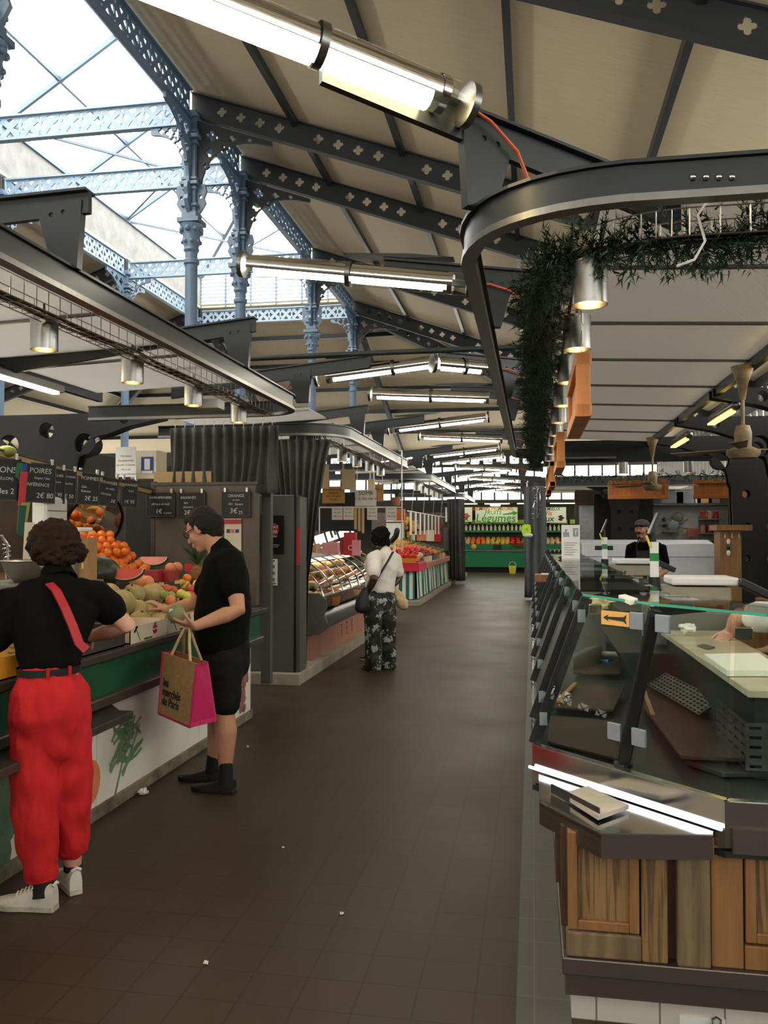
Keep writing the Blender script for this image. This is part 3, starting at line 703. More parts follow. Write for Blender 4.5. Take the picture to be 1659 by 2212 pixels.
MB().bb((.1,2.875,.09),(4.5,YE,.17)).build('base_band', 'brown_steel', bc)
MB().bb((.1,2.93,.2),(.16,YE,.62)).build('side_panel', 'wood_dark', bc)
fx = lambda px: aty(px, 1900, 2.87).x
yb = 2.9
def wdoor(px0, px1, z0, z1):
    x0, x1 = fx(px0), fx(px1); p = MB().bb((x0,yb-.03,z0),(x1,yb-.005,z1)).build('door_panel', 'pine', bc)
    s = .032
    mb = MB()
    for lo, hi in (((x0,z0),(x0+s,z1)),((x1-s,z0),(x1,z1)),((x0+s,z0),(x1-s,z0+s)),((x0+s,z1-s),(x1-s,z1))): mb.bb((lo[0],yb-.045,lo[1]),(hi[0],yb-.025,hi[1]))
    mb.build('door_frame', 'pine_smooth', p, bev=.004)
MB().bb((.1,yb-.004,.2),(4.5,yb+.03,.63)).build('backing', 'wood_dark', bc)
wdoor(1226,1380,.31,.625)
MB().bb((fx(1222),yb-.05,.225),(fx(1384),yb-.003,.305)).build('base_plank', 'pine_grey', bc, bev=.006)
MB().bb((fx(1384),yb-.05,.225),(fx(1440),yb-.003,.63)).build('plank', 'pine', bc, bev=.006)
MB().bb((fx(1460),yb-.055,.222),(fx(1532),yb-.003,.63)).build('plank', 'pine_grey', bc, bev=.008)
MB().bb((fx(1534),yb-.04,.225),(fx(1604),yb-.003,.63)).build('plank', 'pine_smooth', bc, bev=.004)
wdoor(1608,1790,.31,.625)
MB().bb((fx(1606),yb-.042,.225),(fx(1800),yb-.003,.3)).build('base_plank', 'pine_smooth', bc, bev=.004)
for k, (x, z0) in enumerate(((.088,.3),(.073,.42))): MB().bb((x,2.9+.05*k,z0),(x+.022,3.1,.63)).build('side_board', 'wood_dark', bc, bev=.003)
# fascia and deck
up = V((0,0,1))
def wall_(a, c, z0, z1, t=.012): 
    a, c = V(a), V(c); d = (c-a); d.z = 0; n_ = V((d.y,-d.x,0)).normalized()*t
    return MB().hexa([V((a.x,a.y,z0)),V((c.x,c.y,z0)),V((c.x,c.y,z0))-n_,V((a.x,a.y,z0))-n_],[V((a.x,a.y,z1)),V((c.x,c.y,z1)),V((c.x,c.y,z1))-n_,V((a.x,a.y,z1))-n_])
wall_(LB,RB,.61,.753).build('fascia', 'mirror_steel', bc)
wall_(RB,(4.5,2.80,0),.61,.753).build('fascia', 'brown_steel', bc)
wall_((-.004,YE,0),LB,.6,.753).build('fascia', 'brushed', bc)
wall_(RB+V((.02,-.02,0)),(4.5,2.775,0),.6,.675,.03).build('lower_fascia', 'brown_steel', bc)
MB().tube([LB+V((-.012,-.012,-.083)),RB+V((-.012,-.012,-.083))], .006, 12).build('light_strip', 'led', bc) if emit('led', (240,244,255), 3) else 0  # glowing tube added along the chamfer fascia to draw its bright edge line
MB().hexa([(0,YE,.58),LB+V((0,0,-.175)),RB+V((0,0,-.175)),(4.5,2.82,.58),(4.5,3.9,.58),(.95,3.9,.58),(.95,YE,.58)],[(0,YE,.6),LB+V((0,0,-.155)),RB+V((0,0,-.155)),(4.5,2.82,.6),(4.5,3.9,.6),(.95,3.9,.6),(.95,YE,.6)]).build('under_deck', 'deck_steel', bc)
MB().hexa([(0.02,YE,.64),(0.02,3.46,.64),(.6,2.86,.64),(4.5,2.83,.64),(4.5,3.9,.64),(.95,3.9,.64),(.95,YE,.64)],[(0.02,YE,.66),(.02,3.46,.66),(.6,2.86,.66),(4.5,2.83,.66),(4.5,3.9,.66),(.95,3.9,.66),(.95,YE,.66)]).build('deck', 'deck_steel', bc)
for a, c in ((LB,RB),(RB,V((4.5,2.8,.755))),(V((0,YE,.755)),LB)): MB().beam(a+V((.01,.015,-.003)),c+V((.01,.015,-.003)),.03,.012).build('sill', 'chrome', bc)
# glass
def pane(*p, m='case_glass'): MB().quad(*p, t=.006).build('glass_pane', m, bc)
pane(LB, MBm, MT, LT); pane(MBm+V((.02,-.02,0)), RB, RT, MT+V((.02,-.02,0))); pane(RB+V((.015,-.003,0)), (4.5,2.8,.755), (4.5,2.83,1.32), RT+V((.015,-.003,0)))
ys = [3.47,3.93,4.9,5.87,6.9,7.9,8.5,9.5,10.5,11.5,YE]
for a, c in zip(ys,ys[1:]):
    if a == 7.9: continue
    pane((0,c-.02,.755),(0,a+.02,.755),(.21,a+.02,1.34),(.21,c-.02,1.34))
for i, y in enumerate(ys):
    p = MB().beam((.004,y,.76),(.212,y,1.34),.03,.045,up=(1,0,0)).build('post', 'black_paint', bc)
    MB().box((.04,y,.86),(.03,.05,.05)).build('clamp', 'clip_grey', p); MB().box((.19,y,1.27),(.03,.05,.05)).build('clamp', 'clip_grey', p)
po = MB().beam(MBm+V((0,0,.0)),MT,.042,.042,up=(1,0,0)).build('post', 'black_paint', bc, bev=.006)
MB().lathe([(.034,.75),(.034,.765),(.02,.77)], 16, c=(MBm.x,MBm.y,0)).build('foot', 'black_paint', po)
dch = (RB-LB).normalized()
for s in (-1,1):
    for q, t in ((MBm,.12),(MT,-.05)):
        k = (MT-MBm)*(t/.58) if t > 0 else (MT-MBm)*(t/.58)
        MB().beam(q+k+dch*(s*.025)+V((-.012,-.012,0)), q+k+dch*(s*.085)+V((-.012,-.012,0)), .012, .062).build('clip', 'clip_grey', po, bev=.003)
# arrow sticker on the pane
Ma = frame(MT+(MBm-MT)*.085-dch*.155+V((-.012,-.012,0)), dch, y=up)
st = MB().add([Ma @ V(v) for v in ((-.065,-.026,0),(.065,-.026,0),(.065,.026,0),(-.065,.026,0))], [(0,1,2,3)]).build('arrow_sticker', 'arrow_orange', bc)
MB().add([Ma @ V(v) for v in ((-.055,0,.002),(-.03,.012,.002),(-.033,.004,.002),(.04,.008,.002),(.055,.018,.002),(.048,0,.002),(.055,-.018,.002),(.04,-.008,.002),(-.033,-.004,.002),(-.03,-.012,.002))], [tuple(range(10))]).build('arrow', 'ink', st)
# top shelves of glass
sh = MB().hexa([(.2,3.5,1.345),(.42,3.08,1.345),(.7,2.74,1.345),(1.8,2.7,1.345),(1.8,3.0,1.345),(.85,3.05,1.345),(.5,3.6,1.345)],[(.2,3.5,1.353),(.42,3.08,1.353),(.7,2.74,1.353),(1.8,2.7,1.353),(1.8,3.0,1.353),(.85,3.05,1.353),(.5,3.6,1.353)]).build('glass_shelf', 'case_glass', bc)
for a, c in (((.2,3.5),(.42,3.08)),((.42,3.08),(.7,2.74)),((.7,2.74),(1.8,2.7))): MB().beam((*a,1.349),(*c,1.349),.004,.009).build('glass_edge', 'glass_edge', sh)
MB().hexa([(.2,YE,1.345),(.2,3.5,1.345),(.55,3.6,1.345),(.55,YE,1.345)],[(.2,YE,1.353),(.2,3.5,1.353),(.55,3.6,1.353),(.55,YE,1.353)]).build('glass_shelf', 'case_glass', bc)
MB().hexa([MT+V((-.02,-.02,-.03)),MT+V((.17,-.0,-.01)),MT+V((.17,.03,-.01)),MT+V((0,.03,-.03))],[MT+V((-.02,-.02,.005)),MT+V((.17,0,.005)),MT+V((.17,.03,.005)),MT+V((0,.03,.005))]).build('bracket', 'black_paint', bc)
for y in ys[1:]: MB().beam((.2,y,1.335),(.55,y,1.335),.02,.02).build('bracket', 'black_paint', bc)
for p in ((.24,3.42,1.3),(.66,2.86,1.28)): MB().box(p,(.05,.02,.04)).build('hinge', 'chrome', bc, bev=.004)
# customer tray with leaflets
tr = [V((.02,3.03,.655)),V((.207,2.745,.655)),V((.545,2.79,.655)),V((.56,2.85,.655)),V((.02,3.4,.655))]
MB().hexa([p+V((0,0,-.008)) for p in tr],tr).build('customer_tray', 'mirror_steel', bc)
for a, c, mm in ((0,1,'brushed'),(1,2,'brown_steel')):
    MB().hexa([tr[a]+V((0,0,-.07)),tr[c]+V((0,0,-.07)),tr[c]+V((.003,.012,-.07)),tr[a]+V((.005,.012,-.07))],[tr[a]+V((0,0,.006)),tr[c]+V((0,0,.006)),tr[c]+V((.003,.012,.006)),tr[a]+V((.005,.012,.006))]).build('tray_lip', mm, bc)
mat('leaflet', (228,202,198), .35, c2=(170,176,150), scale=7, coat=.4)
q = [atz(1215,1722,.664), atz(1292,1772,.664), atz(1358,1748,.664), atz(1270,1706,.664)]
rt = empty('leaflet_stack', (.17,2.9,.655), 'stack of pale leaflets lying on the steel customer tray', 'leaflets')
for k in range(5): MB().hexa([p+V((0,0,.003*k)) for p in q],[p+V((0,0,.003*k+.0022)) for p in q]).build('sheet', 'leaflet', rt)
a, c = atz(1190,1712,.66), atz(1294,1770,.66)
tag(MB().hexa([a,c,c+V((.004,.006,0)),a+V((.004,.006,0))],[a+V((0,0,.03)),c+V((0,0,.035)),c+V((.004,.006,.035)),a+V((.004,.006,.03))]).build('leaflet_stop', 'dark_plastic'), 'narrow black strip standing on the steel tray before the leaflets', 'strip')
# padlock hasp on the tiled plinth
hp = empty('padlock', (.66,2.89,.03), 'small brass padlock and hasp on the white tiled plinth', 'padlock')
mat('brass', (150,120,66), .4, metal=.9)
MB().bb((.46,2.893,.01),(.6,2.9,.045)).build('hasp', 'white_plastic', hp); MB().bb((.55,2.87,.0),(.59,2.893,.032)).build('body', 'brass', hp, bev=.004)
MB().tube([(.557,2.88,.03),(.557,2.88,.05),(.57,2.88,.058),(.583,2.88,.05),(.583,2.88,.03)], .004, 6).build('shackle', 'chrome', hp)
# loose boards and tools in the case
def flat(pts, z, t, name, m, lab, cat, group=None, zs=None):
    q = [atz(px, py, z+(zs[i] if zs else 0)) for i, (px, py) in enumerate(pts)]
    o = MB().hexa([p+V((0,0,-t)) for p in q], q).build(name, m, bev=.003); return tag(o, lab, cat, group)
G_ = 'brown display boards in the butcher case'
flat([(1183,1600),(1345,1640),(1322,1556),(1190,1545)], .69, .012, 'display_board', 'laminate', 'brown board in the near left corner of the butcher case behind the chamfered pane', 'board', G_)
flat([(1190,1527),(1325,1532),(1350,1482),(1205,1478)], .71, .014, 'display_board', 'laminate', 'brown board catching a lamp reflection left of the black post', 'board', G_)
flat([(1390,1525),(1472,1632),(1659,1640),(1640,1590),(1545,1535),(1400,1478)], .72, .016, 'display_board', 'laminate', 'large brown board right of the black post in the butcher case', 'board', G_)
flat([(1238,1452),(1340,1455),(1340,1430),(1245,1425)], .7, .012, 'display_board', 'laminate', 'brown board beneath the grey scoop', 'board', G_)
flat([(1338,1425),(1402,1428),(1398,1362),(1310,1362)], .74, .012, 'display_board', 'laminate', 'brown board farthest back left of the black post', 'board', G_)
flat([(1478,1640),(1560,1668),(1700,1668),(1700,1640)], .69, .02, 'display_board', 'deck_steel', 'pale-edged board under the large brown board', 'board', G_)
flat([(1256,1420),(1310,1420),(1310,1372),(1258,1372)], .7, .012, 'display_board', 'deck_steel', 'steel tray with waste paper by the aisle-side panes', 'board', G_)
mat('batten', (150,112,74), .6)
for k, ((a, c), l) in enumerate(((((1305,1365),(1340,1420)),'back'),(((1203,1516),(1243,1476)),'front'),(((1387,1480),(1410,1545)),'middle'))):
    tag(MB().beam(atz(*a,.755 if k == 0 else .72),atz(*c,.755 if k == 0 else .72),.02,.012).build('price_rail','batten'), f'thin wooden price rail on the {l} brown board of the butcher case', 'rail')
def grille(q, lab, nu=16, nv=6, t=.008):
    q = [V(p) for p in q]; x = q[1]-q[0]; y = q[3]-q[0]; L, W = x.length, y.length; M = frame(q[0], x, y=y)
    sp = [rect(0,0,L,W)]+[rect(L*(i+.2)/nu, W*(j+.25)/nv, L*(i+.8)/nu, W*(j+.75)/nv) for i in range(nu) for j in range(nv)]
    return tag(MB().plate(sp, t, M).build('vent_grille', 'deck_steel'), lab, 'grille')
grille([atz(1398,1480,.74),atz(1510,1545,.74),atz(1540,1543,.76),atz(1430,1476,.77)], 'perforated grey grille lying loose behind the large brown board')
bk = empty('perforated_basket', (1.2,3.3,.68), 'grey slotted metal basket under the stone worktop, right edge', 'basket')
b0, b1 = atz(1592,1600,.69), atz(1628,1600,.69)
def slots(L, H, nu, nv): return [rect(0,0,L,H)]+[rect(L*(i+.2)/nu, H*(j+.3)/nv, L*(i+.8)/nu, H*(j+.62)/nv) for i in range(nu) for j in range(nv)]
pA = aty(1590,1590,3.62); pB = aty(1618,1600,3.38)
MB().plate(slots(.48,.18,5,5), .004, frame((.785,3.9,.7),(.02,-1,0),y=up)).build('side', 'satin_steel', bk); MB().plate(slots(.36,.18,5,5), .004, frame((.79,3.42,.7),(1,0,0),y=up)).build('front', 'satin_steel', bk)
# stone worktop island
wt = empty('stone_worktop', (1.2,4.6,.6), 'beige stone worktop standing inside the butcher case', 'worktop')
q = [V((.775,5.45,1.0)),V((1.13,5.48,1.0)),V((1.13,3.44,1.0)),V((.806,3.44,1.0))]
MB().hexa([p+V((0,0,-.03)) for p in q][::-1], q[::-1]).build('slab', 'stone_top', wt, bev=.004)
i_ = [V((p.x+(.03 if p.x < 1 else 0), p.y+(.03 if p.y < 4 else -.03), 0)) for p in q]
MB().hexa([V((p.x,p.y,.66)) for p in i_][::-1], [V((p.x,p.y,.97)) for p in i_][::-1]).build('body', 'deck_steel', wt)
flat([(1520,1412),(1570,1447),(1690,1447),(1640,1410)], 1.03, .028, 'cutting_board', 'cut_board', 'thick white plastic cutting board on the stone worktop', 'cutting board')
flat([(1505,1394),(1530,1402),(1545,1397),(1520,1390)], 1.006, .004, 'steel_dish', 'brushed', 'small shiny steel dish beside the white cutting board', 'dish')
def crumple(c, r, lab, m='paper', seed=1, sq=.6):
    mb = MB().ball((0,0,0), 1, 14, 10); rn = V((seed*3.1,seed,0))
    mb.v = [p*(r*(1+.9*(noise.noise(p*1.7+rn)))) for p in mb.v]; mb.v = [V((p.x,p.y,p.z*sq))+V(c) for p in mb.v]
    zmin = min(p.z for p in mb.v); mb.v = [p+V((0,0,c[2]-zmin)) for p in mb.v]
    return tag(mb.build('crumpled_paper', m), lab, 'paper')
crumple(atz(1486,1372,1.001), .045, 'crumpled white tissue on the stone worktop')
mat('greaseproof', (214,200,150), .7)
for k, (px, py, r_, l) in enumerate(((1292,1325,.1,'yellowish'),(1330,1318,.07,'smaller yellowish'))): crumple(atz(px,py,.95 if 0 else .9), r_, f'{l} crumpled butcher paper behind the arrow sticker', 'greaseproof', k+2)
b_ = MB().hexa([(.62,5.2,.66),(1.0,5.2,.66),(1.0,6.6,.66),(.62,6.6,.66)],[(.5,5.2,.89),(1.0,5.2,.89),(1.0,6.6,.89),(.5,6.6,.89)]).build('steel_bin', 'deck_steel'); tag(b_, 'steel sink unit holding crumpled butcher paper', 'sink')
# scoop
sc = empty('meat_scoop', atz(1270,1415,.7), 'grey plastic scoop with round handle lying in the case', 'scoop'); a, c = atz(1235,1432,.74), atz(1296,1412,.76); e = atz(1342,1415,.78)
MB().tube([a,(a+c)/2,c,c+(e-c)*.15], [.05,.07,.06,.018], 14, ry=[.012,.03,.03,.018]).build('bowl', 'machine_grey', sc, smooth=True); MB().caps([c+(e-c)*.1,e], .02, 12).build('handle', 'machine_grey', sc, smooth=True)
tag(MB().caps([atz(1296,1426,.72),atz(1312,1428,.72),atz(1322,1425,.72)], [.006,.012,.005], 8).build('glove', mat('blue_nitrile',(70,150,210),.5).name, smooth=True), 'crumpled blue glove tip beside the scoop', 'glove')
# scales with customer displays
def scale(px, zc, zb, sc_, lab):
    y = zc; o = aty(px, 1150, y); x0 = o.x; r = empty('shop_scale', (x0,y,zb), lab, 'scale', 'counter scales of the butcher')
    S = sc_
    MB().bb((x0+.03,y,zb+.03),(x0+.46,y+.3,zb+.14)).build('body', 'scale_grey', r, bev=.01); MB().bb((x0+.1,y-.02,zb+.15),(x0+.5,y+.32,zb+.2)).build('pan', 'white_plastic', r, bev=.012)
    MB().beam((x0+.5,y+.05,zb+.18),(x0+.68,y+.05,zb+.09),.2,.05).build('keyboard', 'dark_plastic', r, bev=.008)
    for k in (.08,.4): MB().lathe([(.02,zb),(.02,zb+.03)], 10, c=(x0+k,y+.05,0)).build('foot', 'dark_plastic', r)
    MB().ball((x0+.07,y,zb+.08), .012, 8, 6).build('level', 'white_plastic', r); 
    for k in (.16,.2): MB().box((x0+k,y-.002,zb+.07),(.02,.006,.016)).build('socket', 'dark_plastic', r)
    p = MB().lathe([(.027,zb-.05),(.027,zb+.42)], 16, c=(x0,y,0)).build('display_pole', 'white_plastic', r, smooth=True)
    MB().lathe([(.037,zb+.1),(.037,zb+.2)], 16, c=(x0,y,0)).build('joint', 'dark_plastic', p, smooth=True); MB().lathe([(.028,zb+.3),(.028,zb+.35)], 16, c=(x0,y,0)).build('tape', 'green_tape', p, smooth=True)
    MB().tube([(x0,y,zb+.42),(x0-.01,y,zb+.5)], .014, 8).build('neck', 'dark_plastic', p); MB().quad((x0-.03,y-.06,zb+.47),(x0-.03,y+.06,zb+.47),(x0+.025,y+.06,zb+.6),(x0+.025,y-.06,zb+.6), .016).build('display', 'dark_plastic', p)
    MB().beam((x0-.05,y-.02,zb+.46),(x0-.025,y-.02,zb+.39),.01,.014).build('bracket', 'yellow_paint', p)
scale(1413, 5.56, 1.12, 1, 'nearer grey counter scale with white display pole taped green'); scale(1306, 8.9, 1.13, 1, 'farther grey counter scale left of the butcher in a cap')
def cabinet(lo, hi, n, lab, m='machine_grey'):
    r = empty('drawer_cabinet', ((lo[0]+hi[0])/2,lo[1],lo[2]), lab, 'cabinet', 'grey drawer cabinets in the butcher stall'); MB().bb(lo,hi).build('body', m, r)
    h = (hi[2]-lo[2])/n
    for k in range(n): MB().bb((lo[0]+.006,lo[1]-.014,lo[2]+h*k+.006),(hi[0]-.006,lo[1],lo[2]+h*(k+1)-.006)).build('drawer', m, r, bev=.004)
cabinet((.74,5.52,.0),(1.4,6.1,1.12), 5, 'grey cabinet of drawers under the nearer scale'); cabinet((.75,9.0,0),(1.5,9.6,1.12), 5, 'grey cabinet of drawers under the farther scale')
cabinet((.66,6.7,0),(.95,8.6,1.0), 4, 'low dark cabinet between the two scales', 'deck_steel')
tag(MB().bb((1.42,5.25,1.13),(2.3,5.85,1.18)).build('wood_block', 'pine_smooth', bev=.006), 'thick wooden chopping table at the right edge by the sausages', 'table')
tag(MB().bb((1.16,5.2,.5),(1.38,5.34,1.14)).build('waste_cabinet','pine_smooth',bev=.006), 'orange-brown wooden cabinet behind the stone worktop', 'cabinet')
MB().bb((1.5,5.3,0),(2.25,5.8,1.13)).build('base', 'wood_dark', bpy.data.objects['wood_block']) 
mat('sausage', (110,44,34), .4, c2=(70,24,22), scale=20); mat('sausage_orange', (170,80,40), .4, var=.25, scale=20)
for k, (a, c, r_, mm, l) in enumerate((((1.5,5.4,1.21),(1.74,5.36,1.21),.03,'sausage','fat dark sausage at the back of the wooden chopping table'),((1.56,5.3,1.202),(1.8,5.31,1.202),.022,'sausage_orange','thin orange sausage in front on the chopping table'),((1.66,5.42,1.206),(1.86,5.48,1.206),.026,'sausage','short dark sausage at the right of the chopping table'))):
    tag(MB().caps([a,((a[0]+c[0])/2,(a[1]+c[1])/2+.01,a[2]),c], r_, 10).build('sausage', mm, smooth=True), l, 'sausage', 'sausages on the chopping table')
# jar and boxes at right edge behind the table
jr = empty('glass_jar', (2.05,6.0,1.15), 'clear glass jar with red-lidded pots beside the pierced frame', 'jar'); MB().lathe([(.07,1.18),(.1,1.2),(.1,1.33),(.06,1.38),(.06,1.41)], 20, c=(1.66,5.7,0), cap=False).build('jar', 'case_glass', jr, smooth=True)
for k in range(3): tag(MB().bb((1.74,5.62,1.18+k*.09),(1.92,5.76,1.26+k*.09)).build('carton', mat(f'carton{k}',((200,190,170),(170,40,36),(190,150,120))[k],.6).name), ('white','red','tan')[k]+' carton stacked at the right edge beside the glass jar', 'box', 'cartons beside the glass jar')
# upright timber with hooks, standing papers, small things
ut = empty('timber_upright', (2.2,9.6,0), 'orange timber upright with hooks left of the pierced frame', 'post')
MB().bb((1.98,9.6,0),(2.2,9.9,1.62)).build('post', 'pine_smooth', ut, bev=.01); MB().bb((1.94,9.55,1.62),(2.3,9.95,1.68)).build('shelf', 'pine_smooth', ut)
for k in range(3): MB().tube([(2.02+.07*k,9.56,1.6),(2.02+.07*k,9.53,1.58),(2.02+.07*k,9.53,1.54)], .006, 6).build('hook', 'wire', ut)
for k in range(3): MB().ball((2.06,9.57,1.5-.06*k), .02, 8, 6, sc=(1,1,1.6)).build('spice_bag', ('white_plastic','dark_plastic','white_plastic')[k], ut)
pp = aty(1233,1210,8.2)
sg = empty('standing_notice', (pp.x,8.2,1.3), 'tall white notice with thumbs-up picture standing on the glass counter', 'notice')
MB().box((pp.x,8.2,1.49),(.17,.006,.36)).build('sheet', 'paper', sg)
mat('pale_print', (150,150,166), .7); 
th = MB().bb((pp.x-.07,8.194,1.56),(pp.x-.015,8.197,1.6)); th.tube([(pp.x-.05,8.195,1.6),(pp.x-.04,8.195,1.63)], .008, 6); th.build('thumb_print', 'pale_print', sg)
MB().bb((pp.x+.02,8.194,1.56),(pp.x+.07,8.197,1.64)).build('square_print', 'pale_print', sg); MB().text('f', .07, frame((pp.x+.047,8.192,1.598),(1,0,0),y=up)).build('letter_print', 'paper', sg)
for k in range(6): MB().bb((pp.x-.06,8.194,1.5-.022*k),(pp.x+.06-.02*(k%3),8.197,1.505-.022*k)).build('text_line', 'pale_print', sg)
tag(MB().bb((.02,7.95,1.14),(.25,8.2,1.21)).build('wood_box', 'pine_smooth', bev=.006), 'pale wooden box bridging the gap in the aisle-side glass', 'box'); tag(MB().bb((.08,8.0,1.21),(.2,8.15,1.216)).build('receipt','paper'), 'white slip lying on the pale wooden box', 'paper')
flat([(1336,1285),(1362,1296),(1378,1292),(1350,1283)], 1.36, .02, 'paper_pad', 'cut_board', 'cream paper pad on the glass top left of the nearer scale', 'pad')
bt = empty('card_reader', (.5,11.9,1.35), 'black two-armed stand on the far counter left of the butcher', 'stand'); MB().bb((.93,11.8,1.2),(.97,11.84,1.42)).build('stem', 'dark_plastic', bt); MB().bb((.83,11.8,1.36),(1.07,11.84,1.42)).build('head', 'dark_plastic', bt, bev=.01)
# ================================================================ near left fruit stall
mat('counter_white', (240,236,228), .5, c2=(222,214,200), scale=2.2); mat('kerb_dirty', (150,138,118), .8, c2=(74,62,50), scale=6, bump=.3)
mat('green_band', (16,88,58), .4, c2=(12,66,46), scale=4); mat('counter_dark', (70,66,60), .45, metal=.4, var=.15)
mat('wall_brown', (106,94,80), .45, metal=.1, c2=(84,76,66), scale=2.5); mat('wood_slat', (190,160,112), .6, var=.15); mat('crate_wood', (206,176,124), .65, var=.15, scale=6)
mat('crate_white', (226,216,194), .6, var=.05); mat('crate_red', (150,36,34), .5); mat('cardboard', (168,130,90), .75, var=.12); mat('crate_dark', (56,50,46), .6)
mat('orange_peel', (238,128,36), .38, c2=(226,108,24), scale=4, bump=.12, bscale=60); mat('melon_skin', (190,170,112), .6, c2=(160,144,96), scale=9, bump=.35, bscale=26)
mat('melon_stripe', (70,92,60), .6, c2=(158,160,120), scale=3.4); mat('watermelon_skin', (30,48,30), .4, c2=(20,32,22), scale=8); mat('watermelon_flesh', (206,70,74), .25, c2=(226,104,92), scale=5); mat('watermelon_rind', (206,206,160), .5)
mat('pink_flesh', (198,120,150), .2, c2=(236,150,110), scale=3)
mat('apple_red', (180,36,40), .3, c2=(214,120,70), scale=3); mat('apple_yellow', (216,206,90), .35, var=.08); mat('apple_green', (146,158,70), .35, var=.1); mat('peach', (214,92,70), .5, c2=(234,150,96), scale=3)
mat('grapefruit', (232,150,96), .4, c2=(214,120,84), scale=3); mat('banana', (226,186,70), .45, c2=(196,160,60), scale=4); mat('pine_fruit', (150,100,46), .7, c2=(96,64,30), scale=30, bump=.6, bscale=40); mat('leaf_green', (62,92,48), .6, c2=(40,66,36), scale=6)
mat('stem_brown', (70,56,34), .8); mat('chalkboard', (22,24,24), .5, var=.2, scale=3); mat('board_frame', (78,72,64), .5, metal=.2); mat('chalk', (214,214,208), .9); mat('clip_silver', (180,180,176), .3, metal=.8)
mat('red_paint', (190,36,46), .4); mat('logo_green', (40,110,60), .6); mat('yellow_bag', (226,160,40), .5, var=.1); mat('yellow_card', (238,226,130), .7, var=.03); mat('green_plastic', (14,104,70), .45, var=.1)
mat('blue_print', (40,70,150), .6); mat('bean_green', (126,152,116), .7, c2=(88,120,92), scale=10); mat('print_red', (168,110,100), .7, c2=(120,70,66), scale=14); mat('print_leaf', (104,130,104), .8, c2=(70,98,78), scale=6)
m = mat('cabinet_grey', (98,96,90), .42, metal=.1, c2=(78,77,73), scale=2.5)
mat('true_mirror', (225,225,222), .015, metal=1, var=.01)
# counter
fc = empty('fruit_counter', (-2.6,4,0), 'fruit stall counter on the left with white printed front and green band', 'counter')
for k, (a, c) in enumerate(((-1,2.6),(2.605,4.42),(4.425,5.9),(5.905,7.05))): MB().bb((-2.43,a,.07),(-2.4,c,.67)).build('front_panel', 'counter_white', fc)
MB().bb((-2.5,-1,0),(-2.385,7.08,.075)).build('kerb', 'kerb_dirty', fc, bev=.008)
MB().bb((-2.42,-1,.655),(-2.27,7.03,.715)).build('steel_rail', 'brown_steel', fc, bev=.01); MB().bb((-2.42,-1,.71),(-2.31,7.02,.92)).build('green_band', 'green_band', fc)
MB().bb((-2.5,-1,.915),(-2.24,7.03,.955)).build('top_edge', 'counter_dark', fc, bev=.005)
MB().hexa([(-2.41,-1,.6),(-2.41,4.55,.6),(-2.2,4.3,.6),(-2.12,4.3,.6),(-2.12,-1,.6)],[(-2.41,-1,.64),(-2.41,4.55,.64),(-2.2,4.3,.64),(-2.12,4.3,.64),(-2.12,-1,.64)]).build('bag_shelf', 'counter_dark', fc, bev=.004)
MB().hexa([(-2.5,-1,.9),(-2.5,7.03,.9),(-2.7,7.7,.9),(-3.95,7.7,.9),(-3.95,-1,.9)],[(-2.5,-1,.945),(-2.5,7.03,.945),(-2.7,7.7,1.0),(-3.95,7.7,1.3),(-3.95,-1,1.3)]).build('display_deck', 'wood_dark', fc)
MB().bb((-3.7,-1,.05),(-2.5,7.03,.9)).build('body', 'crate_dark', fc)
# printed vegetables on the front: green beans, radishes, lettuce, tomato
rn = random.Random(5); mb = MB()
bcx, bcz = atx(272,1605,-2.4).y, atx(272,1605,-2.4).z
def flatrib(mb, pts, w, x=-2.398, t=.003):
    for i in range(len(pts)-1):
        (y0,z0),(y1,z1) = pts[i],pts[i+1]; d = V((0,y1-y0,z1-z0)).normalized(); n_ = V((0,-d.z,d.y))*w
        p, q = V((x,y0,z0)), V((x,y1,z1)); mb.hexa([p-n_,q-n_,q+n_,p+n_],[p-n_*.8+V((t,0,0)),q-n_*.8+V((t,0,0)),q+n_*.8+V((t,0,0)),p+n_*.8+V((t,0,0))])
for k in range(24):
    a = rn.uniform(-.9,.9)+(pi if k%2 else 0); cy_, cz_ = bcx+rn.uniform(-.1,.1), bcz+rn.uniform(-.1,.12); L = rn.uniform(.1,.17); cv = rn.uniform(-.05,.05)
    flatrib(mb, x=-2.3985+k*.0004, w=.0085, pts=[(cy_+L*t*cos(a)-cv*sin(a)*(t*t-.5), cz_+L*t*sin(a)+cv*cos(a)*(t*t-.5)) for t in (-.9,-.5,0,.5,.9)])
flatrib(mb, [(bcx-.02,bcz-.05),(bcx-.1,bcz-.2),(bcx-.15,bcz-.3)], .009)
bp_ = mb.build('printed_beans', 'bean_green', fc); bp_['kind'] = 'stuff'
mb = MB(); ry_, rz_ = atx(520,1480,-2.4).y, atx(520,1480,-2.4).z
for k in range(46):
    t = rn.random(); mb.ball((-2.397, ry_+rn.uniform(-.2,.2)*(1-.5*t), rz_+.17-t*.38), .03, 8, 6, sc=(.15,1,1.1))
mb.build('printed_radishes', 'print_red', fc)['kind'] = 'stuff'
mb = MB(); ly, lz = atx(4,1770,-2.4).y, atx(4,1770,-2.4).z
for k in range(16): mb.ball((-2.397, ly+rn.uniform(-.12,.08), lz+rn.uniform(-.2,.2)), .07, 10, 6, sc=(.1,1,1.3))
mb.build('printed_lettuce', 'print_leaf', fc)['kind'] = 'stuff'
tp = atx(196,1690,-2.4); MB().ball((-2.397,tp.y,tp.z), .1, 16, 10, sc=(.06,1,1.2)).build('printed_squash', 'peach', fc)
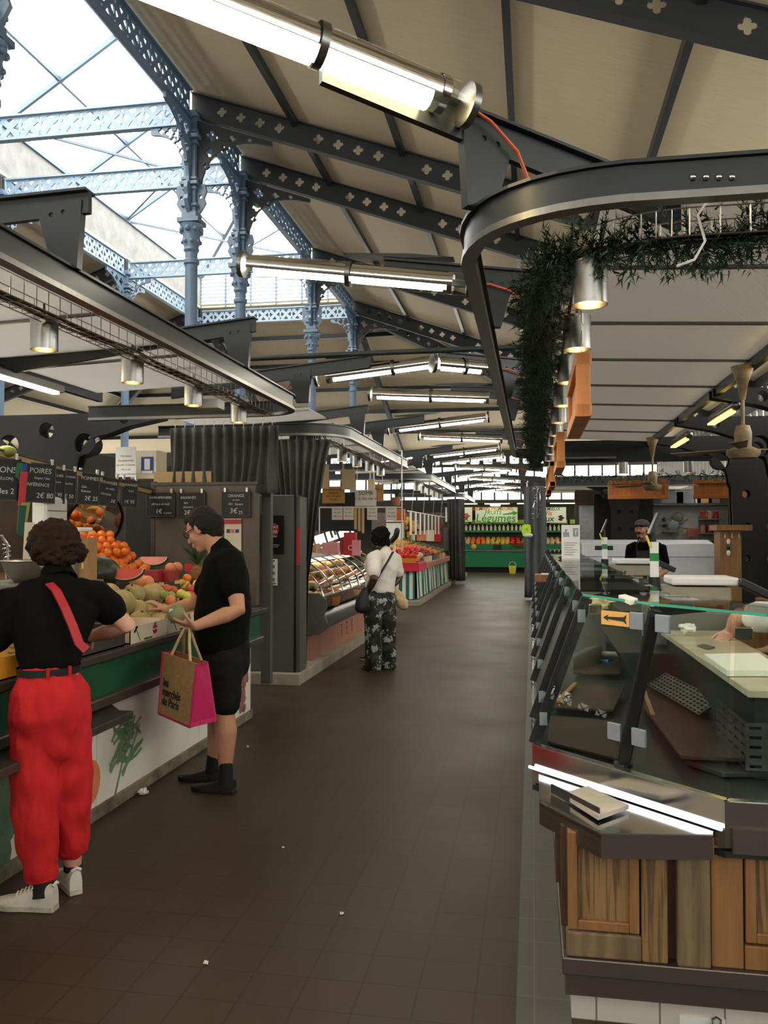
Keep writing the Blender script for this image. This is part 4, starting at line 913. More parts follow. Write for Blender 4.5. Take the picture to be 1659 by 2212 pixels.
# end wall, back wall, mirror, bar
ew = empty('stall_end_wall', (-3.15,7.95,0), 'brown metal end wall of the fruit stall carrying price boards', 'partition')
MB().bb((-3.68,7.85,.9),(-2.62,7.95,2.06)).build('panel', 'wall_brown', ew); MB().bb((-3.7,7.83,2.06),(-2.6,7.97,2.09)).build('cap', 'board_frame', ew); MB().bb((-3.7,7.84,.9),(-3.66,7.97,2.1)).build('edge_strip', 'board_frame', ew)
bw = empty('stall_back_wall', (-3.8,6,0), 'dark back wall of the fruit stall behind the mirror', 'partition')
MB().bb((-4.05,5.6,.9),(-3.99,7.9,2.02)).build('panel', 'wall_brown', bw); MB().bb((-4.3,1,.0),(-4.25,5.6,1.7)).build('dark_panel', 'black_paint', bw)
br_ = empty('board_rail', (-3.72,6.5,2), 'wooden bar at the stall back from which the price boards hang', 'rail')
p0, p1 = V((-3.7,4.2,2.24)), V((-3.7,7.86,2.0)); MB().beam(p0,p1,.03,.05).build('bar', 'wood_slat', br_); MB().beam(p0+V((0,0,.02)),p1+V((0,0,.02)),.05,.012).build('top_strip', 'board_frame', br_)
pm = aty(205,1128,6.95); pm = atx(205,1128,-3.8)
mi = empty('round_mirror', pm, 'round tilted mirror reflecting oranges on the stall back wall', 'mirror')
Mm = frame(pm, (.55,.84,0), y=(.3,-.2,.93)); MB().lathe([(0,0),(.245,0),(.25,.004),(0,.004)], 40, M=Mm).build('glass', 'true_mirror', mi, smooth=False); MB().lathe([(.245,-.015),(.27,-.015),(.27,.012),(.25,.012)], 40, M=Mm, cap=False).build('rim', 'black_paint', mi, smooth=True)
td = empty('towel_dispenser', atx(108,1112,-3.7), 'white paper towel dispenser left of the round mirror', 'dispenser'); c = atx(108,1112,-3.7)
MB().box(c,(.14,.3,.28)).build('case', 'white_plastic', td, bev=.03); MB().box(c+V((.072,0,.03)),(.005,.28,.004)).build('seam', 'board_frame', td)
# price boards: (pixel centre, width m, height m, X or Y plane, lines, label)
def board(cen, xa, w, h, lines, lab, roll=0, parent_clip=2):
    n_ = V(xa).cross(up); M = frame(cen, xa, y=up) @ Matrix.Rotation(roll, 4, 'Z'); r = empty('price_board', cen, lab, 'price board', 'chalk price boards of the fruit stall')
    P = lambda x, y, z=0: M @ V((x,y,z))
    MB().box((0,0,0),(w,h,.008),M=M).build('slate', 'chalkboard', r)
    mb = MB(); f = .008
    for x0, y0, x1, y1 in ((-w/2,-h/2,w/2,-h/2+f),(-w/2,h/2-f,w/2,h/2),(-w/2,-h/2,-w/2+f,h/2),(w/2-f,-h/2,w/2,h/2)): mb.box(((x0+x1)/2,(y0+y1)/2,.003),(x1-x0,y1-y0,.012),M=M)
    mb.build('frame', 'board_frame', r)
    for t, x, y, s in lines: MB().text(t, s, M @ Matrix.Translation((x*w,y*h,.006)), .0005, shear=.08).build('lettering', 'chalk', r)
    for k in (-1,1)[:parent_clip]: MB().box((k*w*.38,h/2+.012,.004),(.022,.045,.018),M=M).build('clip', 'clip_silver', r, bev=.003)
rv = (.52,.854,0)    # the boards on the bar are turned a little towards the aisle
def hb(px, py, w, h, lines, lab, roll=0): board(atx(px,py,-3.66), rv, w, h, lines, lab, roll)
hb(0,1035,.3,.3,[('MELONS',.0,.22,.06),('(CAVAILLON)',.0,.02,.03),('5€ les 2',.02,-.28,.055)], 'leftmost chalk board on the bar, cut by the picture edge, reading melons')
hb(82,1043,.27,.3,[('POIRES',.05,.3,.055),('Guyot / bio',.1,.12,.026),('CONFÉRENCE',-.1,-.05,.036),('2€ 80',.2,-.32,.055)], 'chalk board reading poires conférence hanging on the bar', -.03)
hb(122,1050,.14,.27,[('PÊCHES',0,.3,.03),('jaunes',0,.12,.026),('2€ 95',-.02,-.25,.04)], 'narrow chalk board reading pêches, squeezed beside the poires board', -.03)
hb(146,1052,.14,.27,[('NECTARINES',0,.3,.022),('blanches',0,.1,.024),('2€ 50',0,-.28,.042)], 'narrow chalk board reading nectarines right of the pêches board', -.04)
hb(190,1056,.2,.27,[('POMMES',.05,.32,.042),('Gala',-.2,.05,.026),('Reinette',-.1,-.08,.026),('2€ 25',.15,-.3,.05)], 'chalk board reading pommes hanging in the middle of the bar', -.05)
hb(233,1062,.19,.26,[('ORANGES',-.02,.3,.036),('de table',.08,.1,.026),('ESPAGNE',-.1,-.1,.024),('2€',.3,-.3,.04)], 'tilted chalk board reading oranges de table above the mirror', -.12)
hb(279,1066,.17,.26,[('ORANGES',0,.3,.034),('à jus',.1,.1,.03),('1€ 95',0,-.3,.045)], 'last chalk board on the bar, reading oranges à jus', -.04)
def eb(px, py, w, h, lines, lab): board(aty(px,py,7.82), (1,0,0), w, h, lines, lab)
eb(347,1090,.3,.24,[('PAMPLEMOUSSES',0,.28,.03),('(Afrique du Sud)',0,.02,.028),('1€',-.05,-.28,.06),('la pièce',.25,-.34,.026)], 'chalk board reading pamplemousses on the brown end wall')
eb(414,1090,.28,.24,[('BANANES',-.12,.28,.036),('BIO',-.2,.06,.026),('(Equateur)',-.12,-.1,.024),('2€',-.15,-.33,.06)], 'chalk board reading bananes bio, partly behind the man')
eb(510,1089,.29,.25,[('ORANGE',0,.32,.04),('de table',0,.16,.022),('BIO   Espagne',0,.0,.026),('3€',-.08,-.27,.07),('25',.16,-.33,.045)], 'chalk board reading orange de table bio right of the man')
nt_ = empty('wall_notice', aty(503,1170,7.83), 'red-headed payment card notice on the end wall behind the man', 'notice'); c = aty(503,1165,7.83)
MB().box(c,(.17,.006,.4)).build('sheet', 'crate_white', nt_); MB().box(c+V((0,-.004,.17)),(.17,.004,.045)).build('header', 'red_paint', nt_)
for k in range(3): MB().box(c+V((-.045+.045*k,-.004,.08)),(.035,.004,.035)).build('logo', ('blue_print','peach','blue_print')[k], nt_)
# things on top of the end wall
tag(MB().bb((-3.7,7.9,2.09),(-3.1,8.25,2.2)).build('ledge_board', 'wood_slat'), 'cream wooden ledge on top of the fruit stall end wall', 'ledge')
bx = empty('white_carton', aty(308,1035,8.0), 'white cardboard box with blue label on top of the end wall', 'box'); c = aty(308,1004,8.05)
MB().box((c.x+.02,8.15,c.z),(.28,.25,.29)).build('carton', 'crate_white', bx, bev=.004); q = aty(318,1005,8.02); MB().box((q.x,8.022,q.z),(.13,.004,.17)).build('label', 'blue_print', bx); MB().box((q.x,8.019,q.z+.01),(.06,.003,.11)).build('label_picture', 'paper', bx); MB().box((q.x,8.019,q.z-.07),(.12,.003,.03)).build('label_strip', 'paper', bx)
pn = empty('paper_notice', aty(272,1000,7.9), 'handwritten white paper notice leaning on the white box', 'notice'); c = aty(272,998,7.9); Mn = frame(c,(1,0,0),y=up)
MB().box((0,0,0),(.22,.3,.004),M=Mn).build('sheet', 'paper', pn); mb = MB()
for k, t in enumerate(('Fermeture','Exceptionnelle','samedi 15 heures','Merci de','votre compréhension')): mb.text(t, .028, Mn @ Matrix.Translation((0,.06-.045*k,.003)), .0004, shear=.2)
mb.build('lettering', 'machine_grey', pn)
# fruit -----------------------------------------------------------------
def fruit(name, m, r, lab, cat, g, stem=False, sc=(1,1,1), n=18):
    o = MB().ball((0,0,0), r, n, 12, sc=sc).build(name, m, keep=True, smooth=True); tag(o, lab, cat, g)
    if stem: MB().tube([(0,0,r*sc[2]*.92),(0,0,r*sc[2]*1.1)], r*.09, 6).build('stem', 'stem_brown', o)
    return o
rn = random.Random(11)
def spin(o): o.rotation_euler = (rn.uniform(-.5,.5), rn.uniform(-.5,.5), rn.uniform(0,6))
org = fruit('orange', 'orange_peel', .038, 'bright orange in the heaped pile below the round mirror', 'orange', 'oranges piled below the mirror'); first = [org]
def place(proto, locs, used=[None]):
    out = []
    for i, p in enumerate(locs):
        o = proto if proto.name not in PLACED else copy_tree(proto); PLACED.add(proto.name); o.location = p; spin(o); out.append(o)
    return out
PLACED = set()
locs = []
for row in range(7):
    for col in range(10):
        u_ = row*.066; x = -3.34-u_; y = 6.3+col*.076+(.038 if row%2 else 0); z = 1.27+u_*.75
        if y > 7.1 or y > 6.72+.06*(6-row)*1.2+.12: continue
        locs.append(V((x+rn.uniform(-.006,.006), y+rn.uniform(-.006,.006), z+.03*sin(col*.8)+.0)))
        if 1 < row < 6 and 0 < col < 8 and (row+col)%2 == 0: locs.append(V((x+.03,y+.038,z+.062)))
place(org, locs)
tag(MB().hexa([(-3.28,6.22,1.0),(-3.28,7.15,1.0),(-3.86,7.15,1.1),(-3.86,6.22,1.1)],[(-3.28,6.22,1.18),(-3.28,7.15,1.18),(-3.86,7.15,1.6),(-3.86,6.22,1.6)]).build('orange_stand', 'crate_dark'), 'sloping dark stand under the heap of oranges', 'stand')
# melons
MEL = [(234,1287,-2.82,.086),(263,1303,-2.72,.092),(289,1284,-2.86,.08),(328,1285,-2.82,.092),(297,1320,-2.66,.078),(326,1322,-2.6,.082),(302,1345,-2.52,.078),(346,1346,-2.5,.078),(354,1322,-2.62,.06),(222,1300,-2.78,.07)]
ml_ = fruit('melon', 'melon_skin', .085, '', 'melon', 'melons heaped on the counter', True, n=24)
for p in ml_.data.vertices: 
    a = atan2(p.co.y,p.co.x); p.co *= 1-.03*abs(cos(a*5))**.3+.03
ML = ['melon at the back left of the heap behind the elbow','large melon right behind the woman\'s elbow','melon at the rear of the heap left of the middle','large melon at the rear right of the heap','brownish melon in the middle of the heap','round melon under the man\'s reaching hand','low melon behind the white crate, left','low melon at the front right of the heap','small melon beside the man\'s fingers','melon mostly hidden behind the woman\'s shoulder']
for i, (px, py, X, r_) in enumerate(MEL):
    o = ml_ if i == 0 else copy_tree(ml_); o.location = atx(px,py,X); o.scale = (r_/.085,)*3; o['label'] = ML[i]; spin(o)
tag(MB().hexa([(-2.45,5.0,.95),(-2.45,6.1,.95),(-2.95,6.1,.95),(-2.95,5.0,.95)],[(-2.45,5.0,.99),(-2.45,6.1,.99),(-2.95,6.1,1.12),(-2.95,5.0,1.12)]).build('melon_tray', 'crate_dark'), 'dark sloping tray under the heap of melons', 'tray')
# watermelon pieces
def wedge(c, R, lab, tilt, m='watermelon_flesh', rz=0.):
    r = empty('watermelon_piece', c, lab, 'watermelon'); M = Matrix.Translation(V(c)) @ Matrix.Rotation(rz,4,'Z') @ Matrix.Rotation(tilt,4,'X')
    def half(k, d):
        mb = MB(); n = 20; R2 = R*k
        vs = []; 
        for i in range(8):
            t = i/7*pi/2; vs += [(R2*cos(t)*cos(pi+pi*j/n), d+R2*.9*sin(t), R2*.62*cos(t)*sin(pi+pi*j/n)) for j in range(n+1)]
        fs = [(i*(n+1)+j, i*(n+1)+j+1, (i+1)*(n+1)+j+1, (i+1)*(n+1)+j) for i in range(7) for j in range(n)]+[tuple(range(n+1))]
        return mb.add(vs, fs, M)
    half(1,0).build('skin', 'watermelon_skin', r, smooth=True)
    for k, d, nm, mm in ((.96,-.003,'rind','watermelon_rind'),(.9,-.006,'flesh',m)):
        MB().add([M @ V((R*k*cos(pi+pi*j/20), d, R*.62*k*sin(pi+pi*j/20))) for j in range(21)], [tuple(range(21))]).build(nm, mm, r)
        if nm == 'flesh': MB().add([M @ V((x*R*k,y,0)) for x, y in ((-1,d),(1,d),(1,.1),(-1,.1))], [(0,1,2,3)]).build('cut_top', m, r)
p = atx(271,1229,-2.8); wedge(p, .135, 'cut watermelon wedge with red flesh lying in front of the oranges', -.35, rz=.15)
p = atx(333,1203,-3.05); wedge(p, .115, 'cut melon wedge with shiny pinkish flesh propped higher right', -.3, 'pink_flesh', rz=.1)
p = atx(212,1238,-3.0); tag(MB().ball(p, .15, 24, 14, sc=(1,1.1,.8)).build('watermelon', 'watermelon_skin', smooth=True), 'whole dark green watermelon under the oranges behind the cardboard', 'watermelon')
# red boxes, grapefruits, bananas, apples, pineapple
for k, (px, py, X) in enumerate(((330,1243,-3.05),(358,1243,-2.98))):
    c = atx(px,py,X); tag(MB().box(c,(.16,.16,.09)).build('red_box', 'crate_red', bev=.004), f'{["left","right"][k]} red cardboard box under the pinkish melon wedge', 'box')
gf = fruit('grapefruit', 'grapefruit', .052, '', 'grapefruit', 'grapefruits by the red boxes')
GL = ['grapefruit left of the front red box','grapefruit with white sticker before the red box','grapefruit right of the red boxes against the end wall','second grapefruit right of the red boxes, farther right','grapefruit beside the watermelon wedge tip']
for i, (px, py, X) in enumerate(((303,1254,-2.92),(318,1258,-2.86),(368,1228,-3.25),(383,1226,-3.25),(296,1258,-2.85))):
    o = gf if i == 0 else copy_tree(gf); o.location = atx(px,py,X); o['label'] = GL[i]; spin(o)
for k, (px, py) in enumerate(((392,1256),(402,1262),(425,1262))):
    c = atx(px,py,-2.85); tag(MB().tube([c+V((0,(t-.5)*.2,-.07*(2*t-1)**2+.01*k)) for t in [j/8 for j in range(9)]], [.006,.014,.019,.021,.021,.021,.019,.013,.005], 8).build('banana', 'banana', smooth=True), ['upper banana in the box left of the man','lower banana in the box left of the man','banana tip showing right beside the man\'s chest'][k], 'banana', 'bananas beside the man')
o = copy_tree(org); o.location = atx(404,1249,-2.95); o['label'] = 'single orange lying behind the bananas'; o['group'] = 'loose fruit near the bananas'
AP = [(360,1272,-2.78,'apple_red','red apple leftmost in the mixed apple box'),(374,1276,-2.74,'apple_red','red apple second from the left in the apple box'),(413,1273,-2.72,'apple_red','red apple with yellow cheek right in the apple box'),(391,1283,-2.66,'apple_yellow','yellow apple in the middle of the apple box'),(403,1288,-2.62,'apple_yellow','yellow apple low in the apple box'),(369,1288,-2.64,'apple_green','green pear-like apple with dark leaf'),(368,1296,-2.58,'peach','pale orange fruit at the front of the apple box'),(355,1285,-2.68,'apple_green','green fruit half hidden behind the melon'),(410,1287,-2.62,'apple_red','small red apple behind the yellow one')]
apm = {}
for px, py, X, mm, l in AP:
    if mm not in apm: o = apm[mm] = fruit('apple', mm, .037, l, 'apple', 'mixed apples beside the man', True)
    else: o = copy_tree(apm[mm])
    o.location = atx(px,py,X); o['label'] = l; spin(o)
pa = empty('pineapple', atx(427,1252,-2.9), 'pineapple with pink tag and green crown behind the man', 'pineapple'); c = atx(427,1243,-2.95)
MB().ball(c, .075, 16, 12, sc=(1,1,1.35)).build('body', 'pine_fruit', pa, smooth=True); mb = MB(); 
for k in range(24):
    a = rn.uniform(0,6.28); L = rn.uniform(.1,.24); t = rn.uniform(.1,1); b_ = c+V((0,0,.09)); d = V((cos(a)*t,sin(a)*t,1.2)).normalized(); n_ = d.cross(up).normalized()*.011
    mb.add([b_-n_,b_+n_,b_+d*L*.6+n_*.8,b_+d*L+V((cos(a),sin(a),0))*.04,b_+d*L*.6-n_*.8],[(0,1,2,3,4)])
mb.build('crown', 'leaf_green', pa); MB().box(c+V((-.07,-.04,.07)),(.07,.004,.07)).build('tag', 'red_paint', pa)
def crate(c, sx, sy, h, m, lab, posts=True, inside='cardboard'):
    c = V(c); r = empty('fruit_crate', c, lab, 'crate', 'fruit crates on the counter'); t = .008
    for nm, lo, hi in (('front',(sx/2-t,-sy/2,0),(sx/2,sy/2,h)),('rear',(-sx/2,-sy/2,0),(-sx/2+t,sy/2,h)),('end',(-sx/2,-sy/2,0),(sx/2,-sy/2+t,h)),('end',(-sx/2,sy/2-t,0),(sx/2,sy/2,h)),('bottom',(-sx/2,-sy/2,0),(sx/2,sy/2,t))):
        MB().bb(c+V(lo), c+V(hi)).build(nm, m if nm != 'rear' else inside, r)
    if posts:
        for a in (-1,1):
            for b_ in (-1,1): MB().box(c+V((a*(sx/2-.018),b_*(sy/2-.018),h/2+.012)),(.03,.03,h+.024)).build('corner_post', 'crate_wood', r)
    return r
def at_c(px, py, X): return atx(px,py,X)
c1 = crate((-2.44,4.83,.955), .32, .5, .1, 'crate_white', 'nearest white printed fruit crate on the counter edge'); c2 = crate((-2.44,5.35,.955), .32, .5, .1, 'crate_white', 'second white printed fruit crate on the counter edge'); c3 = crate((-2.44,5.87,.955), .32, .5, .1, 'crate_white', 'third white fruit crate on the counter beside the carrier bag')
for cr, y in ((c1,4.83),(c2,5.35)):
    X = -2.279; MB().ball((X,y+.07,1.01), .032, 12, 8, sc=(.06,1.1,.9)).build('red_emblem', 'red_paint', cr); MB().text('SELECTION', .014, frame((X+.002,y+.07,1.01),(0,1,0),y=up), .0006).build('emblem_lettering', 'paper', cr)
    MB().add([V((X+.001,y+.07+a*.02,1.04)) + V((0,a*.0,b_)) for a, b_ in ((-1,0),(-.3,.012),(0,.004),(.3,.014),(1,0))], [(0,1,2,3,4)]).build('emblem_leaf', 'logo_green', cr)
    mb = MB(); mb.beam((X,y-.19,1.045),(X,y-.13,.965),.002,.004); 
    for a in (-.5,.4,1.2): mb.beam((X,y-.2-.01*sin(a),1.02),(X,y-.175+.01*a,1.05),.002,.01)
    mb.build('printed_flower', 'ink', cr); MB().text('mediterranea', .02, frame((X+.002,y-.03,.968),(0,1,0),y=up), .0006).build('lettering', 'ink', cr)
MB().bb((-2.6,4.572,.96),(-2.42,4.578,1.04)).build('red_end_label', 'crate_red', c1); MB().bb((-2.4,4.572,.96),(-2.32,4.578,1.0)).build('barcode', 'machine_grey', c1)
c4 = crate((-2.47,4.22,.955), .36, .62, .12, 'crate_dark', 'dark brown crate under the woman\'s hand', False, 'crate_dark'); c5 = crate((-2.44,3.45,.955), .34, .6, .1, 'yellow_bag', 'yellow-orange printed crate at the left edge', False)
pt = fruit('peach', 'peach', .034, 'red peach lying in a crate on the counter edge', 'peach', 'red peaches in the counter crates')
place(pt, [V((-2.55+.07*(i%3)+rn.uniform(-.01,.01), 4.66+.07*(i//3), .985)) for i in range(18)])
pm2 = fruit('lemon', 'yellow_bag', .032, 'orange-yellow fruit in the printed crate at the left edge', 'fruit', 'fruit in the yellow printed crate', sc=(1,1.2,1)); place(pm2, [V((-2.52+.07*(i%3),3.25+.075*(i//3),.99)) for i in range(15)])
yc = empty('yellow_card', atx(30,1410,-2.42), 'yellow handwritten card standing in the crate at the left edge', 'card'); c = atx(32,1412,-2.4); Mc = frame(c,(.75,.66,0),y=(.2,-.1,1))
MB().box((0,0,0),(.09,.1,.003),M=Mc).build('card', 'yellow_card', yc); mb = MB(); [mb.text(t, .014, Mc @ Matrix.Translation((0,.03-.025*k,.002)), .0004) for k, t in enumerate(('Tomates','Marmande','2€ 50'))]; mb.build('lettering', 'ink', yc)
c6 = crate(atx(380,1330,-2.6)+V((0,0,-.05)), .3, .3, .1, 'crate_wood', 'pale wooden crate behind the held melon'); crate(atx(395,1300,-2.7)+V((0,0,-.09)), .34, .5, .08, 'cardboard', 'cardboard box holding the mixed apples'); crate(atx(405,1272,-2.88)+V((0,0,-.07)), .28, .4, .09, 'cardboard', 'cardboard box holding the bananas'); crate(atx(345,1268,-2.92)+V((0,0,-.06)), .2, .34, .08, 'crate_dark', 'dark printed box between the melons and the red boxes')
tag(crumple(atx(222,1340,-2.56), .07, '', 'yellow_bag', 9), 'crumpled yellow paper bag behind the woman\'s forearm', 'paper bag')['category'] = 'bag'
cb = empty('cardboard_scale', atx(183,1250,-2.85), 'upright cardboard box and hanging scale behind the woman', 'scale'); c = atx(158,1215,-2.9)
MB().box(c+V((0,.06,-.02)),(.2,.12,.36)).build('cardboard_side', 'cardboard', cb); MB().box(c+V((-.02,-.02,.0)),(.12,.08,.4)).build('scale_body', 'machine_grey', cb, bev=.01); MB().box(c+V((-.02,-.02,.21)),(.24,.18,.03)).build('scale_pan', 'white_plastic', cb, bev=.01); MB().box(c+V((.07,.0,-.02)),(.004,.03,.04)).build('price_sticker', 'yellow_card', cb)
bo = empty('steel_bowl', atx(60,1260,-3.1), 'steel mixing bowl left of the woman\'s head', 'bowl'); c = atx(58,1258,-3.1); MB().lathe([(.07,0),(.12,.05),(.15,.13),(.16,.135),(.15,.14),(.115,.06),(.06,.01)], 28, c=c, cap=False).build('bowl', 'brushed', bo, smooth=True); MB().bb(c+V((-.3,-.3,-.03)), c+V((.3,.4,0))).build('shelf', 'machine_grey', bo)
fa = empty('spring_tap', atx(12,1250,-3.3), 'chrome sink tap with coiled spring at the left edge', 'tap'); c = atx(14,1250,-3.3)
MB().tube([c,c+V((0,0,.22)),c+V((-.03,-.01,.27)),c+V((-.08,-.02,.27)),c+V((-.1,-.03,.2))], .012, 8).build('pipe', 'chrome', fa, smooth=True); MB().tube([c+V((.022*cos(t),.022*sin(t),.06+t*.0045)) for t in [k*.5 for k in range(72)]], .004, 5).build('spring', 'chrome', fa, smooth=True)
for k in range(3):
    c = atx(10,1300+26*k,-2.75); g_ = empty('green_crate', c, ['upper','middle','lower'][k]+' green plastic crate stacked at the left edge', 'crate', 'green crates at the left edge')
    for j in range(3): MB().box(c+V((0,0,-.03+.026*j)),(.4,.4,.012)).build('rib', 'green_plastic', g_)
    MB().box(c+V((-.02,0,0)),(.34,.34,.06)).build('body', 'green_plastic', g_)
ban = empty('bunting', atx(22,1020,-3.6), 'colourful cloth flag hanging at the left end of the bar', 'flag'); c = atx(34,1000,-3.6)
for k, (mm, dx, z0, z1, w_) in enumerate((('blue_print',.1,0,-.14,.07),('green_plastic',.03,0,-.1,.06),('red_paint',.07,-.06,-.3,.07),('apple_green',.08,-.28,-.42,.08),('green_band',.02,-.3,-.5,.07),('crate_white',.1,-.42,-.85,.09))):
    d = V((.52,.854,0)); MB().quad(c+d*(dx-w_)*.5+V((.01*k,0,z1)),c+d*(dx+w_*.3)*.5+V((.01*k,0,z1-.03)),c+d*(dx+w_)*.5+V((.01*k,0,z0)),c+d*(dx-w_*.6)*.5+V((.01*k,0,z0)),.004).build('cloth_strip', mm, ban)
tag(MB().ball(atx(14,975,-3.7), .07, 14, 8, sc=(1,1,.6)).build('green_bundle', 'apple_green', smooth=True), 'bright green bundle on the bar at the left edge', 'bundle')
# white partitions far behind, seen through the frames
mat('far_white', (196,200,204), .6)
for k, (x, y, w_, z0, z1) in enumerate(((-7.6,12.5,1.3,.3,2.5),(-7.2,18,2.6,.3,2.4))):
    sp = [[(-w_,z0),(w_,z0),(w_,z1-.5)]+[(w_-.5+.5*cos(a),z1-.5+.5*sin(a)) for a in (.4,.8,1.2,1.57)]+[(-w_+.5+.5*cos(a),z1-.5+.5*sin(a)) for a in (1.57,1.95,2.4,2.8)]+[(-w_,z1-.5)]]
    tag(MB().plate(sp, .05, Matrix(((1,0,0,x),(0,0,-1,y),(0,1,0,0),(0,0,0,1)))).build('white_partition','far_white'), ['nearer','farther'][k]+' white round-cornered partition seen beyond the price boards', 'partition')
# curtains: pleated dark cloth on hooks
m = mat('curtain', (92,89,87), .9, c2=(70,68,68), scale=5)
def curtain(path, z0, z1, lab, amp=.035, pitch=.1, flare=0, name='curtain', hem=0, m='curtain', hooks=True, pinch=0):
    pts = []; path = [V((x,y,0)) for x, y in path]
    for a, c in zip(path, path[1:]):
        n = max(2,int((c-a).length/(pitch/8))); pts += [a+(c-a)*(i/n) for i in range(n)]
    pts.append(path[-1]); cen = (path[0]+path[-1])/2; vs = []; K = 9; s = 0; out = []
    for i, p in enumerate(pts):
        t = pts[min(i+1,len(pts)-1)]-pts[max(i-1,0)]; t.normalize(); n_ = V((-t.y,t.x,0)); s += (p-pts[i-1]).length if i else 0; col = []
        for k in range(K):
            h = k/(K-1); am = amp*(.55+.6*h)
            col.append((p.lerp(cen, pinch*min(1,h*1.6)**.8) if pinch else p)+n_*(am*sin(s*2*pi/pitch+.9*sin(s*7+k*.25))+flare*h*h)+t*(.02*sin(s*9+h*3)*h)+V((0,0,z1+(z0-z1)*h)))
        vs += col
    fs = [(i*K+k,i*K+k+1,(i+1)*K+k+1,(i+1)*K+k) for i in range(len(pts)-1) for k in range(K-1)]
    o = MB().add(vs, fs).build(name, m, smooth=True); md = o.modifiers.new('t','SOLIDIFY'); md.thickness = .006; tag(o, lab, 'curtain', 'dark stall curtains')
    if hooks:
        mb = MB()
        for i in range(4, len(pts), 8): mb.tube([pts[i]+V((0,0,z1-.02)),pts[i]+V((0,0,z1+.05)),pts[i]+V((.01,0,z1+.06))], .0035, 5)
        mb.build('hooks_row', 'wire', o)['kind'] = 'stuff'
    return o
curtain([(-3.55,7.95),(-2.75,7.95),(-2.42,7.9)], 1.98, 2.64, 'grey pleated curtain drawn above the end wall of the fruit stall', flare=-.06)
curtain([(-3.0,9.22),(-2.6,9.16),(-2.22,9.25)], .13, 2.64, 'long dark curtain bundle hanging at the corner of the delicatessen', .05, .09, pinch=.66)
curtain([(-2.62,26.4),(-2.2,26.2),(-2.1,26.6)], .1, 2.64, 'dark curtain hanging at the corner of the last left stall', .06, .12)
m = mat('curtain_grey', (96,100,106), .8, c2=(80,84,90), scale=2)
curtain([(-.2,20.5),(.25,20.45),(.3,20.9)], .05, 2.68, 'grey sheet bundle hanging at the corner of the second right stall', .05, .16, m='curtain_grey', hooks=False)
# steel post and tall cabinet behind the fruit stall
tag(MB().bb((-2.66,8.12,.1),(-2.56,8.2,2.04)).build('steel_post', 'cabinet_grey', bev=.004), 'flat steel post between the fruit stall and the grey cabinet', 'post')
tag(MB().bb((-2.5,8.1,.1),(-2.42,8.16,1.9)).build('dark_post', 'dark_steel'), 'thin dark post beside the flat steel post', 'post') if 0 else 0
cg = empty('tall_cabinet', (-2.7,8.8,.12), 'tall grey steel cabinet with black poster at the end of the fruit stall', 'cabinet')
MB().bb((-3.3,8.72,.12),(-2.49,9.05,2.0)).build('body', 'cabinet_grey', cg, bev=.01); MB().bb((-2.49,8.715,.12),(-2.47,9.05,2.0)).build('gap', 'black_paint', cg); MB().bb((-2.47,8.73,.12),(-2.43,9.0,1.98)).build('side_strip', 'cabinet_grey', cg)
MB().bb((-2.468,8.72,1.25),(-2.432,8.729,1.65)).build('red_label', 'red_paint', cg)
po_ = empty('poster', aty(592,1155,8.7), 'black poster with red disc on the grey cabinet', 'poster'); c = aty(588,1155,8.71); Mp = frame(c,(1,0,0),y=up)
MB().box((0,0,0),(.26,.41,.003),M=Mp).build('sheet', 'black_paint', po_); MB().lathe([(0,0),(.085,0),(.085,.003)], 28, M=Mp @ Matrix.Translation((-.01,.05,.001))).build('disc', 'crate_red', po_)
mb = MB(); [mb.text(t, s, Mp @ Matrix.Translation((.0,y,.005)), .0005) for t, s, y in (('RABAT',.045,.08),('À TER',.045,.03),('se mobilise',.025,-.02),('POUR LES PLUS DÉMUNIS',.014,-.11),('UN GESTE SOLIDAIRE',.014,-.13))]; mb.build('lettering', 'paper', po_)
sh_ = empty('white_sheet', aty(584,1236,8.7), 'white printed sheet with green foot on the grey cabinet', 'paper'); c = aty(582,1236,8.71); MB().box(c,(.18,.003,.28)).build('sheet', 'paper', sh_); MB().box(c+V((.01,-.003,-.12)),(.12,.002,.012)).build('green_strip', 'logo_green', sh_); MB().ball(c+V((.05,-.003,.12)), .013, 10, 6, sc=(1,.1,.6)).build('emblem', 'ink', sh_)
for k in range(3): MB().box(c+V((0,-.003,.06-.07*k)),(.12,.002,.035)).build('text_block', 'machine_grey', sh_)
m, nt, b = new_mat('strip_tile'); br = nd(nt,'ShaderNodeTexBrick',Scale=1.0,offset=0.0); br.inputs['Brick Width'].default_value = .2; br.inputs['Row Height'].default_value = .2; br.inputs['Mortar Size'].default_value = .003
br.inputs['Color1'].default_value = srgb(84,83,79); br.inputs['Color2'].default_value = srgb(78,77,73); br.inputs['Mortar'].default_value = srgb(100,98,93); tc = nd(nt,'ShaderNodeTexCoord'); nt.links.new(tc.outputs['Object'],br.inputs[0]); nt.links.new(br.outputs[0],b.inputs['Base Color']); b.inputs['Roughness'].default_value = .45
# floor kerb strip on the right and litter
tag(MB().bb((-.06,-2,0),(.12,30,.006)).build('trim_1', 'strip_tile', keep=True), kind='structure')
for k, (px, py, r_, l) in enumerate(((308,1716,.028,'crumpled white scrap beside the printed counter front'),(535,1614,.008,'tiny white scrap on the floor right of the man'),(445,2082,.01,'white scrap on the floor at the bottom of the picture'),(738,1975+0,.008,'small pale scrap on the bare floor'),(612,1832,.006,'pale crumb in the middle of the floor'))): crumple(atz(px,py,.002), r_, l, 'paper', k+20, .5)
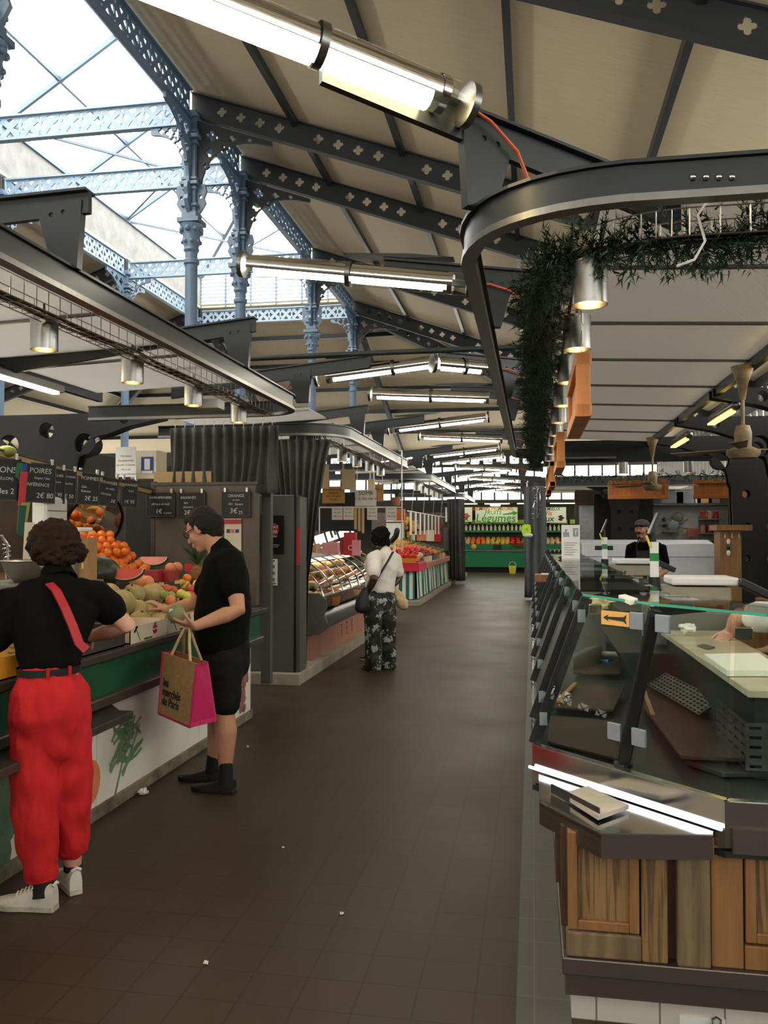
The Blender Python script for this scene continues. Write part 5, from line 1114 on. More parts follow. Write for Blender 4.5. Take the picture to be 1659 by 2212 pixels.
# ================================================================ delicatessen stall, left
mat('concrete', (168,158,142), .8, c2=(142,132,116), scale=4, bump=.2); mat('terracotta', (178,120,96), .5, var=.08); mat('brown_trim', (92,66,50), .45, var=.1)
mat('cooked_brown', (150,90,50), .4, c2=(96,54,30), scale=14); mat('cooked_gold', (208,140,64), .4, c2=(176,110,46), scale=12); mat('cream_food', (214,190,150), .5, c2=(190,150,110), scale=10); mat('salad', (96,120,60), .5, c2=(60,84,40), scale=14); mat('ham_pink', (206,130,120), .35, c2=(176,84,80), scale=10)
mat('neon_label', (196,236,60), .6, var=.02); mat('kraft', (196,146,92), .8, var=.08); mat('kraft_light', (206,176,136), .8, var=.06); mat('pink', (226,150,160), .5, var=.05)
tag(MB().bb((-4.2,8.6,0),(-2.4,14.4,.12)).build('stall_plinth', 'concrete', bev=.006), 'pale concrete plinth under the cabinet and delicatessen case', 'plinth')
dc = empty('deli_case', (-2.7,11.5,.12), 'glass fronted delicatessen case with terracotta base and curved chrome ribs', 'display case')
Y0, Y1 = 9.55, 13.7
MB().bb((-3.4,Y0,.12),(-2.52,Y1,.44)).build('base_panel', 'terracotta', dc); 
for k in range(3): q = atx(738+11*k,1357-7*k,-2.515); MB().text('CUISINE', .05, frame((-2.512,q.y,.29),(0,0,1),z=(1,0,0)), .001).build('lettering', 'ink', dc)
MB().tube([(-2.42,Y0-.05,.58),(-2.42,Y1,.58)], .11, 16, ry=.07).build('bumper', 'satin_steel', dc, smooth=True)
MB().bb((-3.4,Y0,.44),(-2.46,Y1,.72)).build('front_band', 'deck_steel', dc); MB().bb((-2.5,Y0,.72),(-2.38,Y1,.86)).build('brown_rail', 'brown_trim', dc, bev=.008)
MB().bb((-3.4,Y0,.72),(-2.5,Y1,.8)).build('deck', 'deck_steel', dc)
gp = [(-2.38,.86),(-2.42,.98),(-2.54,1.12),(-2.72,1.24),(-2.8,1.27)]
for k in range(4):
    a, c = Y0+k*(Y1-Y0)/4+.01, Y0+(k+1)*(Y1-Y0)/4-.01; vs = [(x,y,z) for x, z in gp for y in (a,c)]
    MB().add(vs, [(2*i,2*i+1,2*i+3,2*i+2) for i in range(4)]).build('glass_pane', 'case_glass', dc, smooth=True)
for k in range(9):
    y = Y0+k*(Y1-Y0)/8; MB().tube([(x+.004,y,z+.003) for x, z in gp], .009, 8).build('rib', 'chrome', dc, smooth=True)
MB().bb((-3.35,Y0,1.27),(-2.76,Y1,1.3)).build('top_shelf', 'white_plastic', dc, bev=.006); MB().quad((-2.85,Y0,1.3),(-2.85,Y1,1.3),(-2.9,Y1,1.62),(-2.9,Y0,1.62),.006).build('rear_screen', 'case_glass', dc)
MB().bb((-3.42,Y0,.12),(-3.36,Y1,1.27)).build('rear_panel', 'counter_dark', dc)
MB().plate([[(-.9,0),(-.06,0),(.02,.06),(.04,.14),(0,.24),(.03,.3),(.02,.42),(-.06,.48),(-.9,.48)]], .05, Matrix(((1,0,0,-2.36),(0,0,-1,Y0-.03),(0,1,0,.42),(0,0,0,1)))).build('end_panel', 'cabinet_grey', dc, bev=.012)
MB().bb((-3.36,Y0+.05,1.2),(-2.95,Y1-.05,1.26)).build('light_box', 'white_bulb_soft', dc) if emit('white_bulb_soft', (255,236,200), 4) else 0
rn = random.Random(21); foods = {}
FN = [('cooked_brown','brown cooked dish in the delicatessen case'),('cooked_gold','golden pastry in the delicatessen case'),('cream_food','cream coloured dish in the delicatessen case'),('salad','green salad portion in the delicatessen case'),('ham_pink','pink ham portion in the delicatessen case')]
for i in range(64):
    mm, l = FN[rn.choice([0,0,1,1,2,2,3,4])]
    if mm not in foods:
        mb = MB().ball((0,0,0), .085, 12, 8); mb.v = [p*(1+.45*noise.noise(p*19+V((len(foods)*4,0,0)))) for p in mb.v]; mb.v = [V((p.x,p.y,p.z*.6)) for p in mb.v]
        o = foods[mm] = mb.build('deli_dish', mm, keep=True, smooth=True); tag(o, l, 'food', l.replace(' in the',' portions in the')+'s')
    else: o = copy_tree(foods[mm])
    r_, c_ = i%4, i//4; o.location = (-2.56-.17*r_+rn.uniform(-.02,.02), Y0+.18+c_*.245+rn.uniform(-.05,.05), .84+.09*r_); o.rotation_euler = (rn.uniform(-.3,.3),0,rn.uniform(0,6)); s = rn.uniform(.8,1.25); o.scale = (s,s,s)
for k in range(4): tag(MB().bb((-3.3+.0,Y0+.1,.8+.0),(-2.6-.17*k,Y1-.1,.8+.075*k)).build('dish_step', 'deck_steel'), ['front','second','third','rear'][k]+' steel step carrying the dishes in the delicatessen case', 'shelf')
c = atx(742,1272,-2.47); tag(MB().beam(c+V((0,-.15,0)),c+V((0,.25,.0)),.004,.05,up=(1,0,.3)).build('label_strip','neon_label'), 'bright yellow-green label strip inside the delicatessen case', 'label')
c = atx(715,1310,-2.42); bkt = MB().lathe([(.05,0),(.1,.02),(.12,.12),(.1,.1),(.05,.02)], 18, c=c, cap=False).build('bread_basket','cooked_gold',smooth=True); tag(bkt, 'small golden basket at the near end of the delicatessen case', 'basket')
def thing(mb, name, m, lab, cat, g=None, **k): return tag(mb.build(name, m, **k), lab, cat, g)
ds = empty('deli_scale', (-3.0,9.85,1.3), 'grey scale on the near end of the delicatessen top shelf', 'scale'); MB().bb((-3.2,9.7,1.3),(-2.85,9.85,1.62)).build('body','scale_grey',ds,bev=.01); MB().bb((-3.2,9.65,1.3),(-2.8,10.0,1.33)).build('base','dark_plastic',ds)
def on_top(px, py, y, d, m, name, lab, cat, g=None):
    c = aty(px, py, y); return thing(MB().box((c.x,y,1.3+d[2]/2), d), name, m, lab, cat, g, bev=.004)
on_top(757,1178,10.9,(.16,.1,.3),'red_paint','red_carton','tall red carton with a white ring on the delicatessen shelf','box'); 
c = aty(757,1178,10.84); MB().tube([(c.x+.03*cos(t),10.845,1.4+.03*sin(t)) for t in [k*pi/8 for k in range(17)]], .005, 6).build('ring_print','paper',bpy.data.objects['red_carton'])
on_top(770,1180,10.75,(.1,.08,.2),'pink','pink_carton','pink carton right of the tall red one','box'); on_top(745,1185,11.1,(.1,.1,.22),'crate_red','dark_red_carton','dark red carton behind the tall red one','box')
on_top(715,1183,11.4,(.22,.12,.16),'pink','pink_cloth','pink folded bag on the delicatessen shelf','bag')
for k, (x, y) in enumerate(((-3.05,12.0),(-3.2,12.2),(-3.1,12.5),(-3.2,12.8),(-3.05,13.1),(-3.2,13.4))):
    thing(MB().lathe([(.05,0),(.055,.02),(.055,.14),(.04,.16),(.04,.19),(0,.19)],14,c=(x,y,1.3)), 'jar', ('cream_food','cooked_gold','cream_food','pink','cooked_brown','cream_food')[k], ORD[k]+' preserving jar on the delicatessen shelf, counted from the front', 'jar', 'jars on the delicatessen shelf', smooth=True)
# back of the stall, rail with sheets of paper, hanging cards
thing(MB().bb((-5.6,14.5,0),(-2.75,14.55,2.3)), 'dark_backdrop', 'black_paint', 'black rear partition of the delicatessen stall', 'partition'); thing(MB().bb((-5.6,8.9,0),(-5.5,14.5,2.6)), 'side_backdrop', 'crate_dark', 'dark side partition behind the delicatessen', 'partition')
pr = empty('paper_rail', (-3.2,13.2,1.98), 'white horizontal rail holding sheets of paper above the delicatessen', 'rail'); a, c = aty(690,1096,13.2), aty(868,1096,13.2); MB().tube([a,c],.012,8).build('bar','white_plastic',pr); MB().tube([a,V((a.x,13.2,1.3))],.01,6).build('upright','white_plastic',pr); MB().tube([c+V((0,0,.9)),V((c.x,13.2,1.3))],.012,6).build('upright','white_plastic',pr)
def sheet(px0, py0, px1, py1, y, m, lab, txt=(), ang=0, name='paper_sheet', cat='paper', g=None, ts=.05, tm='ink'):
    a, c = aty(px0,py0,y), aty(px1,py1,y); ctr = (a+c)/2; w_, h_ = abs(c.x-a.x), abs(a.z-c.z); M = frame(ctr,(cos(ang),sin(ang),0),y=up); r = empty(name, ctr, lab, cat, g)
    MB().box((0,0,0),(w_/max(.3,cos(ang)),h_,.004),M=M).build('sheet', m, r)
    if name in ('hanging_card','menu_board','banner'):
        for k in (-.4,.4): q = M @ V((k*w_,h_*.5,0)); MB().tube([q,V((q.x,q.y,2.93))], .003, 5).build('string', 'wire', r)
    if txt:
        mb = MB()
        for k, t in enumerate(txt): mb.text(t, ts, M @ Matrix.Translation((0,h_*(.36-.8*(k+.2)/max(1,len(txt))),.004)), .0004)
        mb.build('lettering', tm, r)
    return r
GS = 'white sheets on the delicatessen rail'
for k, (x0, x1, l) in enumerate(((717,740,'leftmost white sheet pinned on the rail above the delicatessen'),(741.5,764,'white sheet pinned on the rail right beside the leftmost one'),(793,815,'white sheet on the rail above the woman in white'),(833,857,'rightmost white sheet on the rail, near the white fridge'))): sheet(x0,1094,x1,1123,13.17,'paper',l,('Terrine','du chef','18€ le kg'),0,g=GS,ts=.035)
sheet(693,1003,708,1056,11.2,'kraft_light','plain tan card hanging nearest the dark curtain',ang=.9,name='hanging_card',cat='card'); sheet(740,1014,766,1058,12.2,'kraft_light','greenish tan card hanging in the middle above the delicatessen',ang=.5,name='hanging_card',cat='card'); sheet(796,1035,809,1074,14.0,'kraft_light','narrow tan card hanging in front of the brown board',ang=.95,name='hanging_card',cat='card')
sheet(696,1051,745,1087,12.6,'kraft','brown cardboard menu with handwritten lines above the delicatessen',('Hachis parmentier','Lasagnes','Rôti de porc','Gratin'),name='menu_board',cat='sign',ts=.045); sheet(798,1046,829,1083,14.2,'kraft','smaller brown cardboard sign at the right of the hanging cards',('truffière',),name='menu_board',cat='sign',ts=.06)
sheet(767,1058,813,1093,13.4,'paper','white handwritten banner reading SOMB hanging behind the cards',('SOMB','* * ** ** *'),name='banner',cat='sign',ts=.09)
for k in range(3): thing(MB().bb(*(lambda a: ((a.x-.02,13.18,a.z-.34-.03*k),(a.x+.02,13.2,a.z)))(aty(768+8*k,1097,13.19))), 'paper_strip', 'kraft_light', ['left','middle','right'][k]+' of three paper strips hanging on the rail between the sheets', 'strip', 'paper strips on the delicatessen rail')
fr = empty('white_fridge', aty(852,1185,25.2), 'white fridge with black top line behind the striped fruit table', 'fridge'); a, c = aty(834,1124,25.2), aty(872,1124,25.2); MB().bb((a.x,25.2,0),(c.x,25.55,a.z)).build('body','white_plastic',fr,bev=.01); MB().bb((a.x,25.185,a.z-.07),(c.x,25.2,a.z-.04)).build('line','ink',fr)
thing(MB().bb((-2.75,14.5,0),(-2.5,15.15,1.1)),'dark_counter_end','crate_dark','dark counter end between the delicatessen and the white fridge','counter')
pl = empty('potted_rosemary', aty(852,1085,14.4), 'potted green rosemary standing high behind the paper rail', 'plant'); c = aty(856,1092,14.4); MB().lathe([(.06,0),(.09,.14),(0,.14)],14,c=c).build('pot','terracotta',pl); mb = MB()
for k in range(26):
    d = V((rn.uniform(-.5,.5),rn.uniform(-.5,.5),1)).normalized(); L = rn.uniform(.15,.42); mb.tube([c+V((0,0,.12)),c+V((0,0,.12))+d*L],.004,4)
    for j in range(8): q = c+V((0,0,.12))+d*L*(j+2)/10; e = V((rn.uniform(-1,1),rn.uniform(-1,1),.5))*.045; mb.add([q-e*.1,q+V((.008,0,0)),q+e],[(0,1,2)])
mb.build('foliage','leaf_green',pl)['kind'] = 'stuff'
c = aty(848,1070,14.0); q = aty(863,1107,14.6); thing(MB().box(aty(862,1112,14.4),(.2,.1,.2)),'orange_poster','orange_peel','orange-red card beside the rightmost white sheet','card')
# ================================================================ stall with striped cloth
mat('pink_trim', (214,40,72), .5, var=.06); mat('onion_red', (150,50,54), .4, c2=(116,36,44), scale=5); mat('tomato', (206,40,36), .25, var=.1); mat('carrot', (226,116,50), .5, var=.1)
m, nt, b = new_mat('stripe_cloth'); tc = nd(nt,'ShaderNodeTexCoord'); sx_ = nd(nt,'ShaderNodeSeparateXYZ'); nt.links.new(tc.outputs['UV'], sx_.inputs[0])
mm_ = nd(nt,'ShaderNodeMath',operation='MODULO'); mm_.inputs[1].default_value = 1; nt.links.new(sx_.outputs[0], mm_.inputs[0]); gt = nd(nt,'ShaderNodeMath',operation='GREATER_THAN'); gt.inputs[1].default_value = .5; nt.links.new(mm_.outputs[0], gt.inputs[0])
mx = nd(nt,'ShaderNodeMix',data_type='RGBA'); mx.inputs[6].default_value = srgb(226,222,208); mx.inputs[7].default_value = srgb(18,108,100); nt.links.new(gt.outputs[0], mx.inputs[0]); nt.links.new(mx.outputs[2], b.inputs['Base Color']); b.inputs['Roughness'].default_value = .8
def cloth(path, z0, z1, amp, per, lab, parent):
    pts = []; 
    for a, c in zip(path, path[1:]):
        a, c = V((*a,0)), V((*c,0)); n = int((c-a).length/.02); pts += [a+(c-a)*(i/n) for i in range(n)]
    vs = []; uv = []; s = 0
    for i, p in enumerate(pts):
        t = (pts[min(i+1,len(pts)-1)]-pts[max(i-1,0)]).normalized(); n_ = V((t.y,-t.x,0)); s += (p-pts[i-1]).length if i else 0
        k = amp*sin(s*23+1.5*sin(s*9)); vs += [p+n_*(k*.3)+V((0,0,z1)), p+n_*(k+.02)+V((0,0,z0))]; uv += [s/per+.1*sin(s*23)*(amp>0.01), s/per+.16*sin(s*23)*(amp>.01)]
    o = MB().add(vs, [(2*i,2*i+1,2*i+3,2*i+2) for i in range(len(pts)-1)]).build(lab, 'stripe_cloth', parent, smooth=True); L = o.data.uv_layers.new(name='u')
    for lp in o.data.loops: L.data[lp.index].uv = (uv[lp.vertex_index], 0)
    return o
sf = empty('striped_stall', (-3,21,0), 'fruit table skirted with green and white striped cloth', 'table')
MB().bb((-4.3,18.3,0),(-2.42,25.6,.12)).build('plinth','concrete',sf,bev=.008); cloth([(-3.9,18.45),(-2.52,18.45)],.14,.78,.004,.155,'striped_cloth',sf); cloth([(-2.5,18.45),(-2.5,25.3)],.16,.78,.03,.3,'pleated_cloth',sf)
MB().bb((-3.9,18.38,.74),(-2.44,19.6,.94)).build('pink_front','pink_trim',sf,bev=.01); MB().bb((-2.5,19.6,.76),(-2.42,25.3,.9)).build('side_trim','terracotta',sf,bev=.01)
MB().hexa([(-2.5,18.5,.8),(-2.5,25.3,.8),(-3.8,25.1,.8),(-3.8,18.5,.8)],[(-2.5,18.5,.96),(-2.5,25.1,.96),(-3.8,25.1,1.33),(-3.8,18.5,1.33)]).build('display_slope','crate_dark',sf); MB().bb((-3.8,18.5,.1),(-2.56,25.1,.8)).build('body','crate_dark',sf)
MB().hexa([(-3.1,18.42,.94),(-2.52,18.42,.94),(-2.52,18.9,.94),(-3.1,18.9,.94)],[(-3.15,18.4,1.05),(-2.47,18.4,1.03),(-2.47,18.95,1.03),(-3.15,18.95,1.08)]).build('tomato_tray','yellow_bag',sf)
prod = {}
def produce(mm, p, r, l, cat, g, sc=(1,1,1)):
    k = (mm,l)
    if k not in prod: o = prod[k] = MB().ball((0,0,0), 1, 10, 7, sc=sc).build(cat.replace(' ','_'), mm, keep=True, smooth=True); tag(o, l, cat, g)
    else: o = copy_tree(prod[k])
    o.location = p; o.scale = (r,r,r); o.rotation_euler = (rn.uniform(-.4,.4),rn.uniform(-.4,.4),rn.uniform(0,6))
zs_ = lambda x: .96+(-2.5-x)/1.5*.42
for i in range(32): produce('tomato', V((-2.55-.09*(i%7)+rn.uniform(-.02,.02), 18.5+.1*(i//7)+rn.uniform(-.02,.02), 1.07+.05*(i//9)+.02*rn.random())), .05, 'red tomato heaped in the yellow-edged tray at the front of the striped table', 'tomato', 'tomatoes on the striped table')
KINDS = [('onion_red','dark red onion piled on the striped table','onion',.05),('orange_peel','orange piled on the striped table','orange',.052),('carrot','orange-brown vegetable on the striped table','vegetable',.05),('salad','green vegetable on the striped table','vegetable',.07),('banana','yellow fruit on the striped table','fruit',.06),('cream_food','pale melon-like fruit on the striped table','fruit',.075),('peach','peach piled on the striped table','peach',.05)]
lay = [[5,0,0,0,1,1,3],[4,2,1,1,1,6,3],[3,3,2,4,4,1,3]]
for r_ in range(3):
    for c_ in range(7):
        mm, l, cat, rad = KINDS[lay[r_][c_]]
        for k in range(9): x = -2.6-.42*r_-.13*(k%3); y = 19.2+.85*c_+.26*(k//3); produce(mm, V((x+rn.uniform(-.02,.02), y+rn.uniform(-.04,.04), zs_(x)+rad*.8+.03*rn.random())), rad, l, cat, l.split(' on the')[0].split(' piled')[0]+' pieces on the striped table')
for k, (px, py) in enumerate(((858,1193),(872,1196))):
    c = aty(px,py,18.9+.1*k); wedge((c.x,18.9+.1*k,c.z+.05), .17, ['left','right'][k]+' slice of red watermelon on the striped table', -.3)
for k in range(6): thing(MB().bb((-2.52,19.7+.8*k,.9),(-2.48,20.4+.8*k,1.02)), 'box_front', ('crate_wood','crate_white','crate_dark','logo_green','kraft','crate_wood')[k], ORD[k]+' printed fruit box along the aisle edge of the striped table', 'box', 'boxes along the striped table edge')
dp = empty('display_pole', aty(850,1190,18.0), 'black oval scale display on a white pole before the white fridge', 'display'); a, c = aty(851,1192,18.0), aty(852,1166,18.0); MB().tube([a-V((0,0,.3)),c],.03,10).build('pole','white_plastic',dp,smooth=True); MB().caps([c+V((-.05,0,-.02)),c+V((.03,0,.08)),c+V((.06,0,.2))],.06,12,ry=.1).build('head','dark_plastic',dp,smooth=True)
bpn = empty('poster_wall', (-3.6,25.6,0), 'brown partition covered with posters at the end of the striped stall', 'partition'); MB().bb((-4.9,25.6,0),(-2.65,25.65,2.2)).build('panel','wall_brown',bpn)
for k, (x0,y0,x1,y1,mm,l) in enumerate(((893,1124,909,1143,'kraft_light','pale notice with a large letter M on the poster wall'),(900,1147,921,1168,'peach','red and green fruit poster on the poster wall'),(921,1145,938,1169,'crate_white','white poster with a cow on the poster wall'),(938,1147,953,1170,'red_paint','red poster at the right of the poster wall'),(938,1128,952,1146,'crate_red','dark red poster high on the poster wall'),(885,1153,897,1170,'crate_white','small black and white cow card on the poster wall'))): sheet(x0,y0,x1,y1,25.5,mm,l,('M',) if k == 0 else (),name='poster',cat='poster',ts=.2)
c = aty(886,1140,25.4); mb = MB()
for k in range(14): mb.ball(c+V((rn.uniform(-.14,.14),0,rn.uniform(-.3,.3))),.06,8,6,sc=(1,.3,1))
thing(mb,'leaf_garland','yellow_bag','orange autumn leaf garland on the poster wall','garland')['kind'] = 'stuff'
for k in range(8):
    y = 17.2+.75*k; thing(MB().bb((-2.47,y-.01,1.55),(-2.45,y+.16,2.02)), 'paper_strip', 'paper', ORD[k]+' white paper strip hanging in a row above the striped table', 'strip', 'white strips above the striped table')
thing(MB().tube([(-2.46,16.8,2.03),(-2.46,24.8,2.03)],.012,6),'strip_rail','white_plastic','thin white rail over the aisle side of the striped table','rail')
for k in range(4): thing(MB().tube([(-2.46,17.4+1.9*k,2.03),(-2.4,17.4+1.9*k,2.68)],.008,5),'hanger_wire','wire',ORD[k]+' thin hanger holding the white strip rail','wire','hangers of the strip rail')
# ================================================================ last stall on the left
ls = empty('dark_stall', (-2.8,28.5,0), 'dark counter of the last stall on the left of the aisle', 'counter'); MB().bb((-4.2,26.3,0),(-2.36,31.2,.14)).build('plinth','concrete',ls); MB().bb((-4,26.5,.14),(-2.45,28.6,.8)).build('dark_panel','black_paint',ls); MB().bb((-4,28.6,.14),(-2.42,31.0,.78)).build('white_panel','white_plastic',ls)
MB().hexa([(-2.4,26.5,.8),(-2.4,31.2,.8),(-3.6,31.2,.8),(-3.6,26.5,.8)],[(-2.36,26.5,.95),(-2.36,31.2,.95),(-3.6,31.2,1.3),(-3.6,26.5,1.3)]).build('green_slope','green_band',ls); MB().bb((-3.0,26.6,1.0),(-2.6,27.2,1.75)).build('scale','machine_grey',ls)
for i in range(40): x = -2.5-.12*(i%4); produce(('salad','carrot','cream_food','salad')[i//10], V((x,27.4+.36*(i//4),1.02+(-2.4-x)*.29)), .08, ('leafy green on the last left stall','orange vegetable on the last left stall','pale vegetable on the last left stall','bunched greens on the last left stall')[i//10], 'vegetable', 'vegetables on the last left stall '+str(i//10))
# ================================================================ green stall across the far end
mat('stall_green', (14,120,72), .45, var=.08); mat('sign_white', (246,246,232), .5, var=.01); mat('sign_green', (70,168,44), .5); mat('sign_red', (224,84,50), .5); mat('sign_dark_green', (36,84,44), .5); mat('lime_box', (170,200,70), .6, var=.1); mat('bottle_pale', (214,206,176), .4, var=.15)
emit('green_lamp', (236,255,190), 5)
gs = empty('green_stall', (-.8,34.5,0), 'green fruit stall closing the far end of the aisle', 'counter')
MB().bb((-3.7,34.5,.2),(3.2,35.4,.84)).build('front','stall_green',gs); MB().bb((-3.7,34.45,.84),(3.2,35.4,.9)).build('shelf_edge','satin_steel',gs); MB().bb((-3.7,34.7,.9),(3.2,34.74,1.12)).build('lip','stall_green',gs,bev=.01); MB().bb((-3.7,34.9,0),(3.2,35.4,.2)).build('kick','black_paint',gs); MB().hexa([(-3.7,34.74,.9),(3.2,34.74,.9),(3.2,35.6,.9),(-3.7,35.6,.9)],[(-3.7,34.74,1.05),(3.2,34.74,1.05),(3.2,35.6,1.35),(-3.7,35.6,1.35)]).build('slope','crate_dark',gs)
MB().bb((-3.7,35.0,1.6),(3.2,35.6,1.68)).build('upper_shelf','stall_green',gs); MB().bb((-3.7,35.6,.2),(3.2,35.65,2.8)).build('back','counter_dark',gs); MB().bb((-3.7,34.5,2.78),(3.2,35.5,2.9)).build('lamp_beam','counter_dark',gs)
for k in range(5): MB().bb((-3.2+1.3*k,34.55,2.74),(-2.2+1.3*k,34.63,2.77)).build('strip_light','green_lamp',gs)
gl_ = empty('green_lamp', aty(1070,1091,35.0), 'glowing green-white lamp above the Légumes sign', 'lamp'); c = aty(1070,1091,34.6); MB().caps([c-V((.16,0,0)),c+V((.16,0,0))],.05,10).build('glow_tube','green_lamp',gl_); MB().box(c+V((0,.05,.07)),(.5,.1,.03)).build('housing','counter_dark',gl_)
def sign(px0, px1, py0, py1, lab, bits, bg='sign_white'):
    a, c = aty(px0,py0,34.95), aty(px1,py1,34.95); ctr = (a+c)/2; w_, h_ = c.x-a.x, a.z-c.z; r = empty('stall_sign', ctr, lab, 'sign', 'signs of the far green stall'); MB().box(ctr,(w_,.04,h_)).build('panel',bg,r)
    for t, x, y, s, mm in bits:
        M = frame(ctr+V((x*w_,-.022,y*h_)),(1,0,0),y=up)
        if t == '>': MB().add([M @ V(v) for v in ((-.3,-.05,0),(.12,.03,0),(.08,.09,0),(.34,.0,0),(.1,-.12,0),(.12,-.05,0),(-.3,-.09,0))],[tuple(range(7))]).build('arrow_print',mm,r)
        elif t == '*': MB().add([M @ V((q*(.1+.05*cos(5*an))*cos(an),q*.12*sin(an),0)) for q, an in [(1,k*2*pi/20) for k in range(20)]],[tuple(range(20))]).build('leaf_print',mm,r)
        else: MB().text(t, s, M, .002, shear=.12, bold=.003*s/.3).build('lettering', mm, r)
sign(1027,1118,1096,1128,'white sign reading FRUITS Légumes above the far green stall',[('SELMAN PRIMEURS',-.1,.4,.2,'sign_red'),('FRUITS',-.08,.14,.22,'sign_green'),('>',.33,.12,1,'sign_green'),('Légumes',-.02,-.24,.46,'sign_green')])
sign(962,1020,1096,1127,'partly hidden far sign with green lettering left of the Légumes sign',[('Mieux',-.05,-.25,.36,'sign_dark_green'),('*',.3,-.1,1.2,'sign_red')])
sign(1143,1223,1096,1129,'sign reading Je Vis Mieux seen beyond the grey sheet bundle',[('JE VIS MIEUX',0,.38,.18,'sign_dark_green'),('Je Vis',-.08,.1,.26,'sign_red'),('Mieux',-.12,-.25,.34,'sign_dark_green'),('*',.36,-.2,1,'wood_dark')])
for i in range(90):
    c_, r_ = i//3, i%3; mm, l, g = [('orange_peel','orange on the far green stall','o'),('banana','yellow fruit on the far green stall','y'),('tomato','red fruit on the far green stall','r'),('salad','green vegetable on the far green stall','g'),('cream_food','pale vegetable on the far green stall','c')][[4,4,0,1,1,2,3,1,4,0,0,2][c_*12//30]]
    produce(mm, V((-3.4+c_*.2+rn.uniform(-.03,.03), 34.95+.2*r_, 1.16+.08*r_)), .1, l, l.split(' on the')[0], 'far stall '+l.split(' on the')[0]+'s')
bt0 = None
for i in range(30):
    if not bt0: bt0 = thing(MB().lathe([(.045,0),(.045,.14),(.02,.19),(.02,.23),(0,.23)],10,c=(-3.2,35.1,1.68)),'bottle','bottle_pale','pale bottle in the long row on the upper green shelf','bottle','bottles on the upper green shelf',smooth=True)
    else: copy_tree(bt0,(-3.2+.17*i,35.1,1.68))
for k in range(7): thing(MB().bb((-3.3+.8*k,35.25,1.95),(-2.6+.8*k,35.55,2.12)),'lime_carton','lime_box',ORD[k]+' lime green carton on the top ledge of the far stall, from the left','box','lime cartons of the far stall')
c = aty(1075,1192,34.6); thing(MB().box((c.x,34.42,1.0),(.34,.02,.2)),'price_card','chalkboard','dark price card on the front of the far green stall','card'); c = aty(1024,1192,34.6); thing(MB().ball((c.x,34.5,1.02),.11,12,8,sc=(1,.4,1)),'yellow_gourd','banana','yellow round tag on the lip of the far green stall','tag')
thing(MB().lathe([(.28,0),(.33,.15),(.3,.15),(0,.05)],14,c=(aty(1120,1190,34.8).x,34.85,1.02)),'wicker_basket','cooked_brown','brown basket at the right end of the far green stall','basket')
bu = empty('yellow_bucket', atz(1107,1239,0), 'yellow bucket with white handle on the floor before the green stall', 'bucket'); c = atz(1107,1239,0); MB().lathe([(.11,0),(.15,.3),(.14,.3),(.1,.02)],20,c=c,cap=False).build('body','banana_yellow',bu,smooth=True) if mat('banana_yellow',(230,222,60),.4,var=.04) else 0; MB().tube([c+V((.14*cos(t),0,.3+.16*sin(t))) for t in [k*pi/12 for k in range(13)]],.008,6).build('handle','white_plastic',bu,smooth=True)
# ================================================================ second stall on the right
mat('sheet_white', (206,208,216), .7, var=.04, bump=.1, bscale=6); mat('wall_pale', (186,186,182), .7, var=.05); mat('box_clear', (150,156,166), .3, var=.1)
cs = empty('covered_counter', (2.6,20.8,0), 'long counter hidden under a white sheet behind the butcher', 'counter'); MB().bb((1.2,20.7,0),(4.4,21.8,.66)).build('base','cabinet_grey',cs)
mb = MB(); N_ = 40
for i in range(N_+1):
    t = i/N_; x = 1.15+3.0*t; w_ = .012*sin(t*40)+.02*sin(t*13); sh = -.1*(t < .02)+(.0); mb.v += [V((x+.12*t,20.62+w_,.62)),V((x,20.72+w_*.5,1.32+.015*sin(t*9))),V((x,21.5,1.42))]
mb.f = [(3*i+k,3*i+3+k,3*i+4+k,3*i+1+k) for i in range(N_) for k in (0,1)]; mb.m = [0]*len(mb.f); mb.build('sheet','sheet_white',cs,smooth=True); MB().beam((1.2,20.6,1.03),(4.2,20.6,1.03),.01,.012).build('strap','dark_steel',cs)
gc = empty('side_case', (.7,20.9,0), 'dim glass case holding produce beside the grey sheet bundle', 'display case'); MB().bb((.3,20.7,0),(1.1,21.6,.9)).build('body','cabinet_grey',gc); MB().bb((.35,20.66,.9),(1.05,20.7,1.1)).build('green_panel','green_band',gc)
for i in range(14): produce(('cream_food','salad','ham_pink')[i%3], V((.4+.1*(i%7),21.0+.2*(i//7),1.0+.12*(i//7))), .07, ('pale','green','pink')[i%3]+' item in the dim glass case beside the grey bundle', 'produce', ('pale','green','pink')[i%3]+' items in the dim case')
pw = empty('pale_partition', (4,23.2,0), 'pale wall panel with small frames behind the butcher', 'partition'); MB().bb((3.1,23.2,0),(5.0,23.25,2.35)).build('panel','wall_pale',pw); MB().bb((3.1,22.9,2.3),(5.0,23.25,2.34)).build('top_shelf','satin_steel',pw)
thing(MB().bb((1.6,23.0,0),(3.1,23.05,2.6)),'dark_partition','frame_black','dark partition behind the butcher\'s cap','partition')
for k in range(3): sheet(1430,1120+12*k,1437,1127+12*k,23.15,'dark_plastic',['top','middle','bottom'][k]+' of three small square frames on the pale partition',name='picture_frame',cat='frame')
oc = empty('wall_ornament', aty(1455,1135,23.1), 'dark many-armed ornament with blue disc on the pale partition', 'ornament'); c = aty(1455,1133,23.1); MB().ball(c,.16,14,10,sc=(1,.3,1)).build('blue_disc','clip_grey',oc,smooth=True); MB().ball(c+V((.1,0,.18)),.15,12,8,sc=(1,.4,.9)).build('dark_head','machine_grey',oc,smooth=True)
for k in range(5): a = -.6+k*.9; MB().tube([c,c+V((.2*cos(a),-.03,.15*sin(a))),c+V((.4*cos(a+.2),-.03,.28*sin(a+.2)))],.02,6).build('arm','machine_grey',oc,smooth=True)
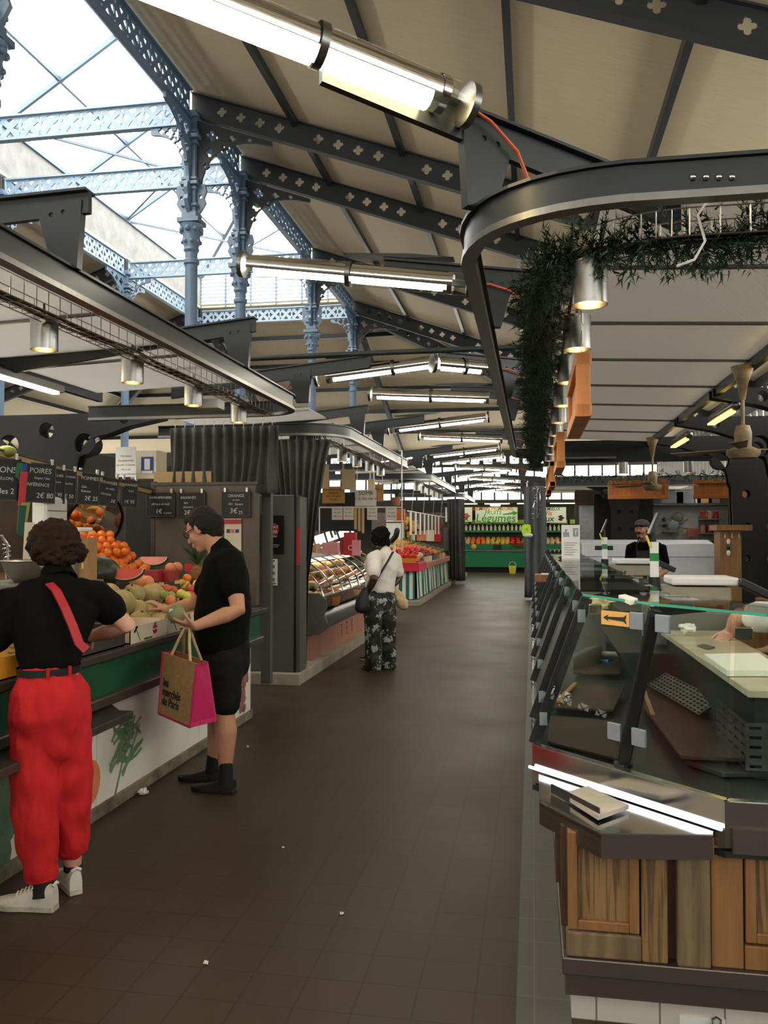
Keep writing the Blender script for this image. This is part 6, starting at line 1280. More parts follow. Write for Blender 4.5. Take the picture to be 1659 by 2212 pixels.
thing(MB().box(aty(1453,1147,23.0),(.5,.2,.06)),'wall_shelf','machine_grey','small grey wall shelf under the dark ornament','shelf'); thing(MB().box(aty(1497,1150,23.0),(.28,.2,.2)),'pink_bundle','ham_pink','pink bundle on a low shelf of the pale partition','bundle')
for k, (px, py, d, mm, l) in enumerate(((1452,1087,(.55,.3,.32),'box_clear','left clear storage box on the shelf above the pale partition'),(1480,1085,(.5,.3,.34),'box_clear','right clear storage box on the shelf above the pale partition'),(1505,1082,(.2,.2,.24),'white_plastic','white bag beside the clear storage boxes'),(1520,1090,(.4,.3,.22),'kraft','brown carton right of the clear storage boxes'),(1540,1084,(.3,.3,.3),'machine_grey','grey box at the right end of the high shelf'))):
    c = aty(px,py,23.05); thing(MB().bb((c.x-d[0]/2,22.92,2.34),(c.x+d[0]/2,23.2,2.34+d[2])),'storage_box',mm,l,'box','boxes on the high shelf',bev=.02)
tl_ = empty('tall_rack', aty(1532,1200,22.6), 'narrow rack of reddish jars right of the pale partition', 'rack'); c = aty(1533,1150,22.6); MB().box(c+V((0,.12,-.3)),(.5,.04,1.4)).build('back','machine_grey',tl_)
for k in range(4):
    MB().box(c+V((0,0,-.75+.36*k)),(.5,.2,.03)).build('shelf','machine_grey',tl_)
    for j in range(3): MB().lathe([(.06,0),(.06,.18),(0,.2)],10,c=c+V((-.16+.16*j,0,-.73+.36*k))).build('jar','crate_red' if (k+j)%2 else 'terracotta',tl_)
sp = [[(-.45,.3),(.45,.3),(.45,2.0)]+[(.0+.45*cos(a),2.0+.35*sin(a)) for a in (.3,.7,1.1,1.5)]+[(-.45,2.35)]]
thing(MB().plate(sp,.05,Matrix(((1,0,0,1.75),(0,0,-1,24.5),(0,1,0,0),(0,0,0,1)))),'white_partition','far_white','white round-cornered partition left of the dark one behind the butcher','partition')
yt = empty('star_tag', aty(1137,1144,20.3), 'fluorescent yellow jagged price tag on the grey sheet bundle', 'tag'); c = aty(1137,1144,20.3); M = frame(c,(1,0,0),y=up); pts = []
for k in range(24): 
    a = k*2*pi/24; s = .115/max(abs(cos(a)),abs(sin(a))); s = min(s,.135)*(1 if k%2 else .86); pts.append((s*cos(a),s*sin(a)*1.15))
MB().plate([pts],.004,M).build('card','neon_label',yt); MB().text('1€', .08, M @ Matrix.Translation((0,0,.004)), .001).build('lettering','sign_green',yt)
thing(MB().ball(aty(1140,1156,20.35),.12,14,8,sc=(1,.6,.5)),'white_bundle','white_plastic','small white bundle hanging under the yellow jagged tag','bundle',smooth=True)
mb = MB(); c = aty(1160,1050,20.4)
for k in range(60): q = c+V((rn.uniform(-.1,.1),rn.uniform(-.1,.1),-rn.random()*.75)); mb.beam(q,q+V((rn.uniform(-.08,.08),rn.uniform(-.05,.05),rn.uniform(-.12,0))),.012,.004)
ti = thing(MB().tube([c,c-V((0,0,.75))],.01,5),'silver_tinsel','brushed','silver tinsel strand hanging at the corner of the second right stall','tinsel'); mb.build('tinsel_strips','chrome',ti)['kind'] = 'stuff'
thing(MB().bb((1.2,24.9,0),(5.05,24.95,2.8)),'rear_partition','wall_brown','brown rear partition of the second right stall','partition')  # backdrop put in to keep the bright windows from showing behind this stall
# ================================================================ people
def skin_mat(name, c, c2):
    m = mat(name, c, .5, c2=c2, scale=5); b = m.node_tree.nodes['Principled BSDF']; b.inputs['Subsurface Weight'].default_value = .08; b.inputs['Subsurface Radius'].default_value = (.02,.008,.004)
skin_mat('skin_fair', (214,166,142), (198,142,120)); skin_mat('skin_dark', (74,46,34), (58,36,28)); skin_mat('skin_tan', (200,150,120), (184,128,100))
mat('tee_black', (11,11,12), .9, spec=.12, var=.15, scale=20); mat('tee_green', (12,14,12), .9, spec=.12, var=.15, scale=20); mat('shorts_dark', (24,25,27), .9, spec=.15, var=.15, scale=16); mat('red_cotton', (204,38,42), .8, c2=(182,30,36), scale=7, bump=.9, bscale=13, stretch=(1,1,.4), spec=.25); mat('red_strap', (170,34,50), .6)
mat('sock_black', (16,16,17), .9); mat('shoe_black', (22,22,24), .5); mat('shoe_white', (220,216,208), .55, c2=(196,190,180), scale=9); mat('sole_white', (206,200,188), .7, c2=(150,142,128), scale=12)
mat('hair_brown', (52,33,23), .7, spec=.2, c2=(27,18,13), scale=24, bump=.8, bscale=50); mat('hair_dark', (40,34,30), .6, spec=.25, c2=(28,26,25), scale=20, stretch=(1,1,6), bump=.5); mat('hair_black', (16,14,14), .8, spec=.15, var=.3, scale=20, bump=.8, bscale=40)
mat('tee_white', (232,226,216), .85, var=.04); mat('belt_black', (20,19,19), .45); mat('jute', (178,146,102), .85, c2=(158,126,84), scale=30, bump=.3, bscale=120); mat('bag_pink', (196,36,96), .5, var=.06); mat('rope', (196,168,124), .8); mat('apron_navy', (30,34,46), .8); mat('cap_grey', (74,70,68), .85, var=.25, scale=40); mat('bag_black', (22,22,23), .6); mat('sandal', (104,60,36), .6); mat('eye_white', (226,222,216), .3); mat('eye_dark', (36,26,20), .2); mat('lip', (150,84,76), .5)
m, nt, b = new_mat('floral'); tc = nd(nt,'ShaderNodeTexCoord'); nz = nd(nt,'ShaderNodeTexNoise',Scale=9.0,Detail=2.0); nt.links.new(tc.outputs['Object'],nz.inputs[0])
mxv = nd(nt,'ShaderNodeMix',data_type='RGBA',blend_type='LINEAR_LIGHT'); mxv.inputs[0].default_value = .09; nt.links.new(tc.outputs['Object'],mxv.inputs[6]); nz2 = nd(nt,'ShaderNodeTexNoise',Scale=30.0); nt.links.new(tc.outputs['Object'],nz2.inputs[0]); nt.links.new(nz2.outputs['Color'],mxv.inputs[7])
vo = nd(nt,'ShaderNodeTexVoronoi',Scale=9.0); nt.links.new(mxv.outputs[2],vo.inputs['Vector']); lt = nd(nt,'ShaderNodeMath',operation='LESS_THAN'); lt.inputs[1].default_value = .34; nt.links.new(vo.outputs[0],lt.inputs[0])
rp = nd(nt,'ShaderNodeValToRGB'); rp.color_ramp.elements[0].color = srgb(24,27,24); rp.color_ramp.elements[1].color = srgb(62,64,48); rp.color_ramp.elements[0].position = .4; rp.color_ramp.elements[1].position = .65; nt.links.new(nz.outputs[0],rp.inputs[0])
mx = nd(nt,'ShaderNodeMix',data_type='RGBA'); mx.inputs[7].default_value = srgb(170,176,172); nt.links.new(lt.outputs[0],mx.inputs[0]); nt.links.new(rp.outputs[0],mx.inputs[6]); nt.links.new(mx.outputs[2],b.inputs['Base Color']); b.inputs['Roughness'].default_value = .85
def atd(px, py, zc): return CAMLOC+ray(px,py)*zc
def D(*p): return [atd(*q) for q in p]
def wrinkle(o, amp, sc, vert=1.0):
    me = o.data; me.update(); ns = [v.normal.copy() for v in me.vertices]; w = WL.get(o, V((0,0,0)))
    for v, n in zip(me.vertices, ns):
        q = (v.co+w)*sc; q.z *= vert; a = noise.noise(q); c = noise.noise(q*2.3+V((5,1,2))); v.co += n*(amp*((1-abs(a)*2)*.6+c*.7))
    me.update()
def head(mb, c, f, u, s=1):
    H = frame(c, f, z=u); R = H.to_3x3().to_4x4(); P = lambda x,y,z: H @ V((x*s,y*s,z*s))
    for p, sc in (((-.012,0,.03),(.1,.077,.098)),((.022,0,-.028),(.076,.062,.1)),((.062,0,-.1),(.034,.036,.026)),((.085,0,.022),(.022,.05,.014)),((.094,0,-.066),(.018,.026,.016))): mb.ball(P(*p), s, 18, 12, M=R, sc=sc)
    mb.caps([P(.092,0,.012),P(.108,0,-.012),P(.116,0,-.03)], [.009*s,.012*s,.014*s], 10)
    for k in (-1,1): mb.ball(P(-.005,k*.08,-.01), s, 10, 8, M=R, sc=(.022,.012,.034)); mb.ball(P(.06,k*.042,-.03), s, 10, 8, M=R, sc=(.03,.022,.03))
    return P, R
def hand(mb, w, d, n, t, curl=.35, s=1, thumb=.7, spread=.02):
    d, n, t = V(d).normalized(), V(n), V(t); n = (n-d*n.dot(d)).normalized(); t = (t-d*t.dot(d)-n*t.dot(n)).normalized()
    mb.caps([w-d*.01*s, w+d*.045*s, w+d*.085*s], [.027*s,.041*s,.038*s], 14, ry=[.02*s,.016*s,.013*s], up=t)
    for i, L in enumerate((.072,.08,.075,.06)):
        p = w+d*.082*s+t*((.031-.021*i)*s); a = curl*.5; dd = (d+t*(spread*(1.5-i))).normalized(); pts = [p-d*.02*s, p]
        for k, q in enumerate((.45,.32,.25)):
            v = dd*cos(a)+n*sin(a); p = p+v*(L*q*s); pts.append(p); a += curl
        mb.caps(pts, [.0095*s,.0095*s,.009*s,.0085*s,.007*s], 9)
    p = w+d*.018*s+t*.026*s; v = (d*(1-thumb*.6)+t*thumb+n*.35).normalized(); q = p+v*.042*s; v2 = (v+d*.5+n*curl).normalized(); r_ = q+v2*.03*s; v3 = (v2+n*curl-t*.2).normalized()
    mb.caps([p-v*.012*s,p,q,r_,r_+v3*.024*s], [.014*s,.014*s,.0115*s,.0105*s,.008*s], 10)
def shoe(root, heel, toe, L=.27, h=.1, top='shoe_white', sole='sole_white', laces=True, sock=None, ankle=None, w=.046, low=False):
    heel, toe = V((heel.x,heel.y,0)), V((toe.x,toe.y,0)); d = (toe-heel).normalized(); l = V((-d.y,d.x,0)); P = lambda x,y,z: heel+d*(x*L)+l*y+V((0,0,z))
    out = [(0,.6),(.12,.72),(.3,.74),(.5,.85),(.7,1.05),(.85,.95),(.96,.6),(1.0,.15)]
    ring = [P(x,k*w,0) for x, k in out]+[P(x,-k*w,0) for x, k in out[::-1]]
    s_ = MB().hexa([p+V((0,0,.001)) for p in ring],[p+V((0,0,.028))+(d*.004) for p in ring]).build('shoe', sole, root, smooth=True, bev=.004)
    mb = MB(); prof = [(.02,h,.6),(.1,h*1.02,.68),(.25,h*.95,.72),(.38,h*.86,.75),(.5,h*.72,.8),(.65,h*.56,.92),(.82,h*.46,.85),(.95,h*.38,.5)]
    n = 14; vs = []
    for x, z, k in prof: vs += [P(x, w*k*cos(pi*j/(n-1)), .02+(z-.02)*(max(0,sin(pi*j/(n-1)))**.6)) for j in range(n)]
    fs = [(i*n+j,(i+1)*n+j,(i+1)*n+j+1,i*n+j+1) for i in range(len(prof)-1) for j in range(n-1)]+[tuple(range(n)),tuple(range(7*n,8*n))[::-1]]
    mb.add(vs, fs).build('upper', top, s_, smooth=True)
    if laces:
        mb = MB()
        for k in range(5): x = .34+.065*k; z = h*(.9-.085*k)+.006; mb.tube([P(x,-.026,z-.008),P(x+.02,0,z+.004),P(x,.026,z-.008)], .0035, 5)
        mb.build('laces', 'paper', s_); MB().tube([P(.02,-.02,h),P(.0,0,h+.012),P(.02,.02,h)], .007, 6).build('heel_tab', top, s_, smooth=True)
    if sock: MB().tube([P(.22,0,.05),V(ankle)*.5+P(.2,0,.08)*.5,V(ankle)], [.044,.043,.041], 14).build('sock', sock, root, smooth=True)
def limb(mb, pts, rs, n=14): mb.caps(pts, rs, n)
def lathe_body(mb, rings, lat, n=22):
    """rings: (point, half width, half depth)"""
    mb.caps([p for p,_,_ in rings], [a for _,a,_ in rings], n, ry=[b for _,_,b in rings], up=lat)
def hair(root, parts, m, amp, sc, name='hair', rem=.009):
    mb = MB()
    for c, r, s in parts: mb.ball(c, r, 22, 14, sc=s)
    o = mb.build(name, m, root, rem=rem, smo=2); wrinkle(o, amp, sc); return o
# ---------------------------------------------------------------- woman in red trousers, seen from behind
f = V((-.72,.69,0)); l = V((-.69,-.72,0)); base = atz(100,1945,0)
wr = empty('person', base, 'person seen from behind in black top, red trousers and white sneakers leaning over the crates', 'person')
hc = atd(116,1188,4.02); hf = (f+V((-.1,0,-.55))).normalized(); hu = V((f.x*.45,f.y*.45,.9)).normalized()
mb = MB(); head(mb, hc, hf, hu)
sL, sR = D((28,1302,3.82),(208,1290,3.98)); eR, wR = D((276,1352,4.02),(186,1378,4.22)); eL, wL = D((-22,1400,3.72),(-20,1470,4.0))
mb.caps([hc-hu*.05, atd(128,1250,3.96), atd(120,1290,3.88)], [.052,.055,.09], 14)
lathe_body(mb, [(atd(118,1300,3.87),.14,.08),(atd(108,1390,3.76),.11,.08),(atd(106,1480,3.7),.13,.1)], l)
for s, e, w_ in ((sR,eR,wR),(sL,eL,wL)): mb.caps([s,s.lerp(e,.5),e,e.lerp(w_,.3),w_], [.05,.045,.04,.043,.027], 14)
hand(mb, wR, (wR-eR), V((0,0,-1)), V((-.3,.9,.2)), .45); hand(mb, wL, (wL-eL), V((-.5,.3,-1)), V((.6,.6,0)), .4)
kL, kR, aL, aR = D((76,1720,3.66),(150,1700,3.78),(92,1900,3.64),(158,1872,3.8)); hL, hR = D((78,1530,3.68),(140,1530,3.74))
for h_, k_, a_ in ((hL,kL,aL),(hR,kR,aR)): mb.caps([h_,h_.lerp(k_,.5),k_,k_.lerp(a_,.35),a_,V((a_.x,a_.y,.06))], [.085,.07,.055,.056,.036,.036], 14)
mb.build('body', 'skin_fair', wr, rem=.0065, smo=4)
mb = MB(); lathe_body(mb, [(atd(128,1262,3.94),.075,.065),(atd(122,1278,3.9),.165,.085),(atd(117,1318,3.85),.19,.115),(atd(108,1380,3.77),.155,.115),(atd(106,1428,3.72),.128,.104)], l)
e_ = sR.lerp(eR,.42); mb.caps([atd(170,1285,3.92),sR,e_], [.08,.08,.075], 14); e2 = sL.lerp(eL,.75); mb.caps([atd(70,1300,3.86),sL,e2], [.08,.085,.075], 14)
o = mb.build('black_top', 'tee_black', wr, rem=.009, smo=5); wrinkle(o, .006, 9)
MB().tube([hc-hu*.09+V((0,0,-.01)), atd(128,1257,3.95)], [.068,.085], 18, cap=False).build('collar', 'tee_black', wr, smooth=True)
mb = MB(); lathe_body(mb, [(atd(106,1463,3.71),.125,.1),(atd(107,1490,3.7),.155,.125),(atd(108,1540,3.69),.163,.13),(atd(110,1600,3.7),.14,.11)], l)
mb.caps([atd(80,1520,3.68),atd(76,1640,3.66),atd(76,1760,3.65),atd(88,1878,3.64)], [.1,.1,.09,.068], 18); mb.caps([atd(140,1520,3.73),atd(148,1640,3.76),atd(152,1740,3.78),atd(156,1822,3.8)], [.1,.094,.08,.064], 18)
o = mb.build('red_trousers', 'red_cotton', wr, rem=.008, smo=14); wrinkle(o, .013, 7.5, .55); wrinkle(o, .006, 17, .35)
for p, q, r_ in ((atd(88,1870,3.64),atd(90,1896,3.64),.07),(atd(156,1815,3.8),atd(157,1838,3.8),.066)): MB().tube([p,p.lerp(q,.4),q], [r_,r_+.005,r_], 20, ry=[r_*.95]*3).build('cuff', 'red_cotton', o, smooth=True)
b_ = MB().tube([atd(106,1438,3.71),atd(106,1454,3.71)], .134, 28, ry=.109, up=l, cap=False).build('belt', 'belt_black', wr, smooth=True)
bk = (atd(106,1446,3.71)-f*.112)
for s in (-1,.55): MB().beam(bk+l*(s*.06)+f*(.012*s*s)+V((0,0,.022)), bk+l*(s*.06)+f*(.012*s*s)+V((0,0,-.022)), .012,.008).build('belt_loop', 'red_cotton', b_)
# strap running over the back
sp_ = D((103,1256,3.83),(122,1275,3.74),(140,1310,3.69),(158,1352,3.66),(172,1390,3.63),(187,1404,3.63)); mb = MB(); vs = []
for i, p in enumerate(sp_):
    t = (sp_[min(i+1,5)]-sp_[max(i-1,0)]).normalized(); n_ = t.cross(-f).normalized()*.018; vs += [p-n_,p+n_,p+n_+f*.02,p-n_+f*.02]
mb.add(vs, [(4*i+k,4*i+(k+1)%4,4*i+4+(k+1)%4,4*i+4+k) for i in range(5) for k in range(4)]+[(0,1,2,3),(23,22,21,20)]).build('apron_strap', 'red_strap', wr)
rn = random.Random(4); cl = [(hc+hu*.02-hf*.02, .112, (1,1,1)),(hc-hf*.06-hu*.01,.09,(1,1,1)),(hc+hu*.055-hf*.03,.085,(1.1,1.1,.8)),(hc-hu*.05-hf*.05,.075,(1.1,1.1,.8))]
for k in range(16): a = rn.uniform(0,6.28); b2 = rn.uniform(-.4,1.3); d = (l*cos(a)*cos(b2)-hf*abs(sin(a))*cos(b2)+hu*sin(b2)); cl.append((hc+d*.1-hf*.01, rn.uniform(.026,.042), (1,1,1)))
o = hair(wr, cl, 'hair_brown', .02, 24)
MB().tube([wR+(eR-wR)*.1+V((.0,.031*cos(t),.031*sin(t))) for t in [k*pi/8 for k in range(17)]], .003, 6).build('bracelet', 'ink', wr)
shoe(wr, atd(122,1958,3.59), atd(-5,1962,3.63), .285, .11, sock='sock_black', ankle=aL+V((0,0,.02))); shoe(wr, atd(165,1935,3.74), atd(128,1905,3.95), .27, .11)
MB().tube([V((aR.x,aR.y,.09)),V((aR.x,aR.y,.115))], .041, 14).build('sock', 'sock_black', wr)
# ---------------------------------------------------------------- man in black choosing melons
f = V((-.98,.12,0)); l = V((-.12,-.98,0)); base = atz(465,1708,0)
mk = empty('person', base, 'person with short dark hair and glasses in black T-shirt and shorts holding a melon', 'person')
hc = atd(438,1142,5.38); hf = (f+V((0,0,-.55))).normalized(); hu = (V((0,0,1))+f*.5).normalized(); mb = MB(); HP, HR = head(mb, hc, hf, hu, 1.05)
mb.caps([hc-hu*.04-hf*.03, atd(468,1182,5.36), atd(482,1215,5.36)], [.058,.062,.1], 14)
sN, eN, wN = D((502,1238,5.18),(514,1318,5.06),(424,1352,4.95)); sF, eF, wF = D((462,1240,5.56),(424,1302,5.66),(360,1318,5.8))
lathe_body(mb, [(atd(482,1240,5.36),.15,.1),(atd(478,1330,5.36),.15,.13),(atd(486,1420,5.36),.14,.12)], l)
for s, e, w_, q in ((sN,eN,wN,1),(sF,eF,wF,.95)): mb.caps([s,s.lerp(e,.5),e,e.lerp(w_,.3),w_], [.058*q,.054*q,.047*q,.049*q,.03*q], 16)
mel = atd(381,1326,4.97)
hand(mb, wN, (mel+V((0,-.02,-.045))-wN), V((0,.35,1)), V((-.2,-.9,.35)), .42, 1.05, thumb=.85); hand(mb, wF, (atd(336,1302,5.84)-wF), V((-.3,0,-1)), V((.1,-.9,-.2)), .3, 1.0)
legs = [D((482,1400,5.3),(484,1535,5.26),(487,1660,5.25)), D((478,1400,5.46),(470,1530,5.48),(462,1645,5.48))]
for h_, k_, a_ in legs: mb.caps([h_,h_.lerp(k_,.5),k_,k_.lerp(a_,.35)-f*.012,a_,V((a_.x,a_.y,.06))], [.1,.08,.062,.068,.042,.042], 16)
mb.build('body', 'skin_tan', mk, rem=.0065, smo=4)
mb = MB(); lathe_body(mb, [(atd(476,1185,5.36),.08,.07),(atd(484,1202,5.36),.19,.1),(atd(486,1250,5.36),.215,.135),(atd(482,1320,5.36),.205,.17),(atd(480,1365,5.36),.19,.165),(atd(484,1392,5.36),.18,.155)], l)
mb.caps([atd(496,1215,5.24),sN,sN.lerp(eN,.42)+V((0,0,0))], [.09,.086,.078], 16); mb.caps([atd(474,1215,5.5),sF,sF.lerp(eF,.5)], [.085,.08,.072], 16)
o = mb.build('black_tee', 'tee_green', mk, rem=.009, smo=5); wrinkle(o, .006, 8)
mb = MB(); lathe_body(mb, [(atd(486,1386,5.36),.165,.15),(atd(486,1430,5.36),.175,.155)], l); mb.caps([atd(486,1425,5.28),atd(486,1515,5.26)], [.115,.095], 18); mb.caps([atd(480,1425,5.46),atd(474,1508,5.48)], [.11,.092], 18)
o = mb.build('dark_shorts', 'shorts_dark', mk, rem=.009, smo=5); wrinkle(o, .008, 8)
p = atd(462,1400,5.22); MB().quad(p,p+V((.05,0,-.06)),p+V((.09,.01,-.1)),p+V((.03,0,.0)),.004).build('pocket_tissue', 'paper', mk)
hair(mk, [(hc+hu*.045-hf*.03,.098,(1,.95,.9)),(hc+hu*.0-hf*.06,.085,(1,1,1)),(hc-hu*.05-hf*.07,.055,(1,1,1.1)),(hc+hu*.075+hf*.035,.06,(1,1,.7)),(hc+l*.035-hf*.035+hu*.01,.065,(1,1,1)),(hc-l*.035-hf*.035+hu*.01,.065,(1,1,1))], 'hair_dark', .008, 26)
gl = MB(); 
for k in (-1,1): gl.tube([HP(.1,k*.036+.026*cos(t),.01+.02*sin(t)) for t in [j*pi/6 for j in range(13)]], .004, 6); gl.tube([HP(.1,k*.06,.015),HP(.02,k*.083,.01),HP(-.01,k*.085,.005)], .0035, 6)
gl.tube([HP(.106,-.012,.014),HP(.106,.012,.014)],.003,6); gl.build('glasses','ink',mk)
for (h_,k_,a_), (hx, tx) in zip(legs, (((508,1703,5.2),(408,1712,5.3)),((478,1676,5.44),(402,1672,5.5)))): shoe(mk, atd(*hx), atd(*tx), .3, .085, 'shoe_black', 'shoe_black', False, 'sock_black', a_+V((0,0,.06)), .05)
hm = tag(MB().ball(mel, .055, 24, 14).build('melon', 'melon_stripe', smooth=True), 'small green striped melon held up in the man\'s hand', 'melon'); MB().box(mel+V((-.012,-.046,.022)),(.024,.004,.02)).build('sticker','paper',hm)
# carrier bag
bg_ = empty('carrier_bag', atd(415,1570,4.85), 'jute and pink carrier bag with black lettering hanging from the man\'s hand', 'bag')
F0, F1, F2, F3 = D((353,1408,5.02),(426,1434,4.82),(412,1571,4.82),(344,1541,5.02)); S1, S2 = D((449,1430,5.06),(468,1557,5.06)); B0, B3 = F0+(S1-F1), F3+(S2-F2)
MB().quad(F3,F2,F1,F0,.006).build('front', 'jute', bg_); MB().quad(F2,S2,S1,F1,.006).build('side', 'bag_pink', bg_); MB().quad(S2,B3,B0,S1,.006).build('back', 'jute', bg_); MB().quad(B3,F3,F0,B0,.006).build('side', 'bag_pink', bg_); MB().quad(F3,B3,S2,F2,.006).build('bottom', 'bag_pink', bg_)
on = (F1-F0).cross(F3-F0).normalized(); on = on if on.dot(CAMLOC-F0) > 0 else -on
G = lambda a, b_, k=.006: F0.lerp(F1,a).lerp(F3.lerp(F2,a),b_)+on*k
MB().quad(G(.02,.98),G(.98,.98),G(.97,.28),G(.03,.3),.003).build('pocket', 'jute', bg_)
for a, b_, c, d in ((0,0,0,1),(0,1,1,1),(1,0,1,1)): MB().beam(G(a,b_,.002),G(c,d,.002),.012,.012).build('piping', 'bag_pink', bg_)
mb = MB()
for k, t in enumerate(('les','marchés','de Paris')): mb.text(t, .07, frame(G(.1,.46+.15*k,.011),(F1-F0),y=(F0-F3)), .001, align='LEFT', sx=.72, bold=.0012)
mb.build('lettering', 'ink', bg_)
g0 = wN+(mel-wN).normalized()*.07+V((0,0,-.05))
for a, c in ((F0.lerp(F1,.25),F0.lerp(F1,.8)),(B0.lerp(S1,.25),B0.lerp(S1,.8))): MB().tube([a,a.lerp(g0,.55)+V((-.008,0,0)),g0+V((-.01,0,.005)),g0+V((.02,0,.005)),c.lerp(g0,.55)+V((.008,0,0)),c], .009, 8).build('handle', 'rope', bg_, smooth=True)
# ---------------------------------------------------------------- woman in white T-shirt
f = V((-.78,.62,0)); l = V((-.62,-.78,0)); base = atz(815,1446,0)
ww = empty('person', base, 'person in white T-shirt and dark leaf-print trousers looking into the delicatessen case', 'person')
hc = atd(817,1170,9.9); hf = (V((-.95,.2,-.35))).normalized(); hu = V((-.3,.1,.95)).normalized(); mb = MB(); HP, HR = head(mb, hc, hf, hu, 1.02)
mb.caps([hc-hu*.06,atd(825,1196,9.9),atd(826,1215,9.88)], [.056,.058,.1], 14)
sL, eL, wL = D((808,1205,9.66),(807,1252,9.5),(792,1283,9.62)); sR, eR, wR = D((852,1208,10.0),(862,1248,10.05),(846,1268,9.9))
lathe_body(mb, [(atd(828,1215,9.88),.15,.09),(atd(822,1275,9.85),.14,.11)], l)
for s, e, w_ in ((sL,eL,wL),(sR,eR,wR)): mb.caps([s,s.lerp(e,.5),e,e.lerp(w_,.3),w_], [.058,.055,.047,.046,.03], 14)
hand(mb, wL, wL-eL, V((0,1,0)), V((-1,0,0)), .4); hand(mb, wR, wR-eR, V((-1,0,0)), V((0,-1,.3)), .5)
legs = [D((806,1290,9.76),(806,1365,9.8),(808,1428,9.82)), D((836,1290,9.96),(836,1365,9.96),(838,1428,9.96))]
for h_, k_, a_ in legs: mb.caps([h_,k_,a_,V((a_.x,a_.y,.05))], [.09,.06,.04,.04], 14); q = V((a_.x,a_.y,.035)); mb.caps([q-f*.05,q+f*.1,q+f*.17], [.035,.04,.03], 12, ry=[.03,.025,.018], up=l)
mb.build('body', 'skin_dark', ww, rem=.0075, smo=4)
mb = MB(); lathe_body(mb, [(atd(830,1192,9.9),.08,.075),(atd(832,1202,9.9),.17,.11),(atd(828,1222,9.86),.2,.15),(atd(822,1250,9.84),.185,.15),(atd(821,1274,9.84),.185,.15)], l)
mb.caps([atd(815,1205,9.76),sL,sL.lerp(eL,.66)], [.09,.085,.078], 14); mb.caps([atd(846,1206,9.96),sR,sR.lerp(eR,.66)], [.09,.085,.078], 14); mb.ball(atd(806,1220,9.9), .11, 14, 10)
o = mb.build('white_tee', 'tee_white', ww, rem=.01, smo=5); wrinkle(o, .007, 8)
mb = MB(); lathe_body(mb, [(atd(821,1272,9.84),.175,.145),(atd(821,1295,9.85),.19,.165)], l); mb.caps([atd(806,1298,9.76),atd(806,1365,9.8),atd(807,1436,9.82)], [.115,.095,.1], 18); mb.caps([atd(837,1298,9.94),atd(837,1365,9.96),atd(839,1434,9.96)], [.115,.095,.095], 18)
o = mb.build('leaf_trousers', 'floral', ww, rem=.01, smo=5); wrinkle(o, .008, 7)
hair(ww, [(hc+hu*.03-hf*.03,.105,(1,1,.95)),(hc+hu*.07-hf*.05,.085,(1,1,1)),(hc+hu*.09-hf*.09,.06,(1,1,1)),(hc+hu*.1+hf*.0,.05,(1,1,1)),(hc-hf*.11+hu*.05,.05,(1,1,1))], 'hair_black', .014, 26)
gl = MB(); [gl.tube([HP(.1,k*.036+.024*cos(t),.01+.02*sin(t)) for t in [j*pi/6 for j in range(13)]], .005, 6) for k in (-1,1)]; gl.tube([HP(.1,.06,.015),HP(0,.085,.01)],.004,6); gl.build('glasses','ink',ww)
MB().ball(HP(0,.085,-.06), .01, 8, 6).build('earring','brass',ww)
for (h_,k_,a_) in legs:
    q = V((a_.x,a_.y,0)); MB().caps([q-f*.07+V((0,0,.012)),q+f*.19+V((0,0,.012))], [.04,.045], 12, ry=[.01,.01], up=l).build('sandal','sandal',ww)
sb = empty('shoulder_bag', atd(783,1322,9.55), 'black shoulder bag hanging at the side of the person in white', 'bag'); mb = MB(); c = atd(783,1298,9.55); mb.caps([c+V((.03,0,.13)),c+V((0,0,.02)),c+V((.0,0,-.07))], [.03,.08,.1], 16, ry=[.04,.07,.075], up=l); mb.build('pouch','bag_black',sb,rem=.012,smo=4)
st_ = D((849,1192,9.76),(842,1205,9.66),(832,1222,9.62),(818,1245,9.6),(800,1265,9.55),(790,1275,9.52)); MB().tube(st_, .006, 6, ry=.016).build('strap','bag_black',sb,smooth=True)
# ---------------------------------------------------------------- someone hidden behind: shoe and beige bag
f2 = V((-1,.1,0)); hp_ = empty('person', atz(812,1428,0), 'person hidden behind the one in white, black sneaker showing at the left', 'person'); l2 = V((-.1,-1,0)); B = lambda x,y,z: atz(830,1426,0)+f2*x+l2*y+V((0,0,z))
mb = MB(); head(mb, B(.05,0,1.42), f2, V((0,0,1)), .95); mb.caps([B(.03,0,1.34),B(0,0,1.25),B(0,0,.9)], [.05,.1,.12], 12)
for s in (-1,1): mb.caps([B(0,.08*s,.9),B(0,.08*s,.45),B(0,.08*s,.08)], [.09,.06,.045], 12); mb.caps([B(0,.16*s,1.22),B(.02,.2*s,.95),B(.2,.16*s,.85)], [.05,.042,.03], 12); hand(mb, B(.2,.16*s,.85), f2, V((0,-s,0)), V((0,0,1)), .5)
mb.build('body','skin_tan',hp_,rem=.01,smo=3); mb = MB(); lathe_body(mb, [(B(0,0,1.28),.12,.09),(B(0,0,1.15),.17,.12),(B(0,0,.85),.16,.12)], l2); mb.build('dark_jacket','tee_black',hp_,rem=.014,smo=4)
mb = MB(); lathe_body(mb, [(B(0,0,.92),.15,.12),(B(0,0,.8),.15,.12)], l2); [mb.caps([B(0,.08*s,.82),B(0,.08*s,.1)],[.1,.07],14) for s in (-1,1)]; mb.build('dark_trousers','shorts_dark',hp_,rem=.014,smo=4)
hair(hp_, [(B(.03,0,1.47),.105,(1,1,.9))], 'hair_black', .01, 20)
for s in (-1,1): shoe(hp_, B(.02,.09*s,0), B(.3,.09*s,0), .28, .1, 'shoe_black', 'sole_white', False, 'sock_black', B(.06,.09*s,.15))
